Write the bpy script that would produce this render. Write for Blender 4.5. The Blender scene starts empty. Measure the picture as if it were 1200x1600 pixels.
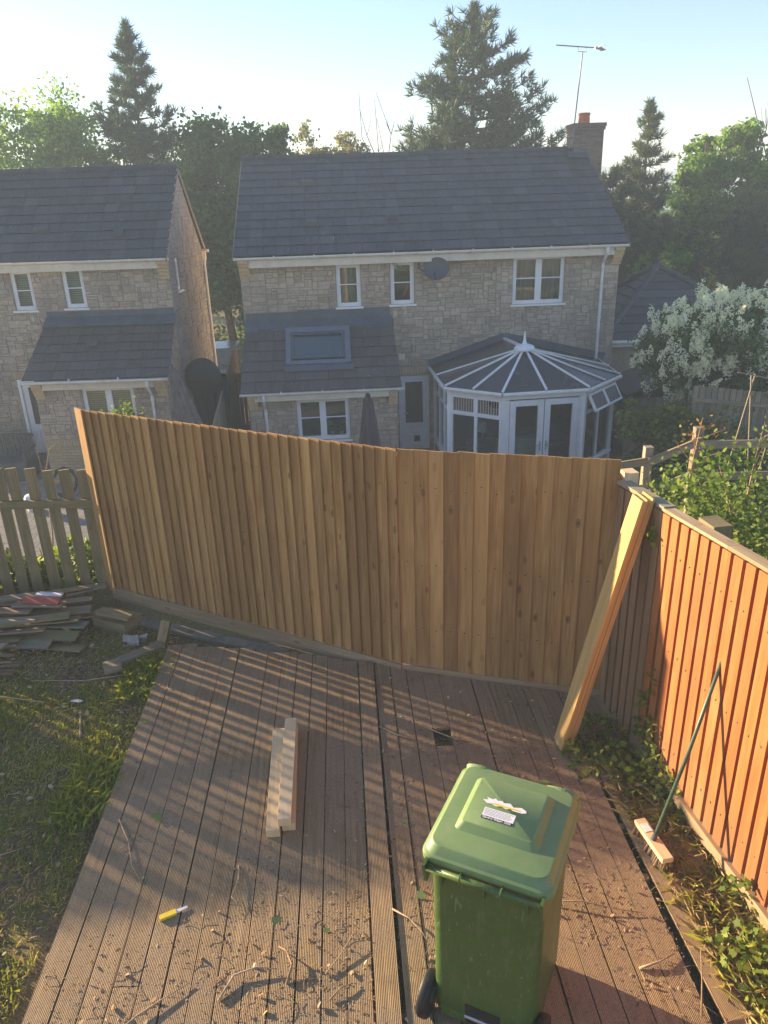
import bpy, math, random
import numpy as np
from mathutils import Vector, Matrix
rad = math.radians
random.seed(7)
RNG = np.random.default_rng(7)
C = bpy.context.scene.collection
S = bpy.context.scene

# ------------------------------------------------------------------ camera
cam_d = bpy.data.cameras.new("camera"); cam = bpy.data.objects.new("camera", cam_d); C.objects.link(cam)
S.camera = cam
PITCH, ROLL, FOC, CAMH = rad(22.6), rad(1.9), 1190.0, 4.0
fwd = Vector((0, math.cos(PITCH), -math.sin(PITCH)))
rgt = Vector((1, 0, 0)); upv = rgt.cross(fwd)
# image axes rolled about the view direction
X = rgt * math.cos(ROLL) + upv * math.sin(ROLL) * -1
X = (rgt * math.cos(ROLL) - upv * math.sin(ROLL))
Y = (upv * math.cos(ROLL) + rgt * math.sin(ROLL))
m = Matrix((X, Y, -fwd)).transposed().to_4x4(); m.translation = Vector((0, 0, CAMH))
cam.matrix_world = m
cam_d.sensor_fit = 'VERTICAL'; cam_d.sensor_height = 36.0; cam_d.lens = 36.0 * FOC / 1600.0
cam_d.clip_start = 0.05; cam_d.clip_end = 3000
S.render.resolution_x, S.render.resolution_y = 768, 1024

# ------------------------------------------------------------------ light
SUN_EL = 11.6                       # degrees above the horizon
LDIR = Vector((math.cos(rad(-31)), math.sin(rad(-31)), -math.tan(rad(SUN_EL)))).normalized()
w = bpy.data.worlds.new("World"); S.world = w; w.use_nodes = True
nt = w.node_tree; nt.nodes.clear()
sky = nt.nodes.new('ShaderNodeTexSky'); sky.sky_type = 'NISHITA'; sky.sun_disc = False
sky.sun_elevation = rad(SUN_EL)
az = math.atan2(-LDIR.x, -LDIR.y)   # clockwise from +Y
sky.sun_rotation = az
sky.air_density = 1.0; sky.dust_density = 0.3; sky.ozone_density = 2.2
bg = nt.nodes.new('ShaderNodeBackground'); bg.inputs[1].default_value = 0.076
wo = nt.nodes.new('ShaderNodeOutputWorld')
tint = nt.nodes.new('ShaderNodeMix'); tint.data_type = 'RGBA'; tint.blend_type = 'MULTIPLY'; tint.inputs[0].default_value = 1; tint.inputs[7].default_value = (1.0, .94, 1.03, 1)
nt.links.new(sky.outputs[0], tint.inputs[6]); nt.links.new(tint.outputs[2], bg.inputs[0]); nt.links.new(bg.outputs[0], wo.inputs[0])
sd = bpy.data.lights.new("sun", 'SUN'); sd.energy = 5.0; sd.angle = rad(0.65); sd.color = (1.0, 0.76, 0.47)
so = bpy.data.objects.new("sun", sd); C.objects.link(so)
so.rotation_euler = LDIR.to_track_quat('-Z', 'Y').to_euler()
S.view_settings.view_transform = 'Standard'; S.view_settings.look = 'None'
S.view_settings.gamma = 1.0; S.view_settings.use_curve_mapping = False
S.view_settings.exposure = 2.0
S.cycles.max_bounces = 8; S.cycles.transparent_max_bounces = 12

# ------------------------------------------------------------------ materials
class NT:
    def __init__(s, name):
        s.m = bpy.data.materials.new(name); s.m.use_nodes = True
        s.t = s.m.node_tree; s.t.nodes.clear()
        s.out = s.t.nodes.new('ShaderNodeOutputMaterial')
        s.b = s.t.nodes.new('ShaderNodeBsdfPrincipled'); s.l(s.b.outputs[0], s.out.inputs[0])
    def n(s, typ, **kw):
        x = s.t.nodes.new('ShaderNode' + typ)
        for k, v in kw.items(): setattr(x, k, v)
        return x
    def l(s, a, b): s.t.links.new(a, b)
    def put(s, sock, v):
        if isinstance(v, (int, float)): sock.default_value = v
        elif isinstance(v, tuple): sock.default_value = v if len(v) == 4 or sock.type == 'VECTOR' else (*v, 1)
        else: s.l(v, sock)
    def math(s, op, a, b=0.0, c=None, clamp=False):
        x = s.n('Math', operation=op); x.use_clamp = clamp
        s.put(x.inputs[0], a); s.put(x.inputs[1], b)
        if c is not None: s.put(x.inputs[2], c)
        return x.outputs[0]
    def mix(s, f, a, b, mode='MIX'):
        x = s.n('Mix', data_type='RGBA', blend_type=mode)
        s.put(x.inputs[0], f); s.put(x.inputs[6], a); s.put(x.inputs[7], b); return x.outputs[2]
    def noise(s, vec, scale=5, detail=4, rough=.55, dist=0):
        x = s.n('TexNoise'); x.inputs['Scale'].default_value = scale; x.inputs['Detail'].default_value = detail
        x.inputs['Roughness'].default_value = rough; x.inputs['Distortion'].default_value = dist
        if vec is not None: s.l(vec, x.inputs['Vector'])
        return x.outputs['Fac']
    def ramp(s, f, *stops):
        x = s.n('ValToRGB'); e = x.color_ramp.elements
        while len(e) < len(stops): e.new(0.5)
        for q, (p, c) in zip(e, stops): q.position = p; q.color = c if isinstance(c, tuple) and len(c) == 4 else ((*c, 1) if isinstance(c, tuple) else (c, c, c, 1))
        s.put(x.inputs[0], f); return x.outputs[0]
    def mapping(s, vec, scale):
        x = s.n('Mapping'); x.inputs['Scale'].default_value = scale; s.l(vec, x.inputs['Vector']); return x.outputs[0]
    def pos(s): return s.n('NewGeometry').outputs['Position']
    def obj(s): return s.n('TexCoord').outputs['Object']
    def uv(s): return s.n('UVMap').outputs[0]
    def attr(s, name='rnd'):
        x = s.n('Attribute'); x.attribute_name = name; return x.outputs['Fac']
    def bump(s, h, strength=.3, dist=.01):
        x = s.n('Bump'); x.inputs['Strength'].default_value = strength; x.inputs['Distance'].default_value = dist
        s.put(x.inputs['Height'], h); s.l(x.outputs[0], s.b.inputs['Normal']); return x
    def fin(s, col=None, rough=.7, spec=.5, metal=0):
        if col is not None: s.put(s.b.inputs['Base Color'], col)
        s.put(s.b.inputs['Roughness'], rough); s.b.inputs['Specular IOR Level'].default_value = spec
        s.b.inputs['Metallic'].default_value = metal; return s.m

def m_wood(name, a, b, dark, knots=.8, rough=.75, grain=22, var=.45, mottle=None, bumpd=.002):
    q = NT(name); uv = q.uv(); r = q.attr()
    sep = q.n('SeparateXYZ'); q.l(uv, sep.inputs[0])
    comb = q.n('CombineXYZ'); q.l(sep.outputs[0], comb.inputs[0]); q.l(sep.outputs[1], comb.inputs[1])
    q.l(q.math('MULTIPLY', r, 9.7), comb.inputs[2])
    g1 = q.noise(q.mapping(comb.outputs[0], (grain, 1.1, 1)), 1, 5, .6, .9)
    g2 = q.noise(q.mapping(comb.outputs[0], (grain * 5, 3, 1)), 1, 3, .6)
    col = q.mix(q.ramp(g1, (.38, 0.0), (.62, 1.0)), a, b)
    col = q.mix(q.math('MULTIPLY', q.ramp(g2, (.35, 1.0), (.6, 0.0)), .35), col, dark)
    low = q.noise(q.mapping(comb.outputs[0], (3, .9, 1)), 1, 3, .6)
    col = q.mix(q.ramp(low, (.3, .5), (.62, 0.0)), col, dark)
    # knots
    vo = q.n('TexVoronoi'); vo.inputs['Scale'].default_value = 1; vo.inputs['Randomness'].default_value = 1.0
    q.l(q.mapping(comb.outputs[0], (9, 4.2, 1)), vo.inputs['Vector'])
    vs = q.n('SeparateColor'); q.l(vo.outputs['Color'], vs.inputs[0]); gate = q.math('GREATER_THAN', vs.outputs[0], .52)
    kn = q.ramp(vo.outputs['Distance'], (.05, .95), (.10, .35), (.14, .6), (.20, 0.0))
    col = q.mix(q.math('MULTIPLY', q.math('MULTIPLY', kn, gate), knots), col, tuple(c * .45 for c in dark))
    col = q.mix(q.math('MULTIPLY', q.math('SUBTRACT', r, .35), var * 1.4, clamp=True), col, dark)
    col = q.mix(q.ramp(q.math('FRACT', q.math('MULTIPLY', r, 5.7)), (.62, 0.0), (.98, .3)), col, tuple(min(1, c * 1.3) for c in b))
    if 'orange stained' in name:
        sz = q.n('SeparateXYZ'); q.l(q.pos(), sz.inputs[0]); dn = q.noise(q.pos(), 6, 5, .7)
        sp_ = q.math('MULTIPLY', q.math('SUBTRACT', .62, sz.outputs[2], clamp=True), q.math('MULTIPLY', dn, 2.4), clamp=True)
        col = q.mix(q.math('MULTIPLY', sp_, .75), col, (.19, .12, .07))
        col = q.mix(q.ramp(q.noise(q.mapping(q.pos(), (5, 5, 1.2)), 1, 5, .7), (.54, 0.0), (.72, .35)), col, (.50, .28, .12))
    if mottle:
        mt = q.noise(q.pos(), 2.2, 5, .65); col = q.mix(q.ramp(mt, (.48, 0.0), (.68, .8)), col, mottle)
    q.bump(q.math('ADD', g2, g1), .5, bumpd)
    return q.fin(col, rough, .3)

def m_plain(name, col, rough=.5, spec=.5, metal=0, nz=.12, scale=6, bumpd=0, dirt=None, dirtamt=.5):
    q = NT(name); p = q.pos(); f = q.noise(p, scale, 5, .65)
    c = q.mix(q.ramp(f, (.3, 0.0), (.7, 1.0)), tuple(x * (1 - nz) for x in col), tuple(min(1, x * (1 + nz)) for x in col))
    if dirt:
        c = q.mix(q.math('MULTIPLY', q.ramp(q.noise(p, scale * .45, 6, .7), (.5, 0.0), (.75, 1.0)), dirtamt), c, dirt)
    if bumpd: q.bump(q.noise(p, scale * 4, 4), .6, bumpd)
    return q.fin(c, q.math('ADD', q.math('MULTIPLY', f, .2), rough - .1), spec, metal)

def m_leaf(name, a, b, c=None, trans=.45, rough=.6):
    q = NT(name); r = q.attr()
    col = q.ramp(r, (0, a), (.6, b), (1, c or b))
    q.fin(col, rough, .25)
    tr = q.n('BsdfTranslucent'); q.put(tr.inputs[0], q.mix(.5, col, q.mix(1.0, col, (1.5, 1.6, .6, 1), 'MULTIPLY')))
    mx = q.n('MixShader'); mx.inputs[0].default_value = trans
    q.l(q.b.outputs[0], mx.inputs[1]); q.l(tr.outputs[0], mx.inputs[2]); q.l(mx.outputs[0], q.out.inputs[0])
    return q.m

def m_stone(name, a, b, warm):
    q = NT(name); r = q.attr(); p = q.pos()
    f = q.noise(p, 14, 6, .7); g = q.noise(p, 1.1, 3, .6)
    col = q.mix(r, a, b)
    col = q.mix(q.ramp(q.math('FRACT', q.math('MULTIPLY', r, 7.31)), (.72, 0.0), (.95, .75)), col, warm)
    col = q.mix(q.math('MULTIPLY', q.ramp(f, (.35, 1.0), (.6, 0.0)), .45), col, tuple(x * .5 for x in a))
    col = q.mix(q.math('MULTIPLY', q.ramp(g, (.42, 0.0), (.66, 1.0)), .35), col, (.13, .115, .1))
    q.bump(q.noise(p, 30, 6, .75), .9, .02)
    return q.fin(col, .9, .2)

def m_brick(name, a, b, mortar, vertical=False, bw=.215, bh=.065):
    q = NT(name); br = q.n('TexBrick'); uv = q.uv()
    q.l(uv, br.inputs['Vector']); br.inputs['Scale'].default_value = 1
    br.inputs['Color1'].default_value = (*a, 1); br.inputs['Color2'].default_value = (*b, 1); br.inputs['Mortar'].default_value = (*mortar, 1)
    br.inputs['Brick Width'].default_value = bw + .01; br.inputs['Row Height'].default_value = bh + .01
    br.inputs['Mortar Size'].default_value = .008; br.offset = 0 if vertical else .5
    f = q.noise(q.pos(), 12, 5, .7)
    col = q.mix(q.math('MULTIPLY', q.ramp(f, (.35, 1.0), (.6, 0.0)), .4), br.outputs['Color'], tuple(x * .55 for x in a))
    q.bump(q.math('SUBTRACT', 1, br.outputs['Fac']), .8, .008)
    return q.fin(col, .9, .2)

def m_roof(name, a, b):
    q = NT(name); uv = q.uv(); br = q.n('TexBrick'); q.l(uv, br.inputs['Vector'])
    br.inputs['Scale'].default_value = 1; br.inputs['Brick Width'].default_value = .33; br.inputs['Row Height'].default_value = 50
    br.inputs['Mortar Size'].default_value = .006; br.offset = .0
    br.inputs['Color1'].default_value = (*a, 1); br.inputs['Color2'].default_value = (*b, 1); br.inputs['Mortar'].default_value = (.012, .012, .014, 1)
    f = q.noise(q.pos(), 3, 6, .7); r = q.attr()
    col = q.mix(q.math('MULTIPLY', r, .5), br.outputs['Color'], tuple(x * 1.5 for x in b))
    col = q.mix(q.ramp(f, (.45, 0.0), (.75, .55)), col, (.085, .085, .085))
    col = q.mix(q.ramp(q.noise(q.mapping(q.pos(), (1.2, 1.2, 5)), 1, 6, .75), (.52, 0.0), (.72, .6)), col, (.10, .105, .085))
    col = q.mix(q.math('MULTIPLY', q.math('GREATER_THAN', q.math('FRACT', q.math('MULTIPLY', r, 13.7)), .90), .45), col, (.11, .10, .10))
    sp = q.noise(q.pos(), 26, 2, .5)
    col = q.mix(q.ramp(sp, (.70, 0.0), (.74, .7)), col, (.4, .4, .37))
    q.bump(q.noise(q.pos(), 60, 3), .4, .004)
    return q.fin(col, .62, .45)

def m_glass(name, tint=(.75, .85, .85)):
    q = NT(name); q.t.nodes.remove(q.b)
    gl = q.n('BsdfGlossy'); gl.inputs['Roughness'].default_value = .015; gl.inputs[0].default_value = (1, 1, 1, 1)
    tr = q.n('BsdfTransparent'); tr.inputs[0].default_value = (*tint, 1)
    fr = q.n('Fresnel'); fr.inputs[0].default_value = 1.6
    mx = q.n('MixShader'); f = q.math('ADD', q.math('MULTIPLY', fr.outputs[0], .9), .03, clamp=True)
    q.l(f, mx.inputs[0]); q.l(tr.outputs[0], mx.inputs[1]); q.l(gl.outputs[0], mx.inputs[2]); q.l(mx.outputs[0], q.out.inputs[0])
    return q.m

def m_deck():
    q = NT('weathered decking'); uv = q.uv(); r = q.attr()
    sep = q.n('SeparateXYZ'); q.l(uv, sep.inputs[0]); p = q.pos()
    comb = q.n('CombineXYZ'); q.l(sep.outputs[0], comb.inputs[0]); q.l(sep.outputs[1], comb.inputs[1]); q.l(q.math('MULTIPLY', r, 9.7), comb.inputs[2])
    g = q.noise(q.mapping(comb.outputs[0], (40, 1.6, 1)), 1, 5, .65, .5)
    col = q.mix(q.ramp(g, (.3, 0.0), (.7, 1.0)), (.22, .14, .075), (.48, .335, .18))
    col = q.mix(q.math('MULTIPLY', r, .45), col, (.22, .16, .10))
    gro = q.math('SINE', q.math('MULTIPLY', sep.outputs[0], 2 * math.pi / .0095))
    gro01 = q.math('MULTIPLY_ADD', gro, .5, .5)
    soil = q.ramp(q.math('MULTIPLY_ADD', q.noise(p, 14, 4, .7), .35, q.math('MULTIPLY', q.noise(p, 1.5, 5, .6), .72)), (.455, 0.0), (.58, 1.0))
    col = q.mix(q.math('MULTIPLY', q.math('SUBTRACT', 1, gro01), q.math('MULTIPLY_ADD', soil, -.3, .42)), col, (.08, .052, .032))
    fine = q.noise(p, 90, 3, .7)
    col = q.mix(q.math('MULTIPLY', soil, .72), col, q.mix(q.ramp(fine, (.35, 0.0), (.65, 1.0)), (.19, .135, .085), (.36, .26, .165)))
    col = q.mix(q.ramp(q.noise(p, 5.5, 6, .7), (.56, 0.0), (.74, .5)), col, (.14, .095, .06))
    h = q.math('ADD', q.math('MULTIPLY', gro01, q.math('MULTIPLY_ADD', soil, -.6, 1)), q.math('MULTIPLY', fine, q.math('MULTIPLY_ADD', soil, .9, .2)))
    q.bump(h, .75, .0035)
    return q.fin(col, .85, .2)

def m_ground():
    q = NT('earth and moss'); p = q.pos()
    f = q.noise(p, 2.2, 6, .7); g = q.noise(p, 30, 5, .75)
    col = q.mix(q.ramp(g, (.35, 0.0), (.7, 1.0)), (.12, .082, .05), (.32, .225, .14))
    col = q.mix(q.ramp(f, (.4, 0.0), (.6, .9)), col, q.mix(g, (.13, .125, .032), (.25, .235, .06)))
    q.bump(g, 1.0, .03)
    return q.fin(col, .95, .1)

M = {}
M['fence'] = m_wood('new treated fence wood', (.41, .215, .070), (.58, .345, .13), (.20, .095, .032), 1.0, grain=16, var=.6)
M['fencebrown'] = m_wood('brown fence wood', (.30, .18, .09), (.42, .26, .14), (.15, .08, .04), .5)
M['orange'] = m_wood('orange stained fence wood', (.38, .125, .032), (.50, .19, .055), (.25, .075, .022), .35, grain=14, var=.4)
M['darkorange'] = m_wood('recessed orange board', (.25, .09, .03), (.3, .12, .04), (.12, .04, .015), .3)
M['old'] = m_wood('old green grey wood', (.26, .19, .095), (.38, .29, .16), (.15, .115, .05), .4, mottle=(.15, .14, .06))
M['grey'] = m_wood('grey weathered wood', (.26, .20, .135), (.40, .32, .225), (.15, .11, .07), .3, mottle=(.17, .19, .125))
M['splinter'] = m_wood('dry brown battens', (.26, .16, .10), (.42, .30, .20), (.14, .08, .05), .3, var=.7)
M['pale'] = m_wood('fresh pale timber', (.70, .52, .30), (.80, .62, .38), (.60, .40, .20), .25, grain=12, var=.1)
M['palegreen'] = m_wood('planed board wood', (.50, .30, .10), (.64, .41, .155), (.38, .21, .065), .5, grain=10, var=.2)
M['gravelboard'] = m_wood('gravel board', (.34, .24, .14), (.46, .34, .21), (.20, .13, .07), .9, grain=12)
M['sandboard'] = m_wood('sandy gravel board', (.36, .24, .14), (.46, .32, .2), (.25, .16, .09), .2)
M['deck'] = m_deck()
M['ground'] = m_ground()
M['stone'] = m_stone('reconstituted stone', (.42, .34, .265), (.58, .475, .375), (.62, .48, .34))
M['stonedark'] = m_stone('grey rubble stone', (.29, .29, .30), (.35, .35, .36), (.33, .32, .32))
M['mortar'] = m_plain('mortar', (.33, .28, .225), .95, .1, nz=.15, bumpd=.004)
M['brick'] = m_brick('buff brick', (.52, .40, .23), (.42, .31, .18), (.30, .26, .2))
M['soldier'] = m_brick('buff brick on end', (.52, .40, .23), (.44, .33, .19), (.30, .26, .2), True, .065, .215)
M['cbrick'] = m_brick('chimney brick', (.24, .17, .14), (.17, .125, .105), (.2, .18, .16))
M['corbel'] = m_plain('buff corbel brick', (.50, .37, .22), .9, .2, nz=.2, scale=9, bumpd=.004)
M['roof'] = m_roof('concrete roof tile', (.038, .039, .048), (.053, .053, .063))
M['roof2'] = m_roof('brown roof tile', (.062, .05, .048), (.085, .068, .062))
M['lead'] = m_plain('lead flashing', (.085, .095, .115), .55, .5, nz=.25, scale=3, bumpd=.01)
M['upvc'] = m_plain('white plastic frame', (.78, .78, .80), .35, .5, nz=.04, dirt=(.5, .47, .42), dirtamt=.35)
M['gutter'] = m_plain('white gutter', (.72, .70, .67), .45, .5, nz=.06, dirt=(.38, .33, .27), dirtamt=.6)
M['fascia'] = m_plain('cream fascia', (.66, .60, .50), .6, .4, nz=.07, dirt=(.36, .3, .24), dirtamt=.4)
M['glass'] = m_glass('window glass')
M['obscured'] = m_plain('obscured glass', (.07, .07, .075), .45, .3, nz=.3, scale=60)
M['darkroof'] = m_plain('grey roof glazing', (.055, .052, .055), .25, .6, nz=.1, scale=2)
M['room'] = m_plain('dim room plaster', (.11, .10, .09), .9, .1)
M['curtain'] = m_plain('pale net curtain', (.62, .60, .50), .9, .1, nz=.12, scale=9)
M['blind'] = m_plain('sage roller blind', (.55, .58, .50), .8, .1, nz=.06)
M['redcurt'] = None
M['darkmetal'] = m_plain('dark skylight metal', (.13, .15, .19), .4, .6, nz=.1)
M['silver'] = m_plain('aluminium', (.6, .6, .6), .35, .5, 1.0, nz=.1)
M['dish'] = m_plain('grey dish metal', (.07, .075, .085), .5, .5)
M['black'] = m_plain('black rubber', (.012, .012, .013), .55, .4, nz=.3)
M['terracotta'] = m_plain('terracotta', (.52, .17, .085), .8, .2)
M['concrete'] = m_plain('concrete', (.20, .18, .14), .9, .2, nz=.35, scale=7, bumpd=.004, dirt=(.16, .16, .12))
M['paving'] = m_brick('grey paving slabs', (.22, .21, .20), (.27, .26, .24), (.10, .095, .085), bw=.44, bh=.44)
M['road'] = m_plain('drive', (.28, .24, .21), .9, .2, nz=.15, scale=2)
M['fabric'] = m_plain('grey parasol canvas', (.085, .072, .082), .9, .1, nz=.2, scale=3)
M['tarp'] = m_plain('beige cover fabric', (.15, .125, .12), .9, .1, nz=.3)
M['bin'] = None
M['redpaint'] = m_plain('red painted wood', (.42, .10, .07), .7, .3, nz=.2, scale=20)
M['paper'] = m_plain('white paper', (.72, .72, .74), .8, .2, nz=.08, scale=30)
M['print'] = m_plain('grey print', (.34, .34, .36), .8, .2)
M['blackprint'] = m_plain('black print', (.03, .03, .035), .7, .3)
M['yellow'] = m_plain('yellow plastic', (.75, .56, .03), .4, .5, nz=.1, scale=40)
M['aerial'] = m_plain('dull aerial metal', (.17, .17, .18), .5, .5)
M['greenpole'] = m_plain('green coated metal', (.06, .11, .07), .4, .5, nz=.3, scale=20)
M['bark'] = m_plain('bark', (.13, .10, .075), .95, .1, nz=.4, scale=8, bumpd=.03)
M['barkpine'] = m_plain('pine bark', (.14, .11, .09), .95, .1, nz=.4, scale=6, bumpd=.03)
M['twig'] = m_plain('dry twig', (.30, .21, .13), .9, .1, nz=.35, scale=30)
M['paletwig'] = m_plain('pale dry stem', (.42, .31, .21), .9, .1, nz=.3, scale=30)
M['rock'] = m_plain('pale rubble', (.42, .38, .33), .9, .2, nz=.3, scale=30, bumpd=.004)
M['lf_dec'] = m_leaf('broad leaves', (.05, .105, .022), (.09, .17, .035), (.15, .24, .05))
M['lf_light'] = m_leaf('light spring leaves', (.09, .17, .022), (.17, .29, .04), (.26, .37, .06), .5)
M['lf_yellow'] = m_leaf('young yellow leaves', (.13, .13, .04), (.19, .18, .06), (.24, .22, .08), .5)
M['lf_pine'] = m_leaf('pine needles', (.035, .065, .035), (.06, .10, .048), (.09, .13, .055), .2)
M['lf_pine2'] = m_leaf('brownish pine needles', (.05, .075, .028), (.085, .11, .04), (.14, .145, .06), .25)
M['lf_ivy'] = m_leaf('ivy leaves', (.07, .12, .02), (.16, .23, .04), (.34, .38, .08), .42)
M['lf_laurel'] = m_leaf('laurel leaves', (.06, .09, .015), (.13, .165, .025), (.25, .27, .05), .35, .4)
M['lf_lilac'] = m_leaf('lilac leaves', (.035, .085, .022), (.06, .13, .03), (.09, .17, .04), .35)
M['lf_white'] = m_leaf('white blossom', (.70, .68, .56), (.84, .82, .70), (.88, .87, .78), .4)
M['grass'] = m_leaf('grass blades', (.17, .20, .025), (.34, .35, .05), (.58, .50, .12), .4)
M['straw'] = m_leaf('dry straw', (.36, .27, .13), (.50, .38, .19), (.62, .50, .28), .3)
M['dryleaf'] = m_leaf('dry leaves and chips', (.17, .09, .045), (.33, .22, .12), (.60, .48, .30), .2)
M['crumb'] = m_leaf('soil crumbs', (.15, .105, .066), (.25, .175, .115), (.38, .28, .18), 0.0, .95)
M['freshleaf'] = m_leaf('fallen green leaves', (.14, .22, .07), (.28, .36, .14), (.42, .44, .2), .3)
M['redleaf'] = m_leaf('reddish young leaves', (.20, .06, .03), (.30, .14, .05), (.32, .26, .07), .4)

def mk_redcurt():
    q = NT('pink striped curtain'); p = q.mapping(q.pos(), (22, 22, .6))
    f = q.noise(p, 1, 3, .6)
    return q.fin(q.ramp(f, (.3, (.34, .20, .17)), (.5, (.55, .42, .38)), (.65, (.5, .22, .2))), .9, .1)
M['redcurt'] = mk_redcurt()
def mk_bin():
    q = NT('green bin plastic'); p = q.pos()
    f = q.noise(p, 7, 5, .7); s_ = q.noise(q.mapping(p, (30, 30, 4)), 1, 4, .7)
    col = q.mix(q.ramp(f, (.3, 0.0), (.7, 1.0)), (.046, .092, .015), (.06, .12, .022))
    col = q.mix(q.ramp(s_, (.54, 0.0), (.74, .42)), col, (.16, .2, .12))
    sc_ = q.noise(q.mapping(p, (55, 55, 9)), 1, 2, .5, 1.5); col = q.mix(q.ramp(sc_, (.66, 0.0), (.70, .5)), col, (.22, .26, .17))
    col = q.mix(q.ramp(q.noise(p, 16, 5, .75), (.54, 0.0), (.70, .5)), col, (.16, .125, .08))
    q.bump(q.noise(p, 160, 2), .12, .002)
    return q.fin(col, q.math('MULTIPLY_ADD', f, .25, .28), .5)
M['bin'] = mk_bin()
def mk_lid():
    q = NT('green lid plastic'); p = q.pos(); f = q.noise(p, 6, 6, .7)
    col = q.mix(q.ramp(f, (.3, 0.0), (.7, 1.0)), (.15, .235, .085), (.185, .275, .11))
    col = q.mix(q.ramp(q.noise(p, 22, 5, .75), (.52, 0.0), (.70, .45)), col, (.27, .25, .17))
    col = q.mix(q.ramp(q.noise(p, 70, 4, .7), (.62, 0.0), (.70, .5)), col, (.10, .15, .07))
    q.bump(q.noise(p, 150, 2), .12, .002)
    return q.fin(col, q.math('MULTIPLY_ADD', f, .25, .32), .45)
M['lid'] = mk_lid()

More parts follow.
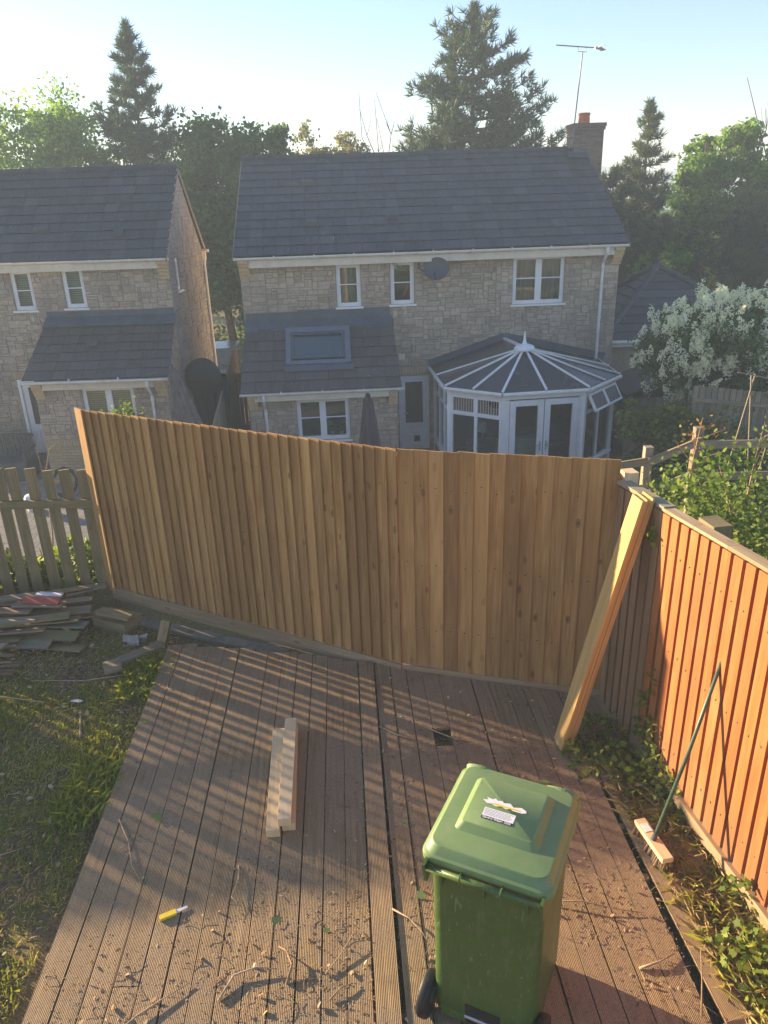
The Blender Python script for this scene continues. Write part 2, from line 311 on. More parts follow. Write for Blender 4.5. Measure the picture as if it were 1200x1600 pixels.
# ------------------------------------------------------------------ mesh builder
def V(*a): return np.array(a, float)
class MB:
    def __init__(s): s.v = []; s.f = []; s.uv = []; s.r = []
    def face(s, pts, uv=None, r=0.5):
        n = len(s.v); s.v.extend([tuple(map(float, p)) for p in pts]); s.f.append(tuple(range(n, n + len(pts))))
        s.uv.append(uv or [(0.0, 0.0)] * len(pts)); s.r.append(r)
    def box8(s, P, long=2, r=None, faces='all'):
        """P: 8 corners indexed by bits (x=1,y=2,z=4)"""
        r = random.random() if r is None else r
        P = [np.array(p, float) for p in P]
        L = [np.linalg.norm(P[1] - P[0]), np.linalg.norm(P[2] - P[0]), np.linalg.norm(P[4] - P[0])]
        co = lambda i: (L[0] * (i & 1), L[1] * ((i >> 1) & 1), L[2] * ((i >> 2) & 1))
        F = [((0, 4, 6, 2), 0), ((1, 3, 7, 5), 0), ((0, 1, 5, 4), 1), ((2, 6, 7, 3), 1), ((0, 2, 3, 1), 2), ((4, 5, 7, 6), 2)]
        base = len(s.v); s.v.extend([tuple(p) for p in P])
        for k, (idx, ax) in enumerate(F):
            oth = [a for a in (0, 1, 2) if a != ax]
            va = long if long in oth else oth[1]; ua = [a for a in oth if a != va][0]
            s.f.append(tuple(base + i for i in idx))
            s.uv.append([(co(i)[ua] + r * 7 + k * .37, co(i)[va] + r * 11) for i in idx]); s.r.append(r)
    def box(s, o, ex, ey, ez, long=2, r=None):
        o, ex, ey, ez = (np.array(a, float) for a in (o, ex, ey, ez))
        s.box8([o + ex * (i & 1) + ey * ((i >> 1) & 1) + ez * ((i >> 2) & 1) for i in range(8)], long, r)
    def abox(s, x0, x1, y0, y1, z0, z1, long=2, r=None): s.box((x0, y0, z0), (x1 - x0, 0, 0), (0, y1 - y0, 0), (0, 0, z1 - z0), long, r)
    def beam(s, a, b, w_, t, side=(0, 0, 1), r=None, taper=1.0):
        """bar from a to b; w_ along 'side'-ish, t across"""
        a, b = np.array(a, float), np.array(b, float); d = b - a; n = np.linalg.norm(d); dd = d / n
        sd_ = np.array(side, float); sd_ = sd_ - dd * (sd_ @ dd); sd_ /= np.linalg.norm(sd_); th = np.cross(dd, sd_)
        P = []
        for i in range(8):
            k = (i >> 2) & 1; q = (a, b)[k]; sc = taper if k else 1
            P.append(q + sd_ * w_ * sc * ((i & 1) - .5) + th * t * sc * (((i >> 1) & 1) - .5))
        s.box8(P, 2, r)
    def tube(s, pts, rr, n=8, r=.5, cap=True):
        pts = [np.array(p, float) for p in pts]
        if isinstance(rr, (int, float)): rr = [rr] * len(pts)
        rings = []; ref = None
        for i, p in enumerate(pts):
            d = pts[min(i + 1, len(pts) - 1)] - pts[max(i - 1, 0)]; d /= (np.linalg.norm(d) + 1e-9)
            if ref is None: ref = np.cross(d, V(0, 0, 1) if abs(d[2]) < .9 else V(1, 0, 0))
            ref = ref - d * (ref @ d); ref /= (np.linalg.norm(ref) + 1e-9); b = np.cross(d, ref)
            base = len(s.v)
            for k in range(n):
                a = 2 * math.pi * k / n; s.v.append(tuple(p + (ref * math.cos(a) + b * math.sin(a)) * rr[i]))
            rings.append(base)
        for i in range(len(rings) - 1):
            for k in range(n):
                k2 = (k + 1) % n
                s.f.append((rings[i] + k, rings[i] + k2, rings[i + 1] + k2, rings[i + 1] + k)); s.uv.append([(k / n, i), ((k + 1) / n, i), ((k + 1) / n, i + 1), (k / n, i + 1)]); s.r.append(r)
        if cap:
            s.f.append(tuple(rings[0] + k for k in reversed(range(n)))); s.uv.append([(0, 0)] * n); s.r.append(r)
            s.f.append(tuple(rings[-1] + k for k in range(n))); s.uv.append([(0, 0)] * n); s.r.append(r)
    def lathe(s, c, prof, n=20, r=.5):
        c = np.array(c, float); base = len(s.v)
        for (rd, z) in prof:
            for k in range(n):
                a = 2 * math.pi * k / n; s.v.append((c[0] + rd * math.cos(a), c[1] + rd * math.sin(a), c[2] + z))
        for i in range(len(prof) - 1):
            for k in range(n):
                k2 = (k + 1) % n
                s.f.append((base + i * n + k, base + i * n + k2, base + (i + 1) * n + k2, base + (i + 1) * n + k)); s.uv.append([(0, 0)] * 4); s.r.append(r)
    def arrays(s, V_, F_, R_):
        """bulk quads/tris: V_ (n,k,3)"""
        s.bulk = (V_, F_, R_)
    def build(s, name, mat, parent=None, loc=None, smooth=False, origin=None):
        if not s.v: return None
        me = bpy.data.meshes.new(name)
        v = np.array(s.v, float)
        if parent is not None: o3 = np.array(wloc(parent))
        elif origin is not None: o3 = np.array(origin, float)
        else: o3 = np.array([v[:, 0].mean(), v[:, 1].mean(), v[:, 2].min()])
        v = v - o3
        me.from_pydata(v.tolist(), [], s.f)
        uvl = me.uv_layers.new(name='UVMap'); flat = np.array([c for f in s.uv for p in f for c in p], 'f'); uvl.data.foreach_set('uv', flat)
        at = me.attributes.new('rnd', 'FLOAT', 'FACE'); at.data.foreach_set('value', np.array(s.r, 'f'))
        me.materials.append(M[mat] if isinstance(mat, str) else mat)
        if smooth: me.polygons.foreach_set('use_smooth', [True] * len(me.polygons))
        o = bpy.data.objects.new(name, me); C.objects.link(o)
        if parent is not None: o.parent = parent
        else: o.location = o3
        return o
def wloc(o):
    x = Vector((0, 0, 0))
    while o is not None: x = x + o.location; o = o.parent
    return tuple(x)

def bulk(name, verts, k, rnd, mat, parent=None, origin=None):
    """verts (n,k,3) polygons of k corners"""
    n = len(verts); me = bpy.data.meshes.new(name); v = verts.reshape(-1, 3)
    o3 = np.array(wloc(parent)) if parent is not None else (np.array(origin, float) if origin is not None else np.array([v[:, 0].mean(), v[:, 1].mean(), v[:, 2].min()]))
    v = (v - o3).astype('f')
    me.vertices.add(n * k); me.vertices.foreach_set('co', v.ravel())
    me.loops.add(n * k); me.loops.foreach_set('vertex_index', np.arange(n * k, dtype='i'))
    me.polygons.add(n); me.polygons.foreach_set('loop_start', np.arange(0, n * k, k, dtype='i'))
    me.update(); me.validate()
    at = me.attributes.new('rnd', 'FLOAT', 'FACE'); at.data.foreach_set('value', np.asarray(rnd, 'f'))
    me.materials.append(M[mat]); o = bpy.data.objects.new(name, me); C.objects.link(o)
    if parent is not None: o.parent = parent
    else: o.location = o3
    return o

def tag(o, label, cat, group=None, kind=None):
    if label: o['label'] = label
    if cat: o['category'] = cat
    if group: o['group'] = group
    if kind: o['kind'] = kind
    return o
def thing(name, label, cat, loc, group=None):
    o = bpy.data.objects.new(name, None); o.empty_display_size = .2; C.objects.link(o); o.location = loc
    return tag(o, label, cat, group)
def struct(o): o['kind'] = 'structure'; return o
def dup(root, loc=None, rot=None, label=None, group=None):
    def cp(o, par):
        c = o.copy(); C.objects.link(c); c.parent = par
        for ch in list(o.children): cp(ch, c)
        return c
    r = cp(root, None)
    if loc is not None: r.location = loc
    if rot is not None: r.rotation_euler = rot
    if label: r['label'] = label
    if group: r['group'] = group
    return r

class Fr:
    """wall frame: u along the wall, w outward, z up"""
    def __init__(s, o, yaw):
        s.o = V(o[0], o[1], 0); s.X = V(math.cos(yaw), math.sin(yaw), 0); s.N = V(math.sin(yaw), -math.cos(yaw), 0)
    def p(s, u, w_, z): return s.o + s.X * u + s.N * w_ + V(0, 0, z)
    def box(s, mb, u0, u1, w0, w1, z0, z1, long=2, r=None):
        mb.box(s.p(u0, w1, z0), s.X * (u1 - u0), -s.N * (w1 - w0), V(0, 0, z1 - z0), long, r)

# ------------------------------------------------------------------ leaves
def quads(centers, sizes, aspect=1.5, up=0.0, rng=RNG, normal=None, jitter=1.0):
    n = len(centers)
    d = rng.normal(size=(n, 3)); d[:, 2] += up; 
    if normal is not None: d = d * jitter + normal
    d /= np.linalg.norm(d, axis=1)[:, None]
    t = rng.normal(size=(n, 3)); t -= d * (t * d).sum(1)[:, None]; t /= np.linalg.norm(t, axis=1)[:, None]
    b = np.cross(d, t); s = np.asarray(sizes)[:, None] * .5
    return np.stack([centers - t * s * aspect, centers + b * s - t * s * .1, centers + t * s * aspect, centers - b * s - t * s * .1], 1)

def lobes(center, R, n, rng, shell=.75):
    out = []
    for _ in range(n):
        d = rng.normal(size=3); d /= np.linalg.norm(d); k = rng.uniform(.25, 1) ** .6 * shell
        out.append(center + d * k * R)
    return np.array(out)

def crown(center, R, nl, ncl, nleaf, size, seed, flat=1.0, lobe=.36, spread=.085):
    rng = np.random.default_rng(seed); R = np.array(R, float); center = np.array(center, float)
    L = lobes(center, R, nl, rng)
    ls = rng.uniform(.6, 1.25, nl) * lobe
    idx = rng.integers(0, nl, ncl); d = rng.normal(size=(ncl, 3)); d /= np.linalg.norm(d, axis=1)[:, None]
    rad_ = rng.uniform(.45, 1.05, ncl) ** .5
    cl = L[idx] + d * (ls[idx] * rad_)[:, None] * R
    ci = rng.integers(0, ncl, nleaf)
    cs = rng.uniform(.5, 1.4, ncl) * spread * R.mean()
    gz = rng.normal(size=(nleaf, 3)); gz = np.clip(gz, -1.7, 1.7); pts = cl[ci] + gz * cs[ci][:, None] * V(1, 1, .75 * flat)
    q = quads(pts, size * rng.uniform(.6, 1.4, nleaf), 1.3, .5, rng)
    tone = rng.uniform(0, 1, ncl)[ci] * .6 + rng.uniform(0, .4, nleaf)
    return q, tone, cl, L

def limb(mb, a, b, r0, r1, rng, k=5, wob=.06):
    a, b = np.array(a, float), np.array(b, float); L = np.linalg.norm(b - a); pts = []
    for i in range(k + 1):
        t = i / k; p = a * (1 - t) + b * t; p[2] += math.sin(t * math.pi) * -.05 * L
        if 0 < i < k: p = p + rng.normal(size=3) * wob * L * .5
        pts.append(p)
    mb.tube(pts, [r0 + (r1 - r0) * i / k for i in range(k + 1)], 6, cap=False)
    return pts

def tree(name, label, x, y, z0, crowns, size, mat, tr=.22, seed=1, nleaf=14000, ncl=420, nl=16, group='trees behind the houses', bare=0, trunks=1, bark='bark', spread=.085):
    """crowns: list of (cx,cy,cz,rx,ry,rz)"""
    root = thing(name, label, 'tree', (x, y, z0), group); rng = np.random.default_rng(seed)
    Q, T, CL = [], [], []
    tot = sum(c[3] * c[5] for c in crowns)
    for i, c in enumerate(crowns):
        f = c[3] * c[5] / tot
        q, t, cl, L = crown(c[:3], c[3:], max(5, int(nl * f)), max(30, int(ncl * f)), int(nleaf * f), size, seed * 31 + i, spread=spread)
        Q.append(q); T.append(t); CL.append(cl)
    bulk('crown', np.concatenate(Q), 4, np.concatenate(T), mat, root)
    cl = np.concatenate(CL); mb = MB()
    top = max(c[2] for c in crowns); lo = min(c[2] - c[5] for c in crowns)
    for k in range(trunks):
        bx = x + (k - (trunks - 1) / 2) * .5; tx = crowns[k % len(crowns)][0]; ty = crowns[k % len(crowns)][1]
        P = [V(bx, y, z0 - .2), V(bx * .7 + tx * .3, y, z0 + (top - z0) * .35), V(bx * .3 + tx * .7, y * .5 + ty * .5, z0 + (top - z0) * .7), V(tx, ty, top)]
        P = [p + rng.normal(size=3) * .12 * (0 < i) for i, p in enumerate(P)]
        mb.tube(P, [tr, tr * .75, tr * .5, tr * .2], 8)
        for j in range(26):
            c = cl[rng.integers(0, len(cl))]; t = rng.uniform(.3, .95); s_ = t * 3; i = min(2, int(s_)); a = P[i] * (1 - (s_ - i)) + P[i + 1] * (s_ - i)
            if c[2] < a[2]: c = c.copy(); c[2] = a[2] + .4
            limb(mb, a, c, tr * .3 * (1.2 - t), .012, rng, 5, .1)
    mb.build('trunk', bark, root, smooth=True)
    return root

def pine(name, label, x, y, z0, h, rmax, seed, mat='lf_pine', low=.12, ntuft=1500, tr=.2, irregular=.25, pts_=15, leaders=(), nsz=.30, group='conifers behind the houses', power=.8, shift=None):
    root = thing(name, label, 'tree', (x, y, z0), group); rng = np.random.default_rng(seed)
    mb = MB(); tufts = []; outw = []
    stems = [(x, y, h, rmax)] + list(leaders)
    tot = sum(s_[3] * s_[2] for s_ in stems)
    for (sx, sy, sh, sr) in stems:
        P = [V(x + (sx - x) * min(1, t * 2.5), y + (sy - y) * min(1, t * 2.5), z0 + sh * t) for t in (0, .2, .45, .7, .88, 1)]
        mb.tube(P, [tr, tr * .85, tr * .6, tr * .4, tr * .2, .015], 8)
        nw = int(22 * sh / h); nt = int(ntuft * sr * sh / tot)
        br = []
        for k in range(nw):
            t = low + (1 - low) * (k / nw) ** .9; z = z0 + sh * t
            prof = min(1.0, ((1 - t) / (1 - low)) ** power * 1.08); prof *= min(1, .45 + (t - low) * 3.5)
            nb = rng.integers(4, 8)
            for b in range(nb):
                a = rng.uniform(0, 6.283); L = sr * prof * rng.uniform(1 - irregular * 1.6, 1.08) + .12
                d = V(math.cos(a), math.sin(a), 0); st = V(sx, sy, z)
                e1 = st + d * L * .55 + V(0, 0, L * .04); e2 = st + d * L + V(0, 0, L * rng.uniform(.15, .45))
                mb.tube([st, e1, e2], [.03 + .018 * L, .02 + .006 * L, .008], 5, cap=False); br.append((st, e1, e2, L))
        Ls = np.array([b[3] for b in br]) ** 1.4; Ls /= Ls.sum()
        for i in rng.choice(len(br), nt, p=Ls):
            st, e1, e2, L = br[i]; t = rng.uniform(.25, 1.04); 
            p = st * (1 - t / .55) + e1 * (t / .55) if t < .55 else e1 + (e2 - e1) * (t - .55) / .45
            dirn = (e2 - st) / (np.linalg.norm(e2 - st) + 1e-6)
            p = p + rng.normal(size=3) * V(1, 1, .5) * L * .13 * (1.1 - t * .55)
            tufts.append(p); o = dirn * .8 + V(0, 0, .75) + rng.normal(size=3) * .35; outw.append(o / np.linalg.norm(o))
        for _ in range(int(nt * .03)):
            tufts.append(V(sx, sy, z0 + sh * rng.uniform(.93, 1.01)) + rng.normal(size=3) * V(.05, .05, .02)); outw.append(V(0, 0, 1))
    T = np.array(tufts); O = np.array(outw); n = len(T)
    c = np.repeat(T, pts_, 0); o = np.repeat(O, pts_, 0)
    d = o * rng.uniform(.5, 1.3, (n * pts_, 1)) + rng.normal(size=(n * pts_, 3)) * .55; d /= np.linalg.norm(d, axis=1)[:, None]
    Ln = (nsz * rng.uniform(.6, 1.25, n * pts_))[:, None]; t = rng.normal(size=(n * pts_, 3)); t -= d * (t * d).sum(1)[:, None]; t /= np.linalg.norm(t, axis=1)[:, None]
    wd = nsz * .07
    q = np.stack([c - t * wd * .6, c + t * wd * .6, c + d * Ln * .6 + t * wd, c + d * Ln], 1)
    tone = np.repeat(rng.uniform(0, 1, n), pts_) * .7 + rng.uniform(0, .3, n * pts_)
    bulk('crown', q, 4, tone, mat, root); mb.build('trunk', 'barkpine', root, smooth=True)
    return root

def shrub(mb_mat, root, pts, n, spread, size, seed, up=.4, part='foliage', aspect=1.2, flat=1):
    rng = np.random.default_rng(seed); pts = np.array(pts, float); i = rng.integers(0, len(pts), n)
    p = pts[i] + rng.normal(size=(n, 3)) * spread * V(1, 1, flat)
    q = quads(p, size * rng.uniform(.5, 1.4, n), aspect, up, rng)
    return bulk(part, q, 4, np.clip(rng.uniform(0, .6, len(pts))[i] + rng.uniform(0, .4, n), 0, 1), mb_mat, root)

# ================================================================== SETTING
def tz(x, y):
    """terrain height"""
    h = -.09
    yb = 7.75 if x < 2.25 else 8.9
    if x < 2.25: k = min(1, max(0, (y - yb) / 2.6))
    else: k = min(1, max(0, (y - yb) / 3.0))
    k = k * k * (3 - 2 * k)
    h = h * (1 - k) + (-2.3) * k
    if x > 2.25 and y < 9: h -= .12
    if y > 24 : h += min(1.0, (y - 24) / 60) * .0
    return h
def terrain():
    xs = np.concatenate([[-420, -200, -80, -40, -25, -18, -14], np.arange(-11, -5, .5), np.arange(-5, 4.01, .12), np.arange(4.5, 12, .5), [14, 18, 25, 40, 80, 200, 420]])
    ys = np.concatenate([[-60, -20, -6, -2, 0, 1], np.arange(2, 11.01, .12), np.arange(11.5, 24, .5), [26, 30, 40, 60, 100, 200, 420, 640]])
    v, f = [], []; rg = np.random.default_rng(3)
    for j, y in enumerate(ys):
        for i, x in enumerate(xs):
            z = tz(x, y)
            if -5 < x < 4 and y < 10.5: z += rg.normal() * .008 + .02 * math.sin(x * 5.1) * math.sin(y * 4.3)
            if -2.1 < x < 1.6 and y < 5.4: z = min(z, -.08)
            v.append((x, y, z))
    nx = len(xs)
    for j in range(len(ys) - 1):
        for i in range(nx - 1): f.append((j * nx + i, j * nx + i + 1, (j + 1) * nx + i + 1, (j + 1) * nx + i))
    me = bpy.data.meshes.new('ground'); me.from_pydata(v, [], f); me.materials.append(M['ground']); me.polygons.foreach_set('use_smooth', [True] * len(me.polygons))
    o = bpy.data.objects.new('ground', me); C.objects.link(o); struct(o)
terrain()
# paved patios below, drive beyond, hills on the horizon
mb = MB()
mb.face([(-12, 11.2, -2.285), (9, 11.2, -2.285), (9, 22, -2.285), (-12, 22, -2.285)], [(-12, 11), (9, 11), (9, 22), (-12, 22)])
struct(mb.build('patio_paving', 'paving'))
mb = MB(); mb.face([(-14, 22.6, -2.28), (9, 22.6, -2.28), (9, 29.2, -2.28), (-14, 29.2, -2.28)]); struct(mb.build('drive', 'road'))
mb = MB(); rg = np.random.default_rng(5)
n = 60; xs = np.linspace(-415, 415, n); hh = [9 + 4 * math.sin(i * .37) + 3 * math.sin(i * .9 + 1) + rg.uniform(-.8, .8) for i in range(n)]
for i in range(n - 1):
    a, b = xs[i], xs[i + 1]
    mb.face([(a, 340, -3), (b, 340, -3), (b, 380, hh[i + 1]), (a, 380, hh[i])], r=.3)
    mb.face([(a, 380, hh[i]), (b, 380, hh[i + 1]), (b, 520, -3), (a, 520, -3)], r=.3)
struct(mb.build('hills', 'lf_dec'))

# ================================================================== HOUSE HELPERS
def wall(mb, fr, u0, u1, z0, z1, ops, w_=0.0, depth=.22):
    us = sorted({u0, u1, *[min(max(o[0], u0), u1) for o in ops], *[min(max(o[1], u0), u1) for o in ops]})
    zs = sorted({z0, z1, *[min(max(o[2], z0), z1) for o in ops], *[min(max(o[3], z0), z1) for o in ops]})
    for a, b in zip(us, us[1:]):
        for c, d in zip(zs, zs[1:]):
            mu, mz = (a + b) / 2, (c + d) / 2
            if any(o[0] < mu < o[1] and o[2] < mz < o[3] for o in ops): continue
            P = [(a, c), (b, c), (b, d), (a, d)]
            mb.face([fr.p(u, w_, z) for u, z in P], P); mb.face([fr.p(u, w_ - depth, z) for u, z in reversed(P)], P)
    for o in ops:
        a, b, c, d = o[:4]
        for (p, q) in [((a, c), (b, c)), ((b, c), (b, d)), ((b, d), (a, d)), ((a, d), (a, c))]:
            mb.face([fr.p(p[0], w_, p[1]), fr.p(p[0], w_ - depth, p[1]), fr.p(q[0], w_ - depth, q[1]), fr.p(q[0], w_, q[1])], [(p[0], 0), (p[0], .2), (q[0], .2), (q[0], 0)])
def stones(mb, fr, u0, u1, z0, z1, ops, w_=0.0, seed=1, cell=.062, clip=None):
    rg = random.Random(seed); nu = int(round((u1 - u0) / cell)); nz = int(round((z1 - z0) / cell)); cu = (u1 - u0) / nu; cz = (z1 - z0) / nz
    occ = [[False] * nu for _ in range(nz)]
    for j in range(nz):
        for i in range(nu):
            u, z = u0 + (i + .5) * cu, z0 + (j + .5) * cz
            if any(o[0] < u < o[1] and o[2] < z < o[3] for o in ops) or (clip and not clip(u, z)): occ[j][i] = True
    for j in range(nz):
        i = 0
        while i < nu:
            if occ[j][i]: i += 1; continue
            h = rg.choice([1, 1, 2, 2, 2, 3]); wd = rg.choice([2, 3, 3, 4, 4, 5, 6]) if h > 1 else rg.choice([3, 4, 5, 6])
            k = 0
            while k < wd and i + k < nu and not occ[j][i + k]: k += 1
            wd = k
            while h > 1 and (j + h > nz or any(occ[j + b][i + a] for a in range(wd) for b in range(1, h))): h -= 1
            for a in range(wd):
                for b in range(h): occ[j + b][i + a] = True
            a0, a1, b0, b1 = u0 + i * cu, u0 + (i + wd) * cu, z0 + j * cz, z0 + (j + h) * cz
            for o in ops:
                if a0 < o[1] and a1 > o[0] and b0 < o[3] and b1 > o[2]:
                    opt = [(a1 - o[0], 0), (o[1] - a0, 1), (b1 - o[2], 2), (o[3] - b0, 3)]; _, q = min(opt)
                    if q == 0: a1 = o[0]
                    elif q == 1: a0 = o[1]
                    elif q == 2: b1 = o[2]
                    else: b0 = o[3]
            g = .0045; a0 += g; a1 -= g; b0 += g; b1 -= g
            if a1 - a0 < .02 or b1 - b0 < .02: i += wd; continue
            t = rg.uniform(.010, .028); e = rg.uniform(.004, .009); r = rg.random(); ji = lambda: rg.uniform(-.003, .003)
            B = [fr.p(a0, w_, b0), fr.p(a1, w_, b0), fr.p(a1, w_, b1), fr.p(a0, w_, b1)]
            T = [fr.p(a0 + e, w_ + t + ji(), b0 + e), fr.p(a1 - e, w_ + t + ji(), b0 + e), fr.p(a1 - e, w_ + t + ji(), b1 - e), fr.p(a0 + e, w_ + t + ji(), b1 - e)]
            mb.face(T, r=r)
            for q in range(4): mb.face([B[q], B[(q + 1) % 4], T[(q + 1) % 4], T[q]], r=r)
            i += wd

def window(root, fr, u0, u1, z0, z1, w_=0, mull=(), trans=(), curtain=None, sill=True, cfrac=1.0, label=None, name='window', inset=.07, ft=.055):
    """white window; pane(s), sill, curtain as sub-parts"""
    mb = MB(); a, b = w_ - inset - .05, w_ - inset + .012
    def bar(x0, x1, y0, y1, d=0): fr.box(mb, x0, x1, a + d, b + d, y0, y1)
    bar(u0, u0 + ft, z0, z1); bar(u1 - ft, u1, z0, z1); bar(u0 + ft, u1 - ft, z1 - ft, z1); bar(u0 + ft, u1 - ft, z0, z0 + ft)
    us = [u0 + ft, *mull, u1 - ft]
    for m_ in mull: bar(m_ - .04, m_ + .04, z0 + ft, z1 - ft)
    cells = []
    for i in range(len(us) - 1):
        l = us[i] + (.04 if i else 0); r_ = us[i + 1] - (.04 if i < len(us) - 2 else 0)
        s_ = .035
        if s_:
            bar(l, l + s_, z0 + ft, z1 - ft, .008); bar(r_ - s_, r_, z0 + ft, z1 - ft, .008); bar(l + s_, r_ - s_, z1 - ft - s_, z1 - ft, .008); bar(l + s_, r_ - s_, z0 + ft, z0 + ft + s_, .008)
        for t in trans: fr.box(mb, l + s_, r_ - s_, a + .045, b - .002, t - .012, t + .012)
        cells.append((l + s_, r_ - s_))
    o = mb.build(name, 'upvc', root, )
    if label: o['label'] = label
    for (l, r_) in cells:
        g = MB(); fr.box(g, l - .01, r_ + .01, a + .028, a + .036, z0 + ft + .02, z1 - ft - .02); g.build('pane', 'glass', o)
    if sill:
        s = MB(); fr.box(s, u0 - .05, u1 + .05, w_ - .02, w_ + .06, z0 - .045, z0 - .003); s.build('sill', 'upvc', o)
    if curtain:
        c = MB(); rg = random.Random(int(u0 * 100)); N = 40
        if curtain in ('curtain', 'redcurt'):
            n = 44; x = [u0 + (u1 - u0) * i / n for i in range(n + 1)]; yy = [w_ - .26 + .022 * math.sin(i * 1.7 + rg.random() * .8) for i in range(n + 1)]
            zb = z0 + (z1 - z0) * (1 - cfrac)
            for i in range(n):
                c.face([fr.p(x[i], yy[i], zb), fr.p(x[i + 1], yy[i + 1], zb), fr.p(x[i + 1], yy[i + 1], z1), fr.p(x[i], yy[i], z1)])
        else:
            zb = z0 + (z1 - z0) * (1 - cfrac); n = max(6, int((z1 - zb) / .05))
            for i in range(n):
                q0 = zb + (z1 - zb) * i / n; q1 = zb + (z1 - zb) * (i + 1) / n
                c.face([fr.p(u0, w_ - .27, q0), fr.p(u1, w_ - .27, q0), fr.p(u1, w_ - .255, q1 - .006), fr.p(u0, w_ - .255, q1 - .006)])
        c.build('curtain' if curtain != 'blind' else 'blind', curtain, o)
    return o

def tiles(mb, fr, u0a, u1a, w0, z0, u0b, u1b, w1, z1, n, th=.028, skip=None, seed=0):
    """overlapping courses from eave (w0,z0) up to (w1,z1); edges may taper from a to b"""
    rg = random.Random(seed); a = V(w0, z0); b = V(w1, z1); d = (b - a) / n; L = np.linalg.norm(d); nn = V(-d[1], d[0]) / L
    if nn[1] < 0: nn = -nn
    for i in range(n):
        t0, t1 = i / n, min(1, (i + 1.12) / n); lo0 = u0a + (u0b - u0a) * t0; lo1 = u1a + (u1b - u1a) * t0; up0 = u0a + (u0b - u0a) * t1; up1 = u1a + (u1b - u1a) * t1
        P0 = a + (b - a) * t0; P1 = a + (b - a) * t1
        spans = [(0, 1)]
        if skip and skip[2] < i + .5 < skip[3]: spans = [(0, (skip[0] - lo0) / (lo1 - lo0)), ((skip[1] - lo0) / (lo1 - lo0), 1)]
        for sa, sb in spans:
            k = max(1, int(round((lo1 - lo0) * (sb - sa) / .33)))
            for j in range(k):
                s0 = sa + (sb - sa) * j / k; s1 = sa + (sb - sa) * (j + 1) / k
                la, lb = lo0 + (lo1 - lo0) * s0, lo0 + (lo1 - lo0) * s1; ua, ub = up0 + (up1 - up0) * s0, up0 + (up1 - up0) * s1
                jt = rg.uniform(-.003, .004); lift = .030 + jt; gp = .003
                c = []
                for top in (0, 1):
                    for end in (0, 1):
                        for sd_ in (0, 1):
                            U = (ua, ub)[sd_] if end else (la, lb)[sd_]; U += gp if sd_ == 0 else -gp
                            q = (P1 if end else P0) + nn * ((lift if not end else .002) + (top * th - th))
                            c.append(fr.p(U, q[0], q[1]))
                # order bits: x=side,y=end,z=top
                P = [c[0], c[1], c[2], c[3], c[4], c[5], c[6], c[7]]
                mb.box8(P, 1, rg.random())
def gutter(root, fr, u0, u1, w_, z, r=.055):
    mb = MB(); n = 8; prof = [(w_ + r * math.cos(a), z - r * math.sin(a)) for a in [math.pi * i / n for i in range(n + 1)]]
    for (p, q) in zip(prof, prof[1:]): mb.face([fr.p(u0, p[0], p[1]), fr.p(u1, p[0], p[1]), fr.p(u1, q[0], q[1]), fr.p(u0, q[0], q[1])])
    for uu in (u0, u1): mb.face([fr.p(uu, p[0], p[1]) for p in prof])
    fr.box(mb, u0, u1, w_ + r - .006, w_ + r + .004, z - .012, z + .012)
    fr.box(mb, u0, u1, w_ - r - .004, w_ - r + .004, z - .012, z + .01)
    k = max(2, int((u1 - u0) / .9))
    for i in range(1, k):
        u = u0 + (u1 - u0) * i / k; mb.tube([fr.p(u - .015, w_, z - .003), fr.p(u + .015, w_, z - .003)], r + .012, 12)
    return mb.build('gutter', 'gutter', root)
def downpipe(root, fr, u, wg, ww, z0, z1, lean=0):
    mb = MB(); pts = [fr.p(u, wg, z1), fr.p(u, wg, z1 - .12), fr.p(u + lean, ww, z1 - .38), fr.p(u + lean, ww, z0)]
    mb.tube(pts, .036, 10); 
    for z in np.arange(z1 - .45, z0, -1.2): mb.tube([fr.p(u + lean, ww, z), fr.p(u + lean, ww, z - .05)], .046, 10)
    mb.tube([fr.p(u, wg, z1 + .01), fr.p(u, wg, z1 - .1)], .046, 10)
    return mb.build('downpipe', 'gutter', root, smooth=False)
def corbel(root, fr, u0, u1, z1, w0=.0, reach=.30, n=5, bh=.075):
    mb = MB()
    for i in range(n):
        z = z1 - bh * i; wv = w0 + reach * (1 - i / n)
        fr.box(mb, u0, u1, w0 - .02, wv, z - bh + .008, z, r=random.random())
    return mb.build('corbel', 'corbel', root)
def brickpanel(mb, fr, u0, u1, z0, z1, w_, rowoff=0):
    P = [(u0, z0), (u1, z0), (u1, z1), (u0, z1)]; mb.face([fr.p(u, w_, z) for u, z in P], P)
    for (p, q) in [((u0, z0), (u1, z0)), ((u1, z0), (u1, z1)), ((u1, z1), (u0, z1)), ((u0, z1), (u0, z0))]:
        mb.face([fr.p(*[p[0], w_, p[1]]), fr.p(p[0], w_ - .03, p[1]), fr.p(q[0], w_ - .03, q[1]), fr.p(q[0], w_, q[1])], [(p[0], p[1])] * 4)

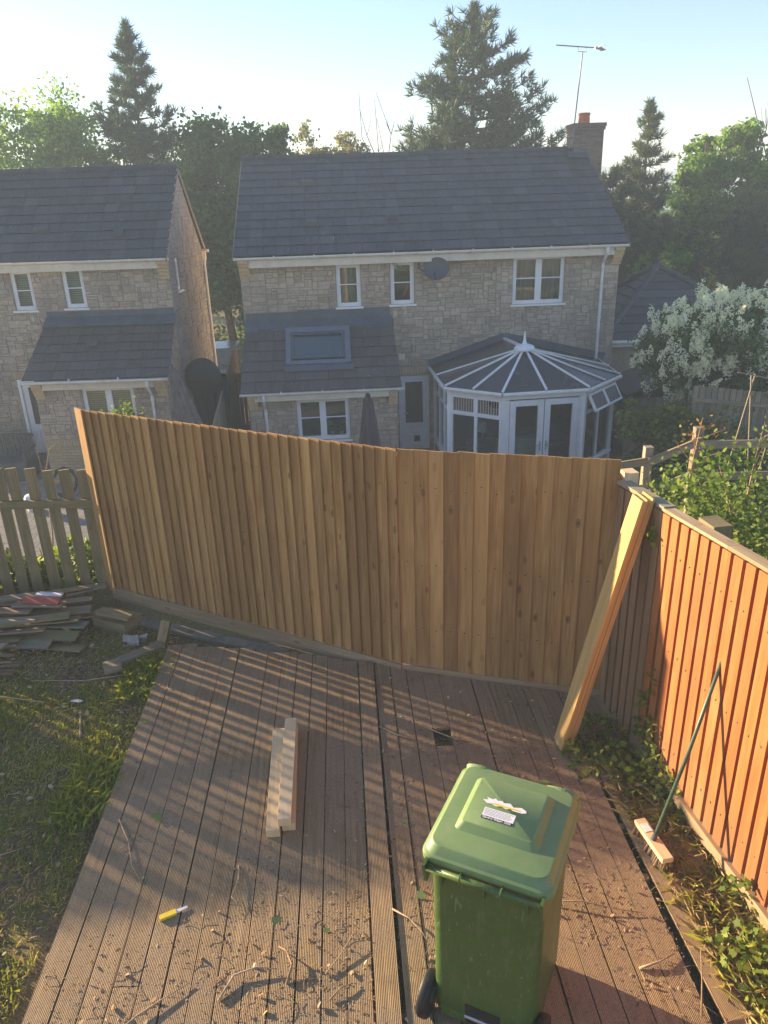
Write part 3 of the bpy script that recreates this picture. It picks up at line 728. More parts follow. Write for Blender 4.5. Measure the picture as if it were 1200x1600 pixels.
def back_box(mb, fr, u0, u1, w0, w1, z0, z1, sides='lrbtf'):
    """inward-closing shell: left, right, back, top, floor"""
    if 'l' in sides: mb.face([fr.p(u0, w0, z0), fr.p(u0, w1, z0), fr.p(u0, w1, z1), fr.p(u0, w0, z1)])
    if 'r' in sides: mb.face([fr.p(u1, w0, z0), fr.p(u1, w1, z0), fr.p(u1, w1, z1), fr.p(u1, w0, z1)])
    if 'b' in sides: mb.face([fr.p(u0, w0, z0), fr.p(u1, w0, z0), fr.p(u1, w0, z1), fr.p(u0, w0, z1)])
    if 't' in sides: mb.face([fr.p(u0, w0, z1), fr.p(u1, w0, z1), fr.p(u1, w1, z1), fr.p(u0, w1, z1)])
    if 'f' in sides: mb.face([fr.p(u0, w0, z0), fr.p(u1, w0, z0), fr.p(u1, w1, z0), fr.p(u0, w1, z0)])

GZ = -2.29
# ================================================================== MAIN HOUSE
H = Fr((-3.25, 19.0), rad(3.0)); HW = 9.22
house = thing('detached_house', 'large pale stone house with chimney, rear lean-to and conservatory, right of the gap', 'house', tuple(H.p(4.6, -3, GZ)))
W1 = (2.29, 2.87, 1.50, 2.50); W2 = (3.60, 4.17, 1.51, 2.51); W3 = (6.60, 7.88, 1.39, 2.53)
DOOR = (3.74, 4.52, GZ + .05, -.27); CON = (4.85, 8.9, GZ + .02, -.35)
ops = [W1, W2, W3, DOOR, CON]
mb = MB(); wall(mb, H, 0, HW, GZ - .1, 2.7, ops); o = mb.build('wall', 'mortar', house)
sops = ops + [(0, 3.62, GZ - 1, 1.42), (3.60, 4.66, -.27, -.03)]
mb = MB(); stones(mb, H, .22, HW, GZ, 2.62, sops, 0, 11); mb.build('stonework', 'stone', o)
# outer walls left, right, front, floors
RZ, RW = 5.0, -3.72     # ridge
mb = MB()
for u in (0, HW):
    sgn = 1 if u else -1
    mb.face([H.p(u, 0, GZ), H.p(u, 2 * RW, GZ), H.p(u, 2 * RW, 2.7), H.p(u, RW, RZ - .08), H.p(u, 0, 2.7)], [(0, 0)] * 5)
    u2 = u - .25 * sgn
    mb.face([H.p(u2, -.22, GZ), H.p(u2, 2 * RW, GZ), H.p(u2, 2 * RW, 2.7), H.p(u2, -.22, 2.7)])
mb.face([H.p(0, 2 * RW, GZ), H.p(HW, 2 * RW, GZ), H.p(HW, 2 * RW, 2.7), H.p(0, 2 * RW, 2.7)])
mb.build('outer_wall', 'stone', house)
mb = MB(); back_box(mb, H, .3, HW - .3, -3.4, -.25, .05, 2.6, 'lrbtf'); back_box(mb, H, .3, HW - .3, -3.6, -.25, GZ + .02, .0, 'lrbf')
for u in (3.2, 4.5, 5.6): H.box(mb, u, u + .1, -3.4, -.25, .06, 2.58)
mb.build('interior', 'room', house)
# quoins left edge
for zz in (0,):
    mb = MB(); stones(mb, H, 0, .22, 1.5, 2.3, [], 0, 4, .11); mb.build('quoin', 'stone', o)
# roof
mb = MB(); tiles(mb, H, -.08, HW + .10, .36, 2.77, -.08, HW + .10, RW, RZ, 12, .03, seed=3)
rf = mb.build('roof', 'roof', house)
mb = MB(); tiles(mb, Fr(tuple(H.p(HW, 2 * RW, 0)[:2]), rad(183)), -.1, HW + .08, .36, 2.77, -.1, HW + .08, RW, RZ, 8, .03, seed=5); mb.build('front_slope', 'roof', rf)
mb = MB(); k = 22
for i in range(k):
    u0 = -.1 + (8.98 + .1) * i / k; u1 = -.1 + (8.98 + .1) * (i + 1) / k
    r_ = .10 + random.uniform(-.004, .004); mb.tube([H.p(u0 + .004, RW, RZ - .02), H.p(u1 - .004, RW, RZ - .02)], r_, 10, r=random.random())
mb.build('ridge_tiles', 'roof', rf)
for u in (-.1, HW + .08):
    mb = MB()
    for (w0, z0, w1, z1) in ((.34, 2.76, RW, RZ - .005),):
        a, b = H.p(u, w0, z0), H.p(u, w1, z1); mb.box8([a - V(0, 0, .09), a - V(0, 0, .09) + H.X * .03, b - V(0, 0, .09), b - V(0, 0, .09) + H.X * .03, a + V(0, 0, .01), a + V(0, 0, .01) + H.X * .03, b + V(0, 0, .01), b + V(0, 0, .01) + H.X * .03], 1)
    mb.build('verge', 'mortar', rf)
# roof vents
for (u, t) in ((1.65, .66), (1.75, .25), (3.72, .29), ):
    wv, zv = .36 + (RW - .36) * t, 2.77 + (RZ - 2.77) * t
    mb = MB(); mb.box8([H.p(u + dx * .13 - (.0 if not z else 0), wv - dy * .22, zv + dy * .135 + .035 + z * (.085 - .05 * dy)) for z in (0, 1) for dy in (0, 1) for dx in (-1, 1)], 1)
    mb.build('roof_vent', 'roof', rf)
mb = MB(); H.box(mb, .25, HW - .22, .20, .235, 2.50, 2.70); H.box(mb, .25, HW - .22, -.02, .198, 2.62, 2.66); mb.build('fascia', 'fascia', house)
gutter(house, H, -.08, HW + .08, .30, 2.73)
corbel(house, H, 0.0, .245, 2.68, 0, .30, 5, .085); corbel(house, H, HW - .215, HW + .02, 2.68, 0, .30, 5, .085)
downpipe(house, H, 8.80, .30, .05, GZ + .05, 2.68)
window(house, H, *W1, 0, (), (2.02,), 'curtain')
window(house, H, *W2, 0, (), (2.02,), 'curtain', cfrac=.25)
window(house, H, *W3, 0, (7.24,), (2.0,), 'redcurt')
# small open vent sash above second window
mb = MB(); mb.beam(H.p(3.63, .10, 2.55), H.p(3.72, .22, 2.38), .05, .02); mb.beam(H.p(3.70, .10, 2.55), H.p(3.79, .22, 2.38), .02, .02); mb.build('window_stay', 'silver', house)
# rear door
mb = MB(); u0, u1, z0, z1 = DOOR
for bx in ((u0, u0 + .07, z0, z1), (u1 - .07, u1, z0, z1), (u0 + .07, u1 - .07, z1 - .07, z1)): H.box(mb, bx[0], bx[1], -.12, -.03, bx[2], bx[3])
fr_ = mb.build('door_frame', 'upvc', house)
mb = MB(); a, b = u0 + .075, u1 - .075
H.box(mb, a, b, -.10, -.05, z0 + .01, z0 + .66); H.box(mb, a, a + .09, -.10, -.05, z0 + .66, z1 - .075); H.box(mb, b - .09, b, -.10, -.05, z0 + .66, z1 - .075); H.box(mb, a + .09, b - .09, -.10, -.05, z1 - .17, z1 - .075); H.box(mb, a + .09, b - .09, -.10, -.05, z0 + .66, z0 + .72)
H.box(mb, a + .12, b - .12, -.05, -.04, z0 + .15, z0 + .55)
dr = mb.build('door', 'upvc', house)
mb = MB(); H.box(mb, a + .09, b - .09, -.08, -.07, z0 + .71, z1 - .165); mb.build('pane', 'darkroof', dr)
mb = MB(); H.box(mb, a + .3, a + .46, -.045, -.02, z0 + .22, z0 + .38); mb.build('cat_flap', 'black', dr)
mb = MB(); H.box(mb, a + .03, a + .15, -.05, 0, z0 + .98, z0 + 1.0); mb.build('handle', 'silver', dr)
mb = MB(); brickpanel(mb, H, 3.61, 4.66, -.262, -.035, .012); mb.build('lintel', 'soldier', house)
# wall vent, lights
mb = MB(); H.box(mb, 3.76, 3.90, .0, .05, .16, .30); H.box(mb, 3.79, 3.87, .05, .06, .19, .27); mb.build('flue_cover', 'fascia', house)
# lean-to
LU0, LU1, LW = .08, 3.58, 1.42
LWIN = (1.19, 2.43, -1.42, -.40)
mb = MB(); F2 = Fr(tuple(H.p(0, LW, 0)[:2]), rad(3)); wall(mb, F2, LU0, LU1, GZ - .1, -.2, [LWIN]); 
for u in (LU0, LU1): mb.face([H.p(u, 0, GZ), H.p(u, LW, GZ), H.p(u, LW, -.2), H.p(u, 0, 1.1)])
lw = mb.build('leanto_wall', 'mortar', house)
mb = MB(); stones(mb, F2, LU0, LU1, GZ, -.26, [LWIN, ], 0, 31)
FS = Fr(tuple(H.p(LU1, LW, 0)[:2]), rad(93)); stones(mb, FS, 0, 1.4, GZ, .95, [], 0, 33, clip=lambda u, z: z < -.25 + u * .85)
FS = Fr(tuple(H.p(LU0, 0, 0)[:2]), rad(-87)); stones(mb, FS, 0, 1.4, GZ, .95, [], 0, 34, clip=lambda u, z: z < .9 - u * .85)
mb.build('stonework', 'stone', lw)
sl = (1.22 + .13) / 1.66
SK = (1.0, 2.54)
mb = MB(); tiles(mb, H, -.06, 3.68, 1.70, -.14, .02, 3.60, .04, 1.22, 7, .03, skip=(SK[0] + .06, SK[1] - .06, 2.1, 6.0), seed=8)
lr = mb.build('leanto_roof', 'roof2', house)
mb = MB(); mb.face([H.p(0, 1.60, -.11), H.p(3.62, 1.60, -.11), H.p(3.62, .03, 1.17), H.p(0, .03, 1.17)]); mb.build('roof_underlay', 'black', lr)
def lp(u, t, up): 
    d = V(-1.66, 1.36); n_ = V(1.36, 1.66) / np.hypot(1.36, 1.66); q = V(1.70, -.14) + d * t + n_ * up; return H.p(u, q[0], q[1])
def lbox(mb, u0, u1, t0, t1, h0, h1): mb.box8([lp((u0, u1)[i & 1], (t0, t1)[(i >> 1) & 1], (h0, h1)[(i >> 2) & 1]) for i in range(8)], 0)
skyl = MB(); T0, T1 = .34, .86
lbox(skyl, SK[0], SK[0] + .12, T0, T1, .0, .10); lbox(skyl, SK[1] - .12, SK[1], T0, T1, .0, .10); lbox(skyl, SK[0] + .12, SK[1] - .12, T1 - .07, T1, .0, .10); lbox(skyl, SK[0] + .12, SK[1] - .12, T0, T0 + .05, .0, .09)
so_ = skyl.build('roof_window', 'darkmetal', house)
mb = MB(); lbox(mb, SK[0] + .15, SK[0] + .19, T0 + .07, T1 - .09, .085, .115); lbox(mb, SK[1] - .19, SK[1] - .15, T0 + .07, T1 - .09, .085, .115); lbox(mb, SK[0] + .19, SK[1] - .19, T1 - .11, T1 - .09, .085, .115); lbox(mb, SK[0] + .19, SK[1] - .19, T0 + .07, T0 + .10, .085, .115); mb.build('sash', 'lead', so_)
mb = MB(); lbox(mb, SK[0] + .11, SK[1] - .11, T0 + .04, T1 - .06, .06, .07); mb.build('pane', 'glass', so_)
mb = MB(); lbox(mb, SK[0] + .11, SK[1] - .11, T0 + .04, T1 - .06, .0, .01); mb.build('blind', 'blind', so_)
mb = MB(); lbox(mb, SK[0] - .04, SK[1] + .06, T0 - .085, T0, .035, .05); mb.build('apron', 'lead', so_)
mb = MB(); H.box(mb, .04, 1.34, .012, .03, 1.16, 1.43); H.box(mb, 1.3, 3.56, .018, .036, 1.18, 1.47)
mb.box8([H.p((.02, 3.60)[i & 1], ((.30, .02)[(i >> 1) & 1]), ((.985 + .04, 1.19 + .06)[(i >> 1) & 1]) + .02 * ((i >> 2) & 1)) for i in range(8)], 0)
mb.build('flashing', 'lead', lr)
mb = MB(); F2.box(mb, .25, 3.38, .16, .19, -.37, -.19); mb.build('fascia', 'fascia', house)
gutter(house, F2, -.08, 3.74, .25, -.17)
corbel(house, F2, LU0, LU0 + .22, -.22, 0, .22, 5, .08); corbel(house, F2, LU1 - .2, LU1 + .01, -.22, 0, .22, 5, .08)
downpipe(house, F2, .46, .25, .05, GZ + .05, -.22)
window(house, F2, *LWIN, 0, (1.80,), (-.87,), None)
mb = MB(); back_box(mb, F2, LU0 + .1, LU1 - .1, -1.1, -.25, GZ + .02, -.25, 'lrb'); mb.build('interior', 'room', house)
# pot plants on the kitchen sill (leafy, inside the window)
for (u, s_) in ((2.0, .12), (2.22, .10)):
    t = thing('pot_plant', 'leafy pot plant behind the %s of the kitchen window pane' % ('middle' if u < 2.1 else 'right edge'), 'plant', tuple(F2.p(u, -.30, LWIN[2] + .02)), 'pot plants on the kitchen windowsill')
    mb = MB(); mb.lathe(wloc(t), [(0, 0), (.045, 0), (.06, .1), (.05, .1), (0, .09)]); mb.build('pot', 'upvc', t)
    shrub('lf_light', t, [V(*wloc(t)) + V(0, 0, .22), V(*wloc(t)) + V(.03, 0, .3)], 120, .06, .05, 5)
mb = MB(); F2.box(mb, 1.2, 2.42, -.45, -.2, LWIN[2] - .03, LWIN[2] + .01); mb.build('inner_sill', 'upvc', house)
# chimney
ch = MB(); c0, c1 = 8.93, 9.74; wf, wb = RW + .30, RW - .42
def chf(mb, u0, u1, w0, w1, z0, z1):
    for (A, B, L) in [((u0, w0), (u1, w0), u1 - u0), ((u1, w0), (u1, w1), w0 - w1), ((u1, w1), (u0, w1), u1 - u0), ((u0, w1), (u0, w0), w0 - w1)]:
        mb.face([H.p(A[0], A[1], z0), H.p(B[0], B[1], z0), H.p(B[0], B[1], z1), H.p(A[0], A[1], z1)], [(0, z0), (L, z0), (L, z1), (0, z1)])
    mb.face([H.p(u0, w0, z1), H.p(u1, w0, z1), H.p(u1, w1, z1), H.p(u0, w1, z1)], [(0, 0), (1, 0), (1, 1), (0, 1)])
chf(ch, c0, c1, wf, wb, 4.3, 5.62); chf(ch, HW + .02, c1, wf, wb, GZ, 4.3)
chf(ch, c0 - .03, c1 + .03, wf + .03, wb - .03, 5.45, 5.53); chf(ch, c0 - .05, c1 + .05, wf + .05, wb - .05, 5.53, 5.62)
cho = ch.build('chimney', 'cbrick', house)
mb = MB(); pc = H.p(9.28, RW - .06, 5.62); mb.lathe(pc, [(.0, 0), (.16, 0), (.145, .2), (.16, .22), (.16, .27), (.12, .27), (.11, .05), (0, .05)], 18); mb.build('chimney_pot', 'terracotta', cho)
mb = MB(); H.box(mb, c0 - .02, HW + .1, wf + .0, wf + .02, 4.72, 4.98); H.box(mb, c0 - .10, c0, wb, wf + .02, 5.02, 5.10); mb.box8([H.p((8.75, 9.30)[i & 1], (wf + .22, wf)[(i >> 1) & 1], (4.78, 4.92)[(i >> 1) & 1] + .015 * ((i >> 2) & 1)) for i in range(8)], 0)
mb.build('flashing', 'lead', cho)

# TV aerial
ae = thing('tv_aerial', 'long thin rooftop aerial on a tall mast strapped to the brick chimney', 'aerial', tuple(H.p(8.88, RW + .34, 5.05)))
mb = MB(); a0, a1 = H.p(8.86, RW + .36, 5.0), H.p(9.05, RW + .2, 7.30); mb.tube([a0, a1], .017, 8); mb.build('mast', 'aerial', ae)
mb = MB(); L0, L1 = H.p(8.24, RW + .5, 7.42), H.p(9.58, RW - .1, 7.42); mb.tube([L0, L1], .012, 6)
ax = (L1 - L0) / np.linalg.norm(L1 - L0); pr = np.cross(ax, V(0, 0, 1))
for i in range(24):
    c = L0 + (L1 - L0) * (i + .5) / 26; l = .045 + .02 * (i / 24); mb.tube([c - pr * l, c + pr * l], .006, 4); mb.tube([c - V(0, 0, .02), c + V(0, 0, .022)], .005, 4)
mb.build('boom', 'aerial', ae)
mb = MB(); c = L1
for s_ in (-1, 1): mb.box(c - ax * .12 + V(0, 0, .0), ax * .2 + V(0, 0, s_ * .07), pr * .18 - pr * .0, V(0, 0, .01))
mb.box(c - ax * .15 - pr * .03 - V(0, 0, .03), ax * .12, pr * .06, V(0, 0, .06)); mb.build('reflector', 'upvc', ae)
mb = MB(); g = a1; mb.tube([g + ax * -.16 + V(0, 0, .11), g + ax * -.16, g + ax * .12, g + ax * .12 + V(0, 0, .11)], .009, 6); mb.build('bracket', 'aerial', ae)
mb = MB(); H.box(mb, c0 - .04, c0 + .02, wb, wf + .04, 5.30, 5.33); H.box(mb, 8.82, 9.05, wf, wf + .03, 5.05, 5.08); H.box(mb, 8.82, 9.05, wf, wf + .03, 5.28, 5.31); mb.build('strap', 'aerial', ae)

# satellite dish
di = thing('satellite_dish', 'round dark grey satellite dish on the house wall under the gutter', 'satellite dish', tuple(H.p(4.66, 0, 2.25)))
mb = MB(); dc = H.p(4.68, .34, 2.34); dn = (H.N * .9 - H.X * .25 + V(0, 0, .38)); dn = dn / np.linalg.norm(dn); du = np.cross(dn, V(0, 0, 1)); du /= np.linalg.norm(du); dv = np.cross(du, dn)
rings = 6; seg = 28; base = []
for sgn in (0, .012):
    for i in range(rings):
        for k in range(seg):
            f_ = lambda i, k: dc + (du * math.cos(2 * math.pi * k / seg) * .30 + dv * math.sin(2 * math.pi * k / seg) * .27) * (i / rings) + dn * (.07 * (i / rings) ** 2 - .05 - sgn)
            mb.face([f_(i, k), f_(i, k + 1), f_(i + 1, k + 1), f_(i + 1, k)])
mb.build('reflector', 'dish', di)
mb = MB(); mb.tube([dc - dn * .06, H.p(4.70, .05, 2.22)], .02, 6); H.box(mb, 4.64, 4.76, 0.015, .05, 2.12, 2.32); mb.build('wall_bracket', 'dish', di)
mb = MB(); mb.tube([dc - dv * .27, dc - dv * .2 + dn * .32], .010, 6); mb.tube([dc - dv * .2 + dn * .30, dc - dv * .17 + dn * .40], .028, 8); mb.build('receiver_arm', 'dish', di)
mb = MB(); mb.tube([H.p(4.30, .02, 2.48), H.p(4.27, .03, 2.36), H.p(4.36, .05, 2.28), H.p(4.60, .04, 2.26)], .008, 5); mb.build('cable', 'black', di)

# ------------------------------------------------------------------ conservatory (part of the ground; stands against the house but is its own thing)
con = thing('conservatory', 'white framed conservatory with dark ribbed roof and open top vents against the stone house', 'conservatory', tuple(H.p(6.8, 1.3, GZ)))
def loc(x, y): d = V(x, y, 0) - H.o; return (float(d @ H.X), float(d @ H.N))
EZ = -.03
EP = [(4.55, 0), (4.62, 2.30), (5.75, 3.13), (7.68, 3.02), (8.76, 1.90), (8.84, 0)]     # eave corners (u,w)
PK = (6.45, 2.05, .70)
BZ = GZ
crown_c = H.p(*PK)
rt = MB(); bars = MB()
RB = H.p(6.42, .03, .56)          # where the short ridge meets the wall
eave = [H.p(u, w_, EZ) for u, w_ in EP]
def split(a, b, n): return [a + (b - a) * i / n for i in range(n + 1)]
panels = []
for i, n in ((0, 2), (1, 2), (2, 2), (3, 2), (4, 2)):
    P = split(eave[i], eave[i + 1], n)
    for j in range(n): panels.append((P[j], P[j + 1], i, j, n))
def slab(mb, a, b, c, d=None, t=.03):
    pts = [a, b, c] + ([d] if d is not None else []); mb.face(pts); mb.face([p - V(0, 0, t) for p in reversed(pts)])
    for i in range(len(pts)): j = (i + 1) % len(pts); mb.face([pts[i], pts[i] - V(0, 0, t), pts[j] - V(0, 0, t), pts[j]])
for (a, b, i, j, n) in panels:
    if i == 0: 
        if j == 0: slab(rt, a, b, crown_c, RB)
        else: slab(rt, a, b, crown_c)
    elif i == 4:
        if j == n - 1: slab(rt, a, b, RB, crown_c)
        else: slab(rt, a, b, crown_c)
    else: slab(rt, a, b, crown_c)
cr = rt.build('roof', 'darkroof', con)
barpts = []
for i in range(5):
    n = 2; P = split(eave[i], eave[i + 1], n)
    for j in range(n):
        if i == 0 and j == 0: continue
        barpts.append(P[j])
barpts = barpts + []
for p in barpts:
    b_ = MB(); q = crown_c + (p - crown_c) * .05; d = (p - crown_c); end = p + d / np.linalg.norm(d) * .02
    b_.beam(q + V(0, 0, .025), end + V(0, 0, .025), .045, .035, side=np.cross(d, V(0, 0, 1))); b_.build('glazing_bar', 'upvc', cr)
b_ = MB(); b_.beam(crown_c + V(0, 0, .02), RB + V(0, 0, .02), .07, .05, side=H.X); b_.build('ridge_bar', 'upvc', cr)
mb = MB(); mb.lathe(crown_c + V(0, 0, .01), [(0, .09), (.10, .085), (.20, .05), (.235, .0), (.235, -.04), (0, -.05)], 14); mb.lathe(crown_c + V(0, 0, .09), [(0, .30), (.012, .28), (.035, .08), (.05, .03), (.04, .0), (.06, -.01)], 10); mb.build('finial', 'upvc', cr)
# lead flashing where roof meets wall
fl = MB(); fl.beam(H.p(4.5, .03, EZ + .06), RB + V(0, 0, .08), .16, .02, side=(0, 0, 1)); fl.beam(H.p(9.02, .03, EZ + .06), RB + V(0, 0, .08), .16, .02, side=(0, 0, 1)); fl.build('flashing', 'lead', cr)
gt = MB()
for i in range(5):
    a, b = eave[i], eave[i + 1]; ctr = H.p(6.75, 1.2, EZ); o_ = ((a + b) / 2 - ctr); o_[2] = 0; o_ /= np.linalg.norm(o_)
    gt.tube([a + o_ * .03 - V(0, 0, .05), b + o_ * .03 - V(0, 0, .05)], .045, 8)
gt.build('gutter', 'gutter', con)
# walls
WP = [(4.66, 0.02), (4.72, 2.24), (5.79, 3.04), (7.64, 2.94), (8.66, 1.84), (8.74, 0.02)]
HT = EZ - .11; SILL = BZ + .42
def facet(a, b):
    d = np.array(b) - np.array(a); L = float(np.hypot(*d)); pa = H.p(a[0], a[1], 0); pb = H.p(b[0], b[1], 0); dd = pb - pa
    return Fr((pa[0], pa[1]), math.atan2(dd[1], dd[0])), L
def light(fr, mbf, panes, u0, u1, z0, z1, f=.05, d=.0):
    for bx in ((u0, u0 + f, z0, z1), (u1 - f, u1, z0, z1), (u0 + f, u1 - f, z1 - f, z1), (u0 + f, u1 - f, z0, z0 + f)): fr.box(mbf, bx[0], bx[1], -.05 + d, .012 + d, bx[2], bx[3])
    panes.append((fr, u0 + f - .01, u1 - f + .01, z0 + f - .01, z1 - f + .01, d))
frm = MB(); panes = []; posts = MB(); vents = []
base = MB()
for i in range(5):
    fr, L = facet(WP[i], WP[i + 1]); frm = MB()
    fr.box(posts, -.05, .05, -.06, .03, BZ, HT)
    if i == 4: fr.box(posts, L - .05, L + .05, -.06, .03, BZ, HT)
    fr.box(posts, .05, L - .05, -.06, .02, HT - .08, HT)
    if i == 2:   # french doors
        h = HT - .09; a, b = .08, L - .08; mid = (a + b) / 2
        fr.box(frm, .05, .14, -.05, .01, BZ + .02, h); fr.box(frm, L - .14, L - .05, -.05, .01, BZ + .02, h)
        for (p, q) in ((.15, mid - .01), (mid + .01, L - .15)):
            d_ = MB(); pn = []; light(fr, d_, pn, p, q, BZ + .04, h - .02, .13, .01); dob = d_.build('door', 'upvc', con)
            g = MB(); pf = pn[0]; fr.box(g, pf[1], pf[2], -.03, -.022, pf[3], pf[4]); g.build('pane', 'glass', dob)
            hd = MB(); uu = q - .06 if p < mid - .5 and p == .15 else p + .06
            fr.box(hd, uu - .015, uu + .015, .02, .035, -1.42, -1.20); fr.box(hd, uu - (.12 if uu < mid else 0), uu + (0 if uu < mid else .12), .04, .055, -1.30, -1.28)
            hd.build('handle', 'silver', dob)
    else:
        n = {0: 3, 1: 2, 3: 2, 4: 3}[i]; sl0 = SILL
        fr.box(base, -.02, L + .02, -.08, .0, BZ, sl0 - .03); fr.box(frm, 0, L, -.08, .07, sl0 - .03, sl0)
        TZ = HT - .50
        for k in range(n):
            a = .05 + (L - .1) * k / n; b = .05 + (L - .1) * (k + 1) / n
            pn = []
            light(fr, frm, panes, a, b, sl0, TZ, .035)
            if i == 3:   # vents hinged open at the top
                vm = MB(); ang = rad(30); zt = HT - .085; hgt = .42
                def vp(u, s_, t): # s along sash downwards, t thickness outward
                    return fr.p(u, .02 + math.sin(ang) * s_ + math.cos(ang) * t, zt - math.cos(ang) * s_ + math.sin(ang) * t)
                def vb(m_, u0, u1, s0, s1, t0, t1): m_.box8([vp((u0, u1)[q & 1], (s0, s1)[(q >> 1) & 1], (t0, t1)[(q >> 2) & 1]) for q in range(8)], 0)
                for bx in ((a, a + .05, 0, hgt), (b - .05, b, 0, hgt), (a + .05, b - .05, 0, .05), (a + .05, b - .05, hgt - .05, hgt)): vb(vm, bx[0], bx[1], bx[2], bx[3], 0, .05)
                vo_ = vm.build('top_vent', 'upvc', con); g = MB(); vb(g, a + .04, b - .04, .04, hgt - .04, .02, .03); g.build('pane', 'obscured', vo_)
                fr.box(frm, a, b, -.05, .01, TZ, TZ + .05)
            else:
                light(fr, frm, panes, a, b, TZ + .003, HT - .082, .05, .012)
                # leaded pattern
                if i == 1:
                    for q in range(1, 8):
                        x = a + .05 + (b - a - .1) * q / 8; fr.box(frm, x - .003, x + .003, -.012, -.006, TZ + .05, HT - .13)
    frm.build('window_frame', 'upvc', con)
con_w = posts.build('frame', 'upvc', con)
for (fr, a, b, c, d, dd) in panes:
    g = MB(); fr.box(g, a, b, -.03 + dd, -.022 + dd, c, d); g.build('pane', 'glass', con_w)
base.build('dwarf_wall', 'brick', con)
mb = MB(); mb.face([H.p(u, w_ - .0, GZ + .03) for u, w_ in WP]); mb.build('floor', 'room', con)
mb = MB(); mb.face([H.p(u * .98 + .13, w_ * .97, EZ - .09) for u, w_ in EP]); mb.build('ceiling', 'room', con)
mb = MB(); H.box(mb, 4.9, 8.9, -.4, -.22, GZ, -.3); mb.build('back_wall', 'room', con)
# things inside the conservatory
ac = thing('armchair', 'white armchair inside the conservatory behind the second window', 'armchair', tuple(H.p(6.35, 2.1, GZ + .03)))
mb = MB(); H.box(mb, 6.1, 6.7, 1.8, 2.35, GZ + .04, GZ + .45); mb.build('seat', 'curtain', ac)
mb = MB(); mb.beam(H.p(6.1, 2.40, GZ + .5), H.p(6.1, 2.46, GZ + .98), .12, .62, side=H.N); mb.beam(H.p(6.4, 2.38, GZ + .3), H.p(6.4, 2.46, GZ + 1.02), .14, .6, side=H.N); mb.build('backrest', 'curtain', ac)
ta = thing('lamp', 'small silver table lamp inside the conservatory left of the armchair', 'lamp', tuple(H.p(5.55, 1.9, GZ + .75)))
mb = MB(); mb.lathe(wloc(ta), [(0, 0), (.09, 0), (.09, .02), (.012, .04), (.012, .32)], 12); mb.build('lamp_base', 'silver', ta)
mb = MB(); mb.lathe(V(*wloc(ta)) + V(0, 0, .30), [(.14, 0), (.09, .2)], 16); mb.build('lamp_shade', 'curtain', ta)
tb = thing('table', 'dark table inside the conservatory under the lamp', 'table', tuple(H.p(5.6, 1.9, GZ + .03)))
mb = MB(); H.box(mb, 5.2, 6.0, 1.5, 2.2, GZ + .70, GZ + .745); mb.build('tabletop', 'splinter', tb)
for u, w_ in ((5.25, 1.55), (5.95, 1.55), (5.25, 2.15), (5.95, 2.15)):
    mb = MB(); H.box(mb, u - .025, u + .025, w_ - .025, w_ + .025, GZ + .03, GZ + .70); mb.build('leg', 'splinter', tb)

# ================================================================== LEFT HOUSE
B = Fr((-12.2, 19.1), 0.0); BW = 7.25      # right corner at x=-4.95
lh = thing('neighbouring_house', 'smaller pale stone house at the left edge with brown lean-to roof and white back door', 'house', tuple(B.p(3.6, -2, GZ)))
bu = lambda x: x + 12.2
A1 = (bu(-8.78), bu(-8.27), 1.67, 2.60); A2 = (bu(-7.54), bu(-7.03), 1.69, 2.62); AD = (bu(-9.13), bu(-8.20), GZ + .28, -.02)
mb = MB(); wall(mb, B, 0, BW, GZ - .1, 2.75, [A1, A2, AD]); o = mb.build('wall', 'mortar', lh)
mb = MB(); stones(mb, B, 0, BW, GZ + .95, 2.68, [A1, A2, AD, (bu(-8.12), BW, GZ, 1.55), (bu(-9.2), bu(-8.1), -.02, .2)], 0, 51); mb.build('stonework', 'stone', o)
mb = MB(); brickpanel(mb, B, 0, AD[0], GZ - .05, GZ + .75, .014); mb.build('brick_base', 'brick', o)
mb = MB(); brickpanel(mb, B, 0, AD[0], GZ + .752, GZ + .95, .014); brickpanel(mb, B, AD[0] - .1, bu(-8.12), -.015, .19, .016); mb.build('soldier_course', 'soldier', o)
LRZ, LRW, LD = 4.80, -1.95, -3.85
mb = MB(); G = Fr(tuple(B.p(BW, 0, 0)[:2]), rad(90)); GW = (.62, .98, 1.95, 2.72)
wall(mb, G, 0, 3.85, GZ - .1, 2.72, [GW]); mb.face([G.p(0, 0, 2.72), G.p(3.85, 0, 2.72), G.p(1.95, 0, LRZ - .05)], [(0, 0)] * 3)
mb.face([B.p(0, LD, GZ), B.p(BW, LD, GZ), B.p(BW, LD, 2.72), B.p(0, LD, 2.72)]); gm = mb.build('gable_wall', 'mortar', lh)
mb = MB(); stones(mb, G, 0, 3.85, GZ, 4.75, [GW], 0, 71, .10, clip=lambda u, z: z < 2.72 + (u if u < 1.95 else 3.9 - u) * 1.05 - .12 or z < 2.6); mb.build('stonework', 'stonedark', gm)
window(lh, G, *GW, 0, (), (2.3,), None, inset=.04)
mb = MB(); tiles(mb, B, 0, BW + .07, .30, 2.80, 0, BW + .07, LRW, LRZ, 10, .03, seed=13); r2 = mb.build('roof', 'roof', lh)
mb = MB(); tiles(mb, Fr(tuple(B.p(BW, LD, 0)[:2]), rad(180)), -.07, BW, .30, 2.72, -.07, BW, LRW + .0, LRZ, 8, .03, seed=14); mb.build('front_slope', 'roof', r2)
mb = MB()
for i in range(18): mb.tube([B.p(BW * i / 18 + .004, LRW, LRZ - .01), B.p(BW * (i + 1) / 18 + .02, LRW, LRZ - .01)], .095, 10, r=random.random())
mb.build('ridge_tiles', 'roof', r2)
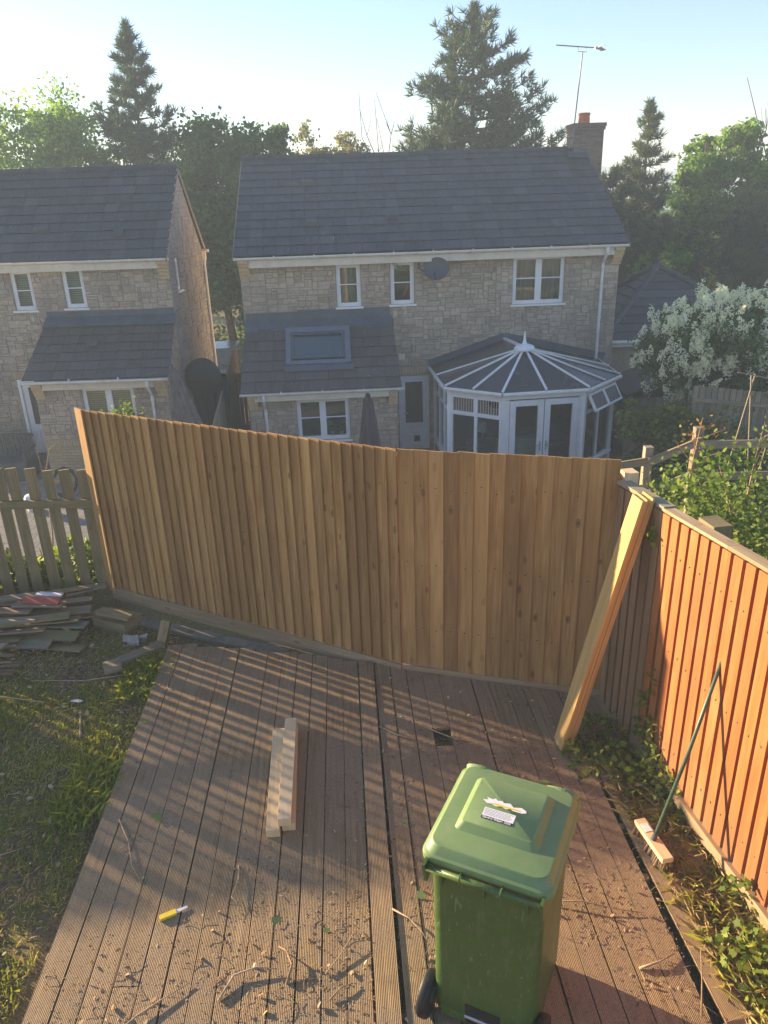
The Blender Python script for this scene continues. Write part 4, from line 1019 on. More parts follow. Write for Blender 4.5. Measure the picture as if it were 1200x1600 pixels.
for (u, t) in ((bu(-7.9), .28), (bu(-6.05), .58), (bu(-6.1), .22)):
    wv, zv = .30 + (LRW - .30) * t, 2.80 + (LRZ - 2.80) * t
    mb = MB(); mb.box8([B.p(u + dx * .12, wv - dy * .18, zv + dy * .16 + .04 + z * (.07 - .04 * dy)) for z in (0, 1) for dy in (0, 1) for dx in (-1, 1)], 1); mb.build('roof_vent', 'roof', r2)
for (wa, za, wb_, zb) in ((.30, 2.79, LRW, LRZ), (LRW, LRZ, LD - .3, 2.70)):
    mb = MB(); a, b = B.p(BW + .05, wa, za), B.p(BW + .05, wb_, zb); mb.beam(a - V(0, 0, .04), b - V(0, 0, .04), .09, .03, side=(0, 0, 1)); mb.build('verge', 'mortar', r2)
mb = MB(); B.box(mb, 0, BW - .22, .15, .18, 2.56, 2.74); mb.build('fascia', 'fascia', lh); gutter(lh, B, 0, BW + .08, .24, 2.78); corbel(lh, B, BW - .24, BW + .01, 2.72, 0, .22, 5, .085)
bk = Fr(tuple(B.p(BW, LD, 0)[:2]), rad(180)); gutter(lh, bk, -.14, 2, .28, 2.70, .07); corbel(lh, bk, -.02, .22, 2.66, 0, .24, 4, .085)
mb = MB(); mb.tube([bk.p(-.02, .26, 2.66), bk.p(-.04, .2, 2.5), bk.p(-.06, -.08, 2.3), bk.p(-.06, -.08, GZ)], .04, 8); mb.build('downpipe', 'gutter', lh)
mb = MB(); back_box(mb, B, .2, BW - .25, -2.6, -.25, GZ + .02, 2.7, 'lrbft'); B.box(mb, 3.1, 3.15, -2.6, -.25, GZ, 2.65); mb.build('interior', 'room', lh)
window(lh, B, *A1, 0, (), (2.13,), 'blind'); window(lh, B, *A2, 0, (), (2.15,), 'blind')
# back door
mb = MB(); u0, u1, z0, z1 = AD
B.box(mb, u0, u0 + .07, -.10, .02, z0, z1); B.box(mb, u0 + .07, u1 - .07, -.10, .02, z1 - .07, z1); B.box(mb, u1 - .07, u1, -.10, .02, z0, z1); mb.build('door_frame', 'upvc', lh)
mb = MB(); a, b = u0 + .075, u1 - .075
B.box(mb, a, b, -.08, -.03, z0 + .05, z0 + .82); B.box(mb, a, a + .14, -.08, -.03, z0 + .82, z1 - .075); B.box(mb, b - .14, b, -.08, -.03, z0 + .82, z1 - .075); B.box(mb, a + .14, b - .14, -.08, -.03, z1 - .2, z1 - .075)
B.box(mb, a + .2, b - .2, -.03, -.018, z0 + .2, z0 + .22); B.box(mb, a + .2, b - .2, -.03, -.018, z0 + .66, z0 + .68); B.box(mb, a + .2, a + .22, -.03, -.018, z0 + .22, z0 + .66); B.box(mb, b - .22, b - .2, -.03, -.018, z0 + .22, z0 + .66); B.box(mb, a + .27, b - .27, -.03, -.022, z0 + .29, z0 + .59)
dd = mb.build('back_door', 'upvc', lh); mb = MB(); B.box(mb, a + .13, b - .13, -.06, -.05, z0 + .81, z1 - .19); mb.build('pane', 'darkroof', dd)
mb = MB(); B.box(mb, u0 - .05, u1 + .1, -.1, .3, z0 - .06, z0); B.box(mb, u0 - .05, u1 + .1, .3, .6, GZ - .05, z0 - .16); B.box(mb, u0 - .05, u1 + .1, 0.02, .3, GZ - .05, z0 - .062); mb.build('door_step', 'concrete', lh)
# lean-to
l0, l1, lw_ = bu(-8.05), BW - .02, 1.5
F3 = Fr(tuple(B.p(0, lw_, 0)[:2]), 0.0); LWN = (bu(-6.98), bu(-5.76), -.98, .06)
mb = MB(); wall(mb, F3, l0, l1, GZ - .1, .22, [LWN])
for u in (l0, l1): mb.face([B.p(u, 0, GZ), B.p(u, lw_, GZ), B.p(u, lw_, .2), B.p(u, 0, 1.3)])
o3 = mb.build('leanto_wall', 'mortar', lh)
mb = MB(); stones(mb, F3, l0, l1, GZ + 1.12, .16, [LWN], 0, 81); FSd = Fr(tuple(B.p(l1, lw_, 0)[:2]), rad(90)); stones(mb, FSd, 0, 1.5, GZ, 1.2, [], 0, 83, clip=lambda u, z: z < .12 + u * .7)
FSd = Fr(tuple(B.p(l0, 0, 0)[:2]), rad(-90)); stones(mb, FSd, 0, 1.5, GZ, 1.2, [], 0, 84, clip=lambda u, z: z < 1.2 - u * .7)
mb.build('stonework', 'stone', o3)
mb = MB(); brickpanel(mb, F3, l0, l1, GZ - .05, GZ + .9, .014); mb.build('brick_base', 'brick', o3); mb = MB(); brickpanel(mb, F3, l0, l1, GZ + .902, GZ + 1.12, .014); mb.build('soldier_course', 'soldier', o3)
mb = MB(); tiles(mb, B, l0 - .13, BW + .14, 1.78, .32, l0 - .02, BW + .02, .04, 1.42, 7, .03, seed=18); lr2 = mb.build('leanto_roof', 'roof2', lh)
mb = MB(); B.box(mb, l0, BW, .012, .03, 1.38, 1.62); mb.box8([B.p((l0 - .02, BW + .05)[i & 1], (.34, .02)[(i >> 1) & 1], (1.30, 1.47)[(i >> 1) & 1] + .02 * ((i >> 2) & 1)) for i in range(8)], 0); mb.build('flashing', 'lead', lr2)
mb = MB(); wv = .9; mb.box(B.p(bu(-6.75) - .12, wv + .1, .93), B.X * .26, -B.N * .16 + V(0, 0, .10), V(0, 0, .05)); mb.build('roof_vent', 'roof2', lr2)
mb = MB(); F3.box(mb, l0 + .25, l1 - .25, .14, .17, .06, .24); mb.build('fascia', 'fascia', lh); gutter(lh, F3, l0 - .16, BW + .10, .30, .28)
corbel(lh, F3, l0, l0 + .24, .22, 0, .22, 5, .08); corbel(lh, F3, l1 - .24, l1 + .01, .22, 0, .22, 5, .08); downpipe(lh, F3, l1 - .36, .30, .05, GZ, .22)
window(lh, F3, *LWN, 0, ((LWN[0] + LWN[1]) / 2,), (), 'blind')
mb = MB(); back_box(mb, F3, l0 + .2, l1 - .2, -1.2, -.28, GZ, .2, 'lrbt'); mb.build('interior', 'room', lh)

# bench / storage seat by the door
be = thing('garden_bench', 'dark grey slatted garden bench beside the white back door', 'bench', (-9.55, 18.1, GZ))
mb = MB(); mb.abox(-10.3, -8.75, 17.85, 18.45, GZ, GZ + .5); mb.build('storage_box', 'dish', be)
mb = MB()
for i in range(14): mb.abox(-10.28 + i * .11, -10.21 + i * .11, 18.46, 18.49, GZ + .5, GZ + 1.0)
mb.abox(-10.32, -8.74, 18.44, 18.51, GZ + .98, GZ + 1.06); mb.build('backrest', 'dish', be)
mb = MB()
for x in (-10.32, -8.80): mb.abox(x, x + .07, 17.83, 18.5, GZ + .70, GZ + .74); mb.abox(x, x + .07, 17.83, 17.9, GZ + .5, GZ + .7)
mb.build('armrest', 'dish', be)
# patio clutter seen over the pickets
hz = MB(); pts = []
for i in range(90):
    a = i * .55; pts.append((-7.35 + math.cos(a) * (.28 + .02 * math.sin(i)), 16.6 + math.sin(a) * .12, GZ + .34 + math.sin(a) * .30 + .1 * (i % 7) / 7))
hz.tube(pts, .014, 5); tag(hz.build('garden_hose', 'black'), 'black coiled garden hose against the buff brick base', 'hose')
mb = MB(); mb.lathe((-7.85, 15.9, GZ + .0), [(0, 0), (.12, 0), (.16, .28), (.13, .36), (.05, .38), (0, .38)], 9); tag(mb.build('rubbish_bag', 'paper'), 'small white plastic bag on the patio below the hose', 'bag')
mb = MB(); mb.abox(-6.9, -6.2, 16.5, 17.0, GZ, GZ + .45); mb.abox(-6.93, -6.17, 16.47, 17.03, GZ + .45, GZ + .50); tag(mb.build('crate', 'dish'), 'dark plastic crate at the foot of the buff brick wall', 'crate')

# ================================================================== FOREGROUND: FENCES
rg = random.Random(21)
FL, FM, FR_ = V(-2.98, 7.40, 0), V(.12, 5.88, 0), V(1.79, 5.39, 0)
ff = thing('close_board_fence', 'tall new golden close-board fence across the middle of the garden', 'fence', tuple((FL + FR_) / 2))
def boards(mb, a, b, zb, zt, pitch, cover, rg, lip=.016, base=.006, jitter=.004):
    d = b - a; L = float(np.hypot(d[0], d[1])); d = d / np.linalg.norm(d); nrm = V(d[1], -d[0], 0)       # towards the camera
    n = int(round(L / pitch)); pitch = L / n
    for i in range(n):
        s0 = i * pitch - (cover if i else 0) * 0; s1 = (i + 1) * pitch + (0 if i == n - 1 else .012)
        s0 = i * pitch; t0, t1 = zt(s0) + rg.uniform(-jitter, jitter), 0; b0 = zb(s0)
        lp_ = lip + rg.uniform(-.004, .004); w0, w1 = 0.0, lp_
        P = []
        for k in range(8):
            s_ = (s0, s1)[k & 1]; y_ = (k >> 1) & 1; z_ = (k >> 2) & 1
            w_ = ((w0, w1)[k & 1] + .004) if not y_ else ((w0, w1)[k & 1] - (.007 if not (k & 1) else .012))
            P.append(a + d * s_ + nrm * w_ + V(0, 0, (zb(s_), zt(s0) + (t0 - zt(s0)))[z_]))
        mb.box8(P, 2, rg.random())
mb = MB(); LL = float(np.linalg.norm(FM - FL)); 
boards(mb, FL + V(.03, -.015, 0), FM, lambda s_: .16 - .10 * s_ / LL, lambda s_: 2.13 - .03 * s_ / LL, .105, .02, rg, .025)
boards(mb, FM, FR_, lambda s_: .06 - .02 * s_, lambda s_: 2.10 + .01 * s_, .125, .02, rg, .013)
mb.build('board_panel', 'fence', ff)
dL = (FM - FL) / LL; nL = V(dL[1], -dL[0], 0)
mb = MB(); mb.box8([FL + dL * (LL * (k & 1)) + nL * (.004 + .026 * ((k >> 1) & 1)) + V(0, 0, (.01 - .10 * (k & 1)) + .145 * ((k >> 2) & 1)) for k in range(8)], 0); mb.build('gravel_board', 'gravelboard', ff)
mb = MB(); d2 = (FR_ - FM); mb.box8([FM + d2 * (k & 1) + V(-.27, -.96, 0) * (-.004 + .024 * ((k >> 1) & 1)) + V(0, 0, -.09 + .14 * ((k >> 2) & 1)) for k in range(8)], 0); mb.build('gravel_board', 'gravelboard', ff)
# first upright: the broad end board turned to the left, catching the sun
mb = MB(); mb.box8([V(-3.04, 7.45, .10) + V(.10, -.10, 0) * (k & 1) + V(-.012, -.012, 0) * ((k >> 1) & 1) + V(0, 0, 2.04) * ((k >> 2) & 1) for k in range(8)], 2); mb.build('end_board', 'fence', ff)
for (p, h) in ((FL + V(.05, .06, 0), 2.05), (FM + V(0.03, .08, 0), 2.03), (FR_ + V(-.06, .09, 0), 2.0)):
    mb = MB(); mb.abox(p[0] - .05, p[0] + .05, p[1] - .05, p[1] + .05, -.3, h); mb.build('post', 'fence', ff)
for z in (.45, 1.1, 1.8):
    for a, b in ((FL, FM), (FM, FR_)):
        mb = MB(); d = (b - a) / np.linalg.norm(b - a); n_ = V(-d[1], d[0], 0); mb.beam(a + n_ * .035 + V(0, 0, z), b + n_ * .035 + V(0, 0, z), .08, .035); mb.build('rail', 'fence', ff)
# nails
mb = MB()
for (a, b, n) in ((FL, FM, 31), (FM, FR_, 14)):
    d = (b - a) / n; nn = V(d[1], -d[0], 0); nn /= np.linalg.norm(nn)
    for i in range(n):
        for z in (.45, 1.1, 1.8):
            if rg.random() < .85: p = a + d * (i + .6) + nn * .022 + V(0, 0, z + rg.uniform(-.03, .03)); mb.lathe(p, [(0, -.005), (.006, 0), (0, .005)], 5)
tag(mb.build('nails', 'black', ff), None, None, kind='stuff')

# right-hand fence
RN, RS = V(1.80, 5.36, 0), V(2.40, 1.72, 0); RLen = float(np.linalg.norm(RS - RN)); RD = (RS - RN) / RLen; RNn = V(-RD[1], RD[0], 0) * -1
if RNn[0] > 0: RNn = -RNn            # towards the garden (-x)
RJ = .66                              # the brown panel ends here
def rp(s_, w_, z): return RN + RD * s_ + RNn * w_ + V(0, 0, z)
def rbox(mb, s0, s1, w0, w1, z0a, z1a, z0b=None, z1b=None, long=2, r=None):
    z0b = z0a if z0b is None else z0b; z1b = z1a if z1b is None else z1b
    mb.box8([rp((s0, s1)[k & 1], (w0, w1)[(k >> 1) & 1], ((z0a, z1a), (z0b, z1b))[k & 1][(k >> 2) & 1]) for k in range(8)], long, r)
rt_top = lambda s_: 1.93 + .075 * s_
nf = thing('brown_fence_panel', 'short shaded brown fence panel in the corner behind the leaning boards', 'fence', tuple(rp(RJ / 2, 0, 0)))
mb = MB(); n = 6
for i in range(n):
    a, b = RJ * i / n, RJ * (i + 1) / n
    rbox(mb, a + .003, b - .024, .006, .024, .0, rt_top(a) - .01); 
mb.build('board_panel', 'fencebrown', nf)
mb = MB(); rbox(mb, 0, RJ, -.016, -.003, .0, rt_top(0) - .03); mb.build('backing_boards', 'fencebrown', nf)
mb = MB(); rbox(mb, -.02, RJ, -.06, .03, rt_top(0), rt_top(0) + .03, rt_top(RJ), rt_top(RJ) + .03, long=0); mb.build('capping_rail', 'grey', nf)
mb = MB(); rbox(mb, -.09, .02, -.12, -.02, -.3, 2.02); mb.build('post', 'pale', nf)
of = thing('orange_fence', 'orange stained vertical board fence along the right side of the garden', 'fence', tuple(rp(2, 0, 0)))
mb = MB(); s_ = RJ + .004; i = 0
while s_ < RLen:
    rbox(mb, s_, s_ + .083, .010, .032, .10, rt_top(s_) - .012, .10, rt_top(s_ + .083) - .012); s_ += .113 + rg.uniform(-.003, .003)
mb.build('board_panel', 'orange', of)
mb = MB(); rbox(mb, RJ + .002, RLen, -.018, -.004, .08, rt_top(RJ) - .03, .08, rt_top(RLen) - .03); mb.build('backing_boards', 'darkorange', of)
mb = MB(); s_ = RJ + .045
while s_ < RLen:
    for z in (.35, 1.05, 1.75): mb.tube([rp(s_ + rg.uniform(-.01, .01), .0315, z + rg.uniform(-.02, .02)), rp(s_, .0345, z)], .0035, 5)
    s_ += .113
tag(mb.build('nails', 'dish', of), None, None, kind='stuff')
mb = MB(); s_ = RJ + .003
for k in range(9):
    L = .36; rbox(mb, s_, min(RLen, s_ + L), -.045, .034, rt_top(s_), rt_top(s_) + .022, rt_top(s_ + L), rt_top(s_ + L) + .022, long=0); s_ += L + .003
mb.build('capping_rail', 'gravelboard', of)
mb = MB(); rbox(mb, .62, RLen, -.01, .062, -.10, .115, -.10, .12, long=0); mb.build('gravel_board', 'sandboard', of)
for s_ in (RJ, 2.5):
    mb = MB(); rbox(mb, s_ - .05, s_ + .05, -.13, -.03, -.3, rt_top(s_) - .06); mb.build('post', 'fencebrown', of)
mb = MB(); rbox(mb, .95, 1.12, -.17, -.045, 1.78, 2.05); mb.build('post', 'old', of)

# picket fence
pf = thing('picket_fence', 'weathered green picket fence left of the tall new fence', 'fence', (-4.0, 7.5, 0))
px = -3.12; i = 0
while px > -9.2:
    mb = MB(); tp = 1.47 + rg.uniform(-.015, .015) + (.02 if i > 2 else 0) + (-3.1 - px) * .03; ln = rg.uniform(-.012, .012)
    mb.box8([(px + (-.056, .056)[k & 1] + (ln if k >> 2 & 1 else 0), 7.49 + (-.011, .011)[(k >> 1) & 1], (-.05 + .05, tp + (.006 if k & 1 else -.004))[(k >> 2) & 1]) for k in range(8)], 2); mb.build('picket', 'old', pf)
    px -= .178 + rg.uniform(-.022, .022); i += 1
for z, zl in ((1.11, 1.04),):
    mb = MB(); mb.beam((-9.3, 7.452, zl + .12), (-3.03, 7.452, z), .085, .045, side=(0, 0, 1)); mb.build('rail', 'old', pf)
for x in (-4.9, -6.9, -8.9):
    mb = MB(); mb.abox(x - .05, x + .05, 7.51, 7.61, -.3, 1.25); mb.build('post', 'old', pf)

# ------------------------------------------------------------------ deck
dk = thing('wooden_deck', 'weathered grooved brown timber deck covered in soil and twigs', 'deck', (-.1, 4, -.06))
NB = 28; ny = [(-2.15, 6.44), (-1.3, 6.27), (-.87, 6.19), (-.46, 6.05), (.19, 5.87), (.75, 5.73), (1.5, 5.47), (1.9, 5.36)]
def north(x): return float(np.interp(x, [a for a, _ in ny], [b for _, b in ny]))
bd = MB()
BX = []
for i in range(NB):
    xn = -2.15 + .1435 * i; xs_ = -2.02 + .146 * i
    if i >= 14: xn += .004; xs_ += .02
    BX.append((xn, xs_))
for i, (xn, xs_) in enumerate(BX):
    yN = north(xn) + rg.uniform(-.035, .015); yS = .6; xS = xn + (xs_ - xn) * (yN - yS) / (6.2 - 2.7)
    wd = .136 + rg.uniform(-.002, .003); lift = rg.uniform(-.002, .002)
    if i == 13: lift = .022
    if i == 14: lift = .008
    if i == 19: xn -= .008
    if i > 24: yS = 2.0; lift -= .006 * (i - 24)
    segs = [(yN, yS)]
    if i in (3, 9, 21): mid = (2.9, 4.9, 3.9)[(3, 9, 21).index(i)]; segs = [(yN, mid + .003), (mid - .003, yS)]
    if i == 17: segs = [(yN, 5.02), (4.80, yS)]       # a piece is missing here
    for (ya, yb) in segs:
        f = lambda y: xn + (xS - xn) * (yN - y) / (yN - yS)
        z0 = -.028 + lift; dz = rg.uniform(-.002, .003)
        bd.box8([(f((yb, ya)[(k >> 1) & 1]) + wd * (k & 1), (yb, ya)[(k >> 1) & 1], (z0, lift + (dz if (k >> 1) & 1 else 0))[(k >> 2) & 1]) for k in range(8)], 1, rg.random())
bd.build('deck_boards', 'deck', dk)
js = MB()
for y in np.arange(1.0, 6.1, .42): js.abox(-2.05, 1.6 if y < 5.4 else 1.2, y, y + .045, -.13, -.030, long=0)
js.build('joists', 'old', dk)
mb = MB(); mb.box8([(-2.165 + (.04) * (k & 1) + .0 + (.27 if not (k >> 1) & 1 else 0), (.6, 6.4)[(k >> 1) & 1], (-.16, -.032)[(k >> 2) & 1]) for k in range(8)], 1); mb.build('edge_board', 'old', dk)
# screws
mb = MB()
for i, (xn, xs_) in enumerate(BX):
    for y in np.arange(1.02, north(xn) - .1, .42):
        for dx in (.03, .105):
            x = xn + (xs_ - xn) * (6.2 - y) / 3.5 + dx; z = .0245 if i == 13 else (.0105 if i == 14 else .0025)
            if y > 2.3 and i < 25 and rg.random() < .5: mb.lathe((x, y + .02, z), [(.0042, 0), (0, .001)], 6)
tag(mb.build('screws', 'dish', dk), None, None, kind='stuff')

# ------------------------------------------------------------------ wheelie bin
bc = V(.52, 2.84, 0); byaw = rad(-25.5)
bU = V(math.cos(byaw), math.sin(byaw), 0); bV = V(-math.sin(byaw), math.cos(byaw), 0)
def bp(u, v, z): return bc + bU * (u * 1.03 + .015) + bV * (v * .93) + V(0, 0, z * 1.12)
bn = thing('wheelie_bin', 'dusty green two-wheeled garden waste bin with a closed lid standing on the deck', 'wheelie bin', tuple(bc))
def rrect(w_, d_, r, n=6):
    out = []
    for cx, cy, a0 in ((w_ / 2 - r, d_ / 2 - r, 0), (-w_ / 2 + r, d_ / 2 - r, 90), (-w_ / 2 + r, -d_ / 2 + r, 180), (w_ / 2 - r, -d_ / 2 + r, 270)):
        for k in range(n + 1):
            a = rad(a0 + 90 * k / n); out.append((cx + r * math.cos(a), cy + r * math.sin(a)))
    return out
def loft(mb, secs, capb=True, capt=True):
    """secs: (w,d,r,z,v_shift)"""
    R_ = []
    for (w_, d_, r, z, *sh) in secs:
        dv = sh[0] if sh else 0; dz = sh[1] if len(sh) > 1 else 0
        base = len(mb.v)
        for (a, b) in rrect(w_, d_, r): mb.v.append(tuple(bp(a, b + dv, z + dz * b)))
        R_.append(base)
    n = len(rrect(1, 1, .1))
    for i in range(len(R_) - 1):
        for k in range(n):
            k2 = (k + 1) % n; mb.f.append((R_[i] + k, R_[i] + k2, R_[i + 1] + k2, R_[i + 1] + k)); mb.uv.append([(0, 0)] * 4); mb.r.append(.5)
    if capb: mb.f.append(tuple(R_[0] + k for k in reversed(range(n)))); mb.uv.append([(0, 0)] * n); mb.r.append(.5)
    if capt: mb.f.append(tuple(R_[-1] + k for k in range(n))); mb.uv.append([(0, 0)] * n); mb.r.append(.5)
mb = MB()
# body: tapered, deeper at the top; v<0 is the hinge side facing the camera
loft(mb, [(.515, .60, .05, .05, .0), (.52, .605, .055, .30, .0), (.53, .615, .055, .75, .0), (.54, .625, .06, .955, .0), (.575, .67, .06, .965, .0), (.58, .675, .06, 1.0, .0)])
body = mb.build('body', 'bin', bn)
bv = body.modifiers.new('bevel', 'BEVEL'); bv.width = .008; bv.segments = 2; bv.limit_method = 'ANGLE'; bv.angle_limit = rad(35)
body.data.polygons.foreach_set('use_smooth', [True] * len(body.data.polygons))
mb = MB(); loft(mb, [(.40, .16, .03, .02, .16), (.42, .16, .03, .10, .16)]); mb.build('front_foot', 'bin', body)
mb = MB(); mb.box8([bp((-.215, -.085)[k & 1], (-.308, -.12)[(k >> 1) & 1] + (.030 if (k >> 2) & 1 and not (k >> 1) & 1 else 0), (.04, .22)[(k >> 2) & 1] ) for k in range(8)], 2); mb.build('axle_housing', 'bin', body)
mb = MB(); mb.box8([bp((.085, .215)[k & 1], (-.308, -.12)[(k >> 1) & 1] + (.030 if (k >> 2) & 1 and not (k >> 1) & 1 else 0), (.04, .22)[(k >> 2) & 1]) for k in range(8)], 2); mb.build('axle_housing', 'bin', body)
mb = MB(); loft(mb, [(.19, .05, .012, .045, -.277), (.19, .05, .012, .16, -.2785)]); mb.build('axle_recess_shade', 'black', body)  # black block just proud of the body, painting the hollow's shade
mb = MB(); mb.tube([bp(-.088, -.306, .085), bp(.088, -.306, .085)], .011, 10); mb.build('axle', 'silver', bn)
for sx in (-1, 1):
    mb = MB(); c = bp(sx * .290, -.290, .112); ax_ = bU; prof = [(.04, -.026), (.088, -.03), (.112, -.026), (.118, -.014), (.118, .014), (.112, .026), (.088, .03), (.04, .026)]
    base = len(mb.v); n = 32
    for (rr, t) in prof:
        for k in range(n): a = 2 * math.pi * k / n; mb.v.append(tuple(c + ax_ * t + (bV * math.cos(a) + V(0, 0, 1) * math.sin(a)) * rr))
    for i in range(len(prof) - 1):
        for k in range(n): k2 = (k + 1) % n; mb.f.append((base + i * n + k, base + i * n + k2, base + (i + 1) * n + k2, base + (i + 1) * n + k)); mb.uv.append([(0, 0)] * 4); mb.r.append(.5)
    wh = mb.build('wheel', 'black', bn, smooth=True)
    mb = MB(); mb.tube([c - ax_ * .024, c + ax_ * .024], .05, 16); mb.build('hub', 'dish', wh)
# lid
mb = MB()
loft(mb, [(.585, .665, .05, .985, .005), (.61, .70, .055, .99, .008), (.614, .704, .058, 1.008, .008), (.612, .700, .06, 1.022, .008), (.585, .672, .06, 1.028, .008), (.555, .635, .06, 1.058, .008), (.540, .62, .06, 1.064, .008)])
loft(mb, [(.40, .41, .03, 1.062, .035), (.345, .355, .022, 1.088, .04), (.335, .345, .02, 1.091, .04)], capb=False)
lid = mb.build('lid', 'lid', bn); b2 = lid.modifiers.new('bevel', 'BEVEL'); b2.width = .004; b2.segments = 2; b2.limit_method = 'ANGLE'; b2.angle_limit = rad(30)
lid.data.polygons.foreach_set('use_smooth', [True] * len(lid.data.polygons))
# grip bumps on the far corners
for sx in (-1, 1):
    mb = MB(); n = 14; prof = []
    for i in range(n + 1):
        a = math.pi * i / n; prof.append((a))
    rows = []
    for j in range(7):
        t = j / 6; hh_ = .034 * math.sin(math.pi * min(1, .5 + t * .5)) if 0 else .034 * math.cos(t * math.pi / 2) ** .6
        rows.append([bp(sx * .205 + (.088) * math.cos(a) * (1 - .25 * t), .352 - .005 - .085 * t * (1 if True else 0) - .02 * math.sin(a), 1.03 + hh_ * 0 + (.020 + .0) * math.sin(a) * (math.cos(t * math.pi / 2) ** .5 if t < 1 else 0) + .02 * (1 - t) * math.sin(a)) for a in prof])
    for j in range(6):
        for i in range(n): mb.face([rows[j][i], rows[j][i + 1], rows[j + 1][i + 1], rows[j + 1][i]])
    mb.face(rows[0][::-1]); 
    g_ = mb.build('lid_grip', 'lid', lid, smooth=True)
# hinge bar / handle on the near side
mb = MB(); mb.tube([bp(-.262, -.372, .985), bp(.262, -.372, .985)], .0155, 14); hb = mb.build('handle_bar', 'bin', bn, smooth=True)
for u in (-.275, .262):
    mb = MB(); mb.box8([bp(u + .014 * (k & 1), (-.395, -.31)[(k >> 1) & 1] + (.03 if not (k >> 2) & 1 and not (k >> 1) & 1 else 0), (.90, 1.012)[(k >> 2) & 1]) for k in range(8)], 2); mb.build('hinge_bracket', 'bin', hb)
for u in (-.10, .09):
    mb = MB(); pts = [bp(u, -.372 + .019 * math.cos(a), .985 + .019 * math.sin(a)) for a in np.linspace(rad(20), rad(230), 9)]; mb.tube([bp(u, -.33, 1.0)] + pts + [bp(u, -.335, .955)], .0045, 6); mb.build('lid_clip', 'bin', hb)
for u in (-.2, 0.0, .2):
    mb = MB(); mb.box8([bp(u + (-.004, .004)[k & 1], (-.345, -.30)[(k >> 1) & 1], (.88, .965)[(k >> 2) & 1]) for k in range(8)], 2); mb.build('rib', 'bin', body)
# labels on the lid
Z = 1.0925
def lpt(u, v, dz=0): return bp(u, v, Z + dz)
def lab(mb, u0, u1, v0, v1, dz):
    mb.box8([lpt((u0, u1)[k & 1], (v0, v1)[(k >> 1) & 1], dz - .0008 * (1 - ((k >> 2) & 1))) for k in range(8)], 0)
mb = MB(); u0, u1, v0, v1 = -.095, .055, -.075, .005; lab(mb, u0, u1, v0, v1, .0); st = mb.build('sticker', 'paper', lid); st['label'] = 'grey and white rectangular waste sticker'
mb = MB(); lab(mb, u0, u1, v0, v0 + .020, .0008); mb.build('sticker_band', 'blackprint', st)
mb = MB(); lab(mb, u1 - .040, u1 - .008, v0 + .003, v0 + .017, .0016); mb.build('sticker_box', 'print', st)
for r_ in range(5):
    mb = MB(); u = u0 + .006; rgx = random.Random(r_)
    while u < u1 - .02:
        l_ = rgx.uniform(.006, .018); lab(mb, u, min(u + l_, u1 - .008), v1 - .010 - r_ * .0095, v1 - .0072 - r_ * .0095, .0007); u += l_ + .003
    tag(mb.build('printed_line', 'print', st), None, None)
cu = bpy.data.curves.new('sticker_text', 'FONT'); cu.body = 'Garden Waste'; cu.size = .0165; cu.extrude = .0002; cu.space_character = 1.02; cu.offset = .00045; cu.materials.append(M['paper'])
to = bpy.data.objects.new('sticker_text', cu); C.objects.link(to)
Rm = Matrix(((bU[0], bV[0], 0), (bU[1], bV[1], 0), (0, 0, 1))).to_4x4(); Rm.translation = Vector(lpt(u0 + .006, v0 + .0045, .0016)); to.matrix_world = Rm
bpy.context.view_layer.update(); me_ = bpy.data.meshes.new_from_object(to.evaluated_get(bpy.context.evaluated_depsgraph_get())); mw = to.matrix_world.copy(); bpy.data.objects.remove(to)
me_.transform(mw); me_.transform(Matrix.Translation(-Vector(wloc(st)))); t2 = bpy.data.objects.new('sticker_text', me_); C.objects.link(t2); t2.parent = st
# torn sticker
ou = [(-.10, .052), (-.075, .060), (-.085, .075), (-.055, .070), (-.045, .082), (-.03, .070), (-.01, .078), (.0, .066), (.03, .075), (.05, .055), (.085, .068), (.112, .055), (.115, .040), (.095, .030), (.05, .030), (.04, .038), (.02, .028), (-.005, .036), (-.03, .027), (-.055, .036), (-.075, .033)]
mb = MB(); mb.face([lpt(a - .02, b + .0 + a * .0, .0006) for a, b in ou]); ts = mb.build('torn_sticker', 'paper', lid); ts['label'] = 'torn remains of a white and yellow sticker'
mb = MB(); mb.face([lpt(a, b, .0012) for a, b in ((-.085, .040), (-.05, .048), (.0, .047), (.06, .048), (.068, .040), (.02, .036), (-.04, .034))]); mb.build('yellow_strip', 'yellow', ts)

# ------------------------------------------------------------------ timber stack on the deck
def timber(a, b, w_, t, label, mat='pale', name='timber_length', group='pale timber lengths stacked on the deck', cat='timber', side=None):
    mb = MB(); mb.beam(a, b, w_, t, side=side or (1, 0, 0), r=rg.random()); o = mb.build(name, mat); tag(o, label, cat, group)
    bb = o.modifiers.new('bevel', 'BEVEL'); bb.width = .003; bb.segments = 2; return o
timber((-.822, 3.93, .034), (-.905, 5.0, .034), .092, .064, 'bottom left pale timber length of the small stack on the deck')
timber((-.722, 3.985, .034), (-.80, 5.03, .034), .092, .064, 'bottom right pale timber length of the small stack on the deck')
timber((-.742, 3.96, .1005), (-.805, 5.04, .1005), .092, .064, 'top pale timber length lying on the stack of two')
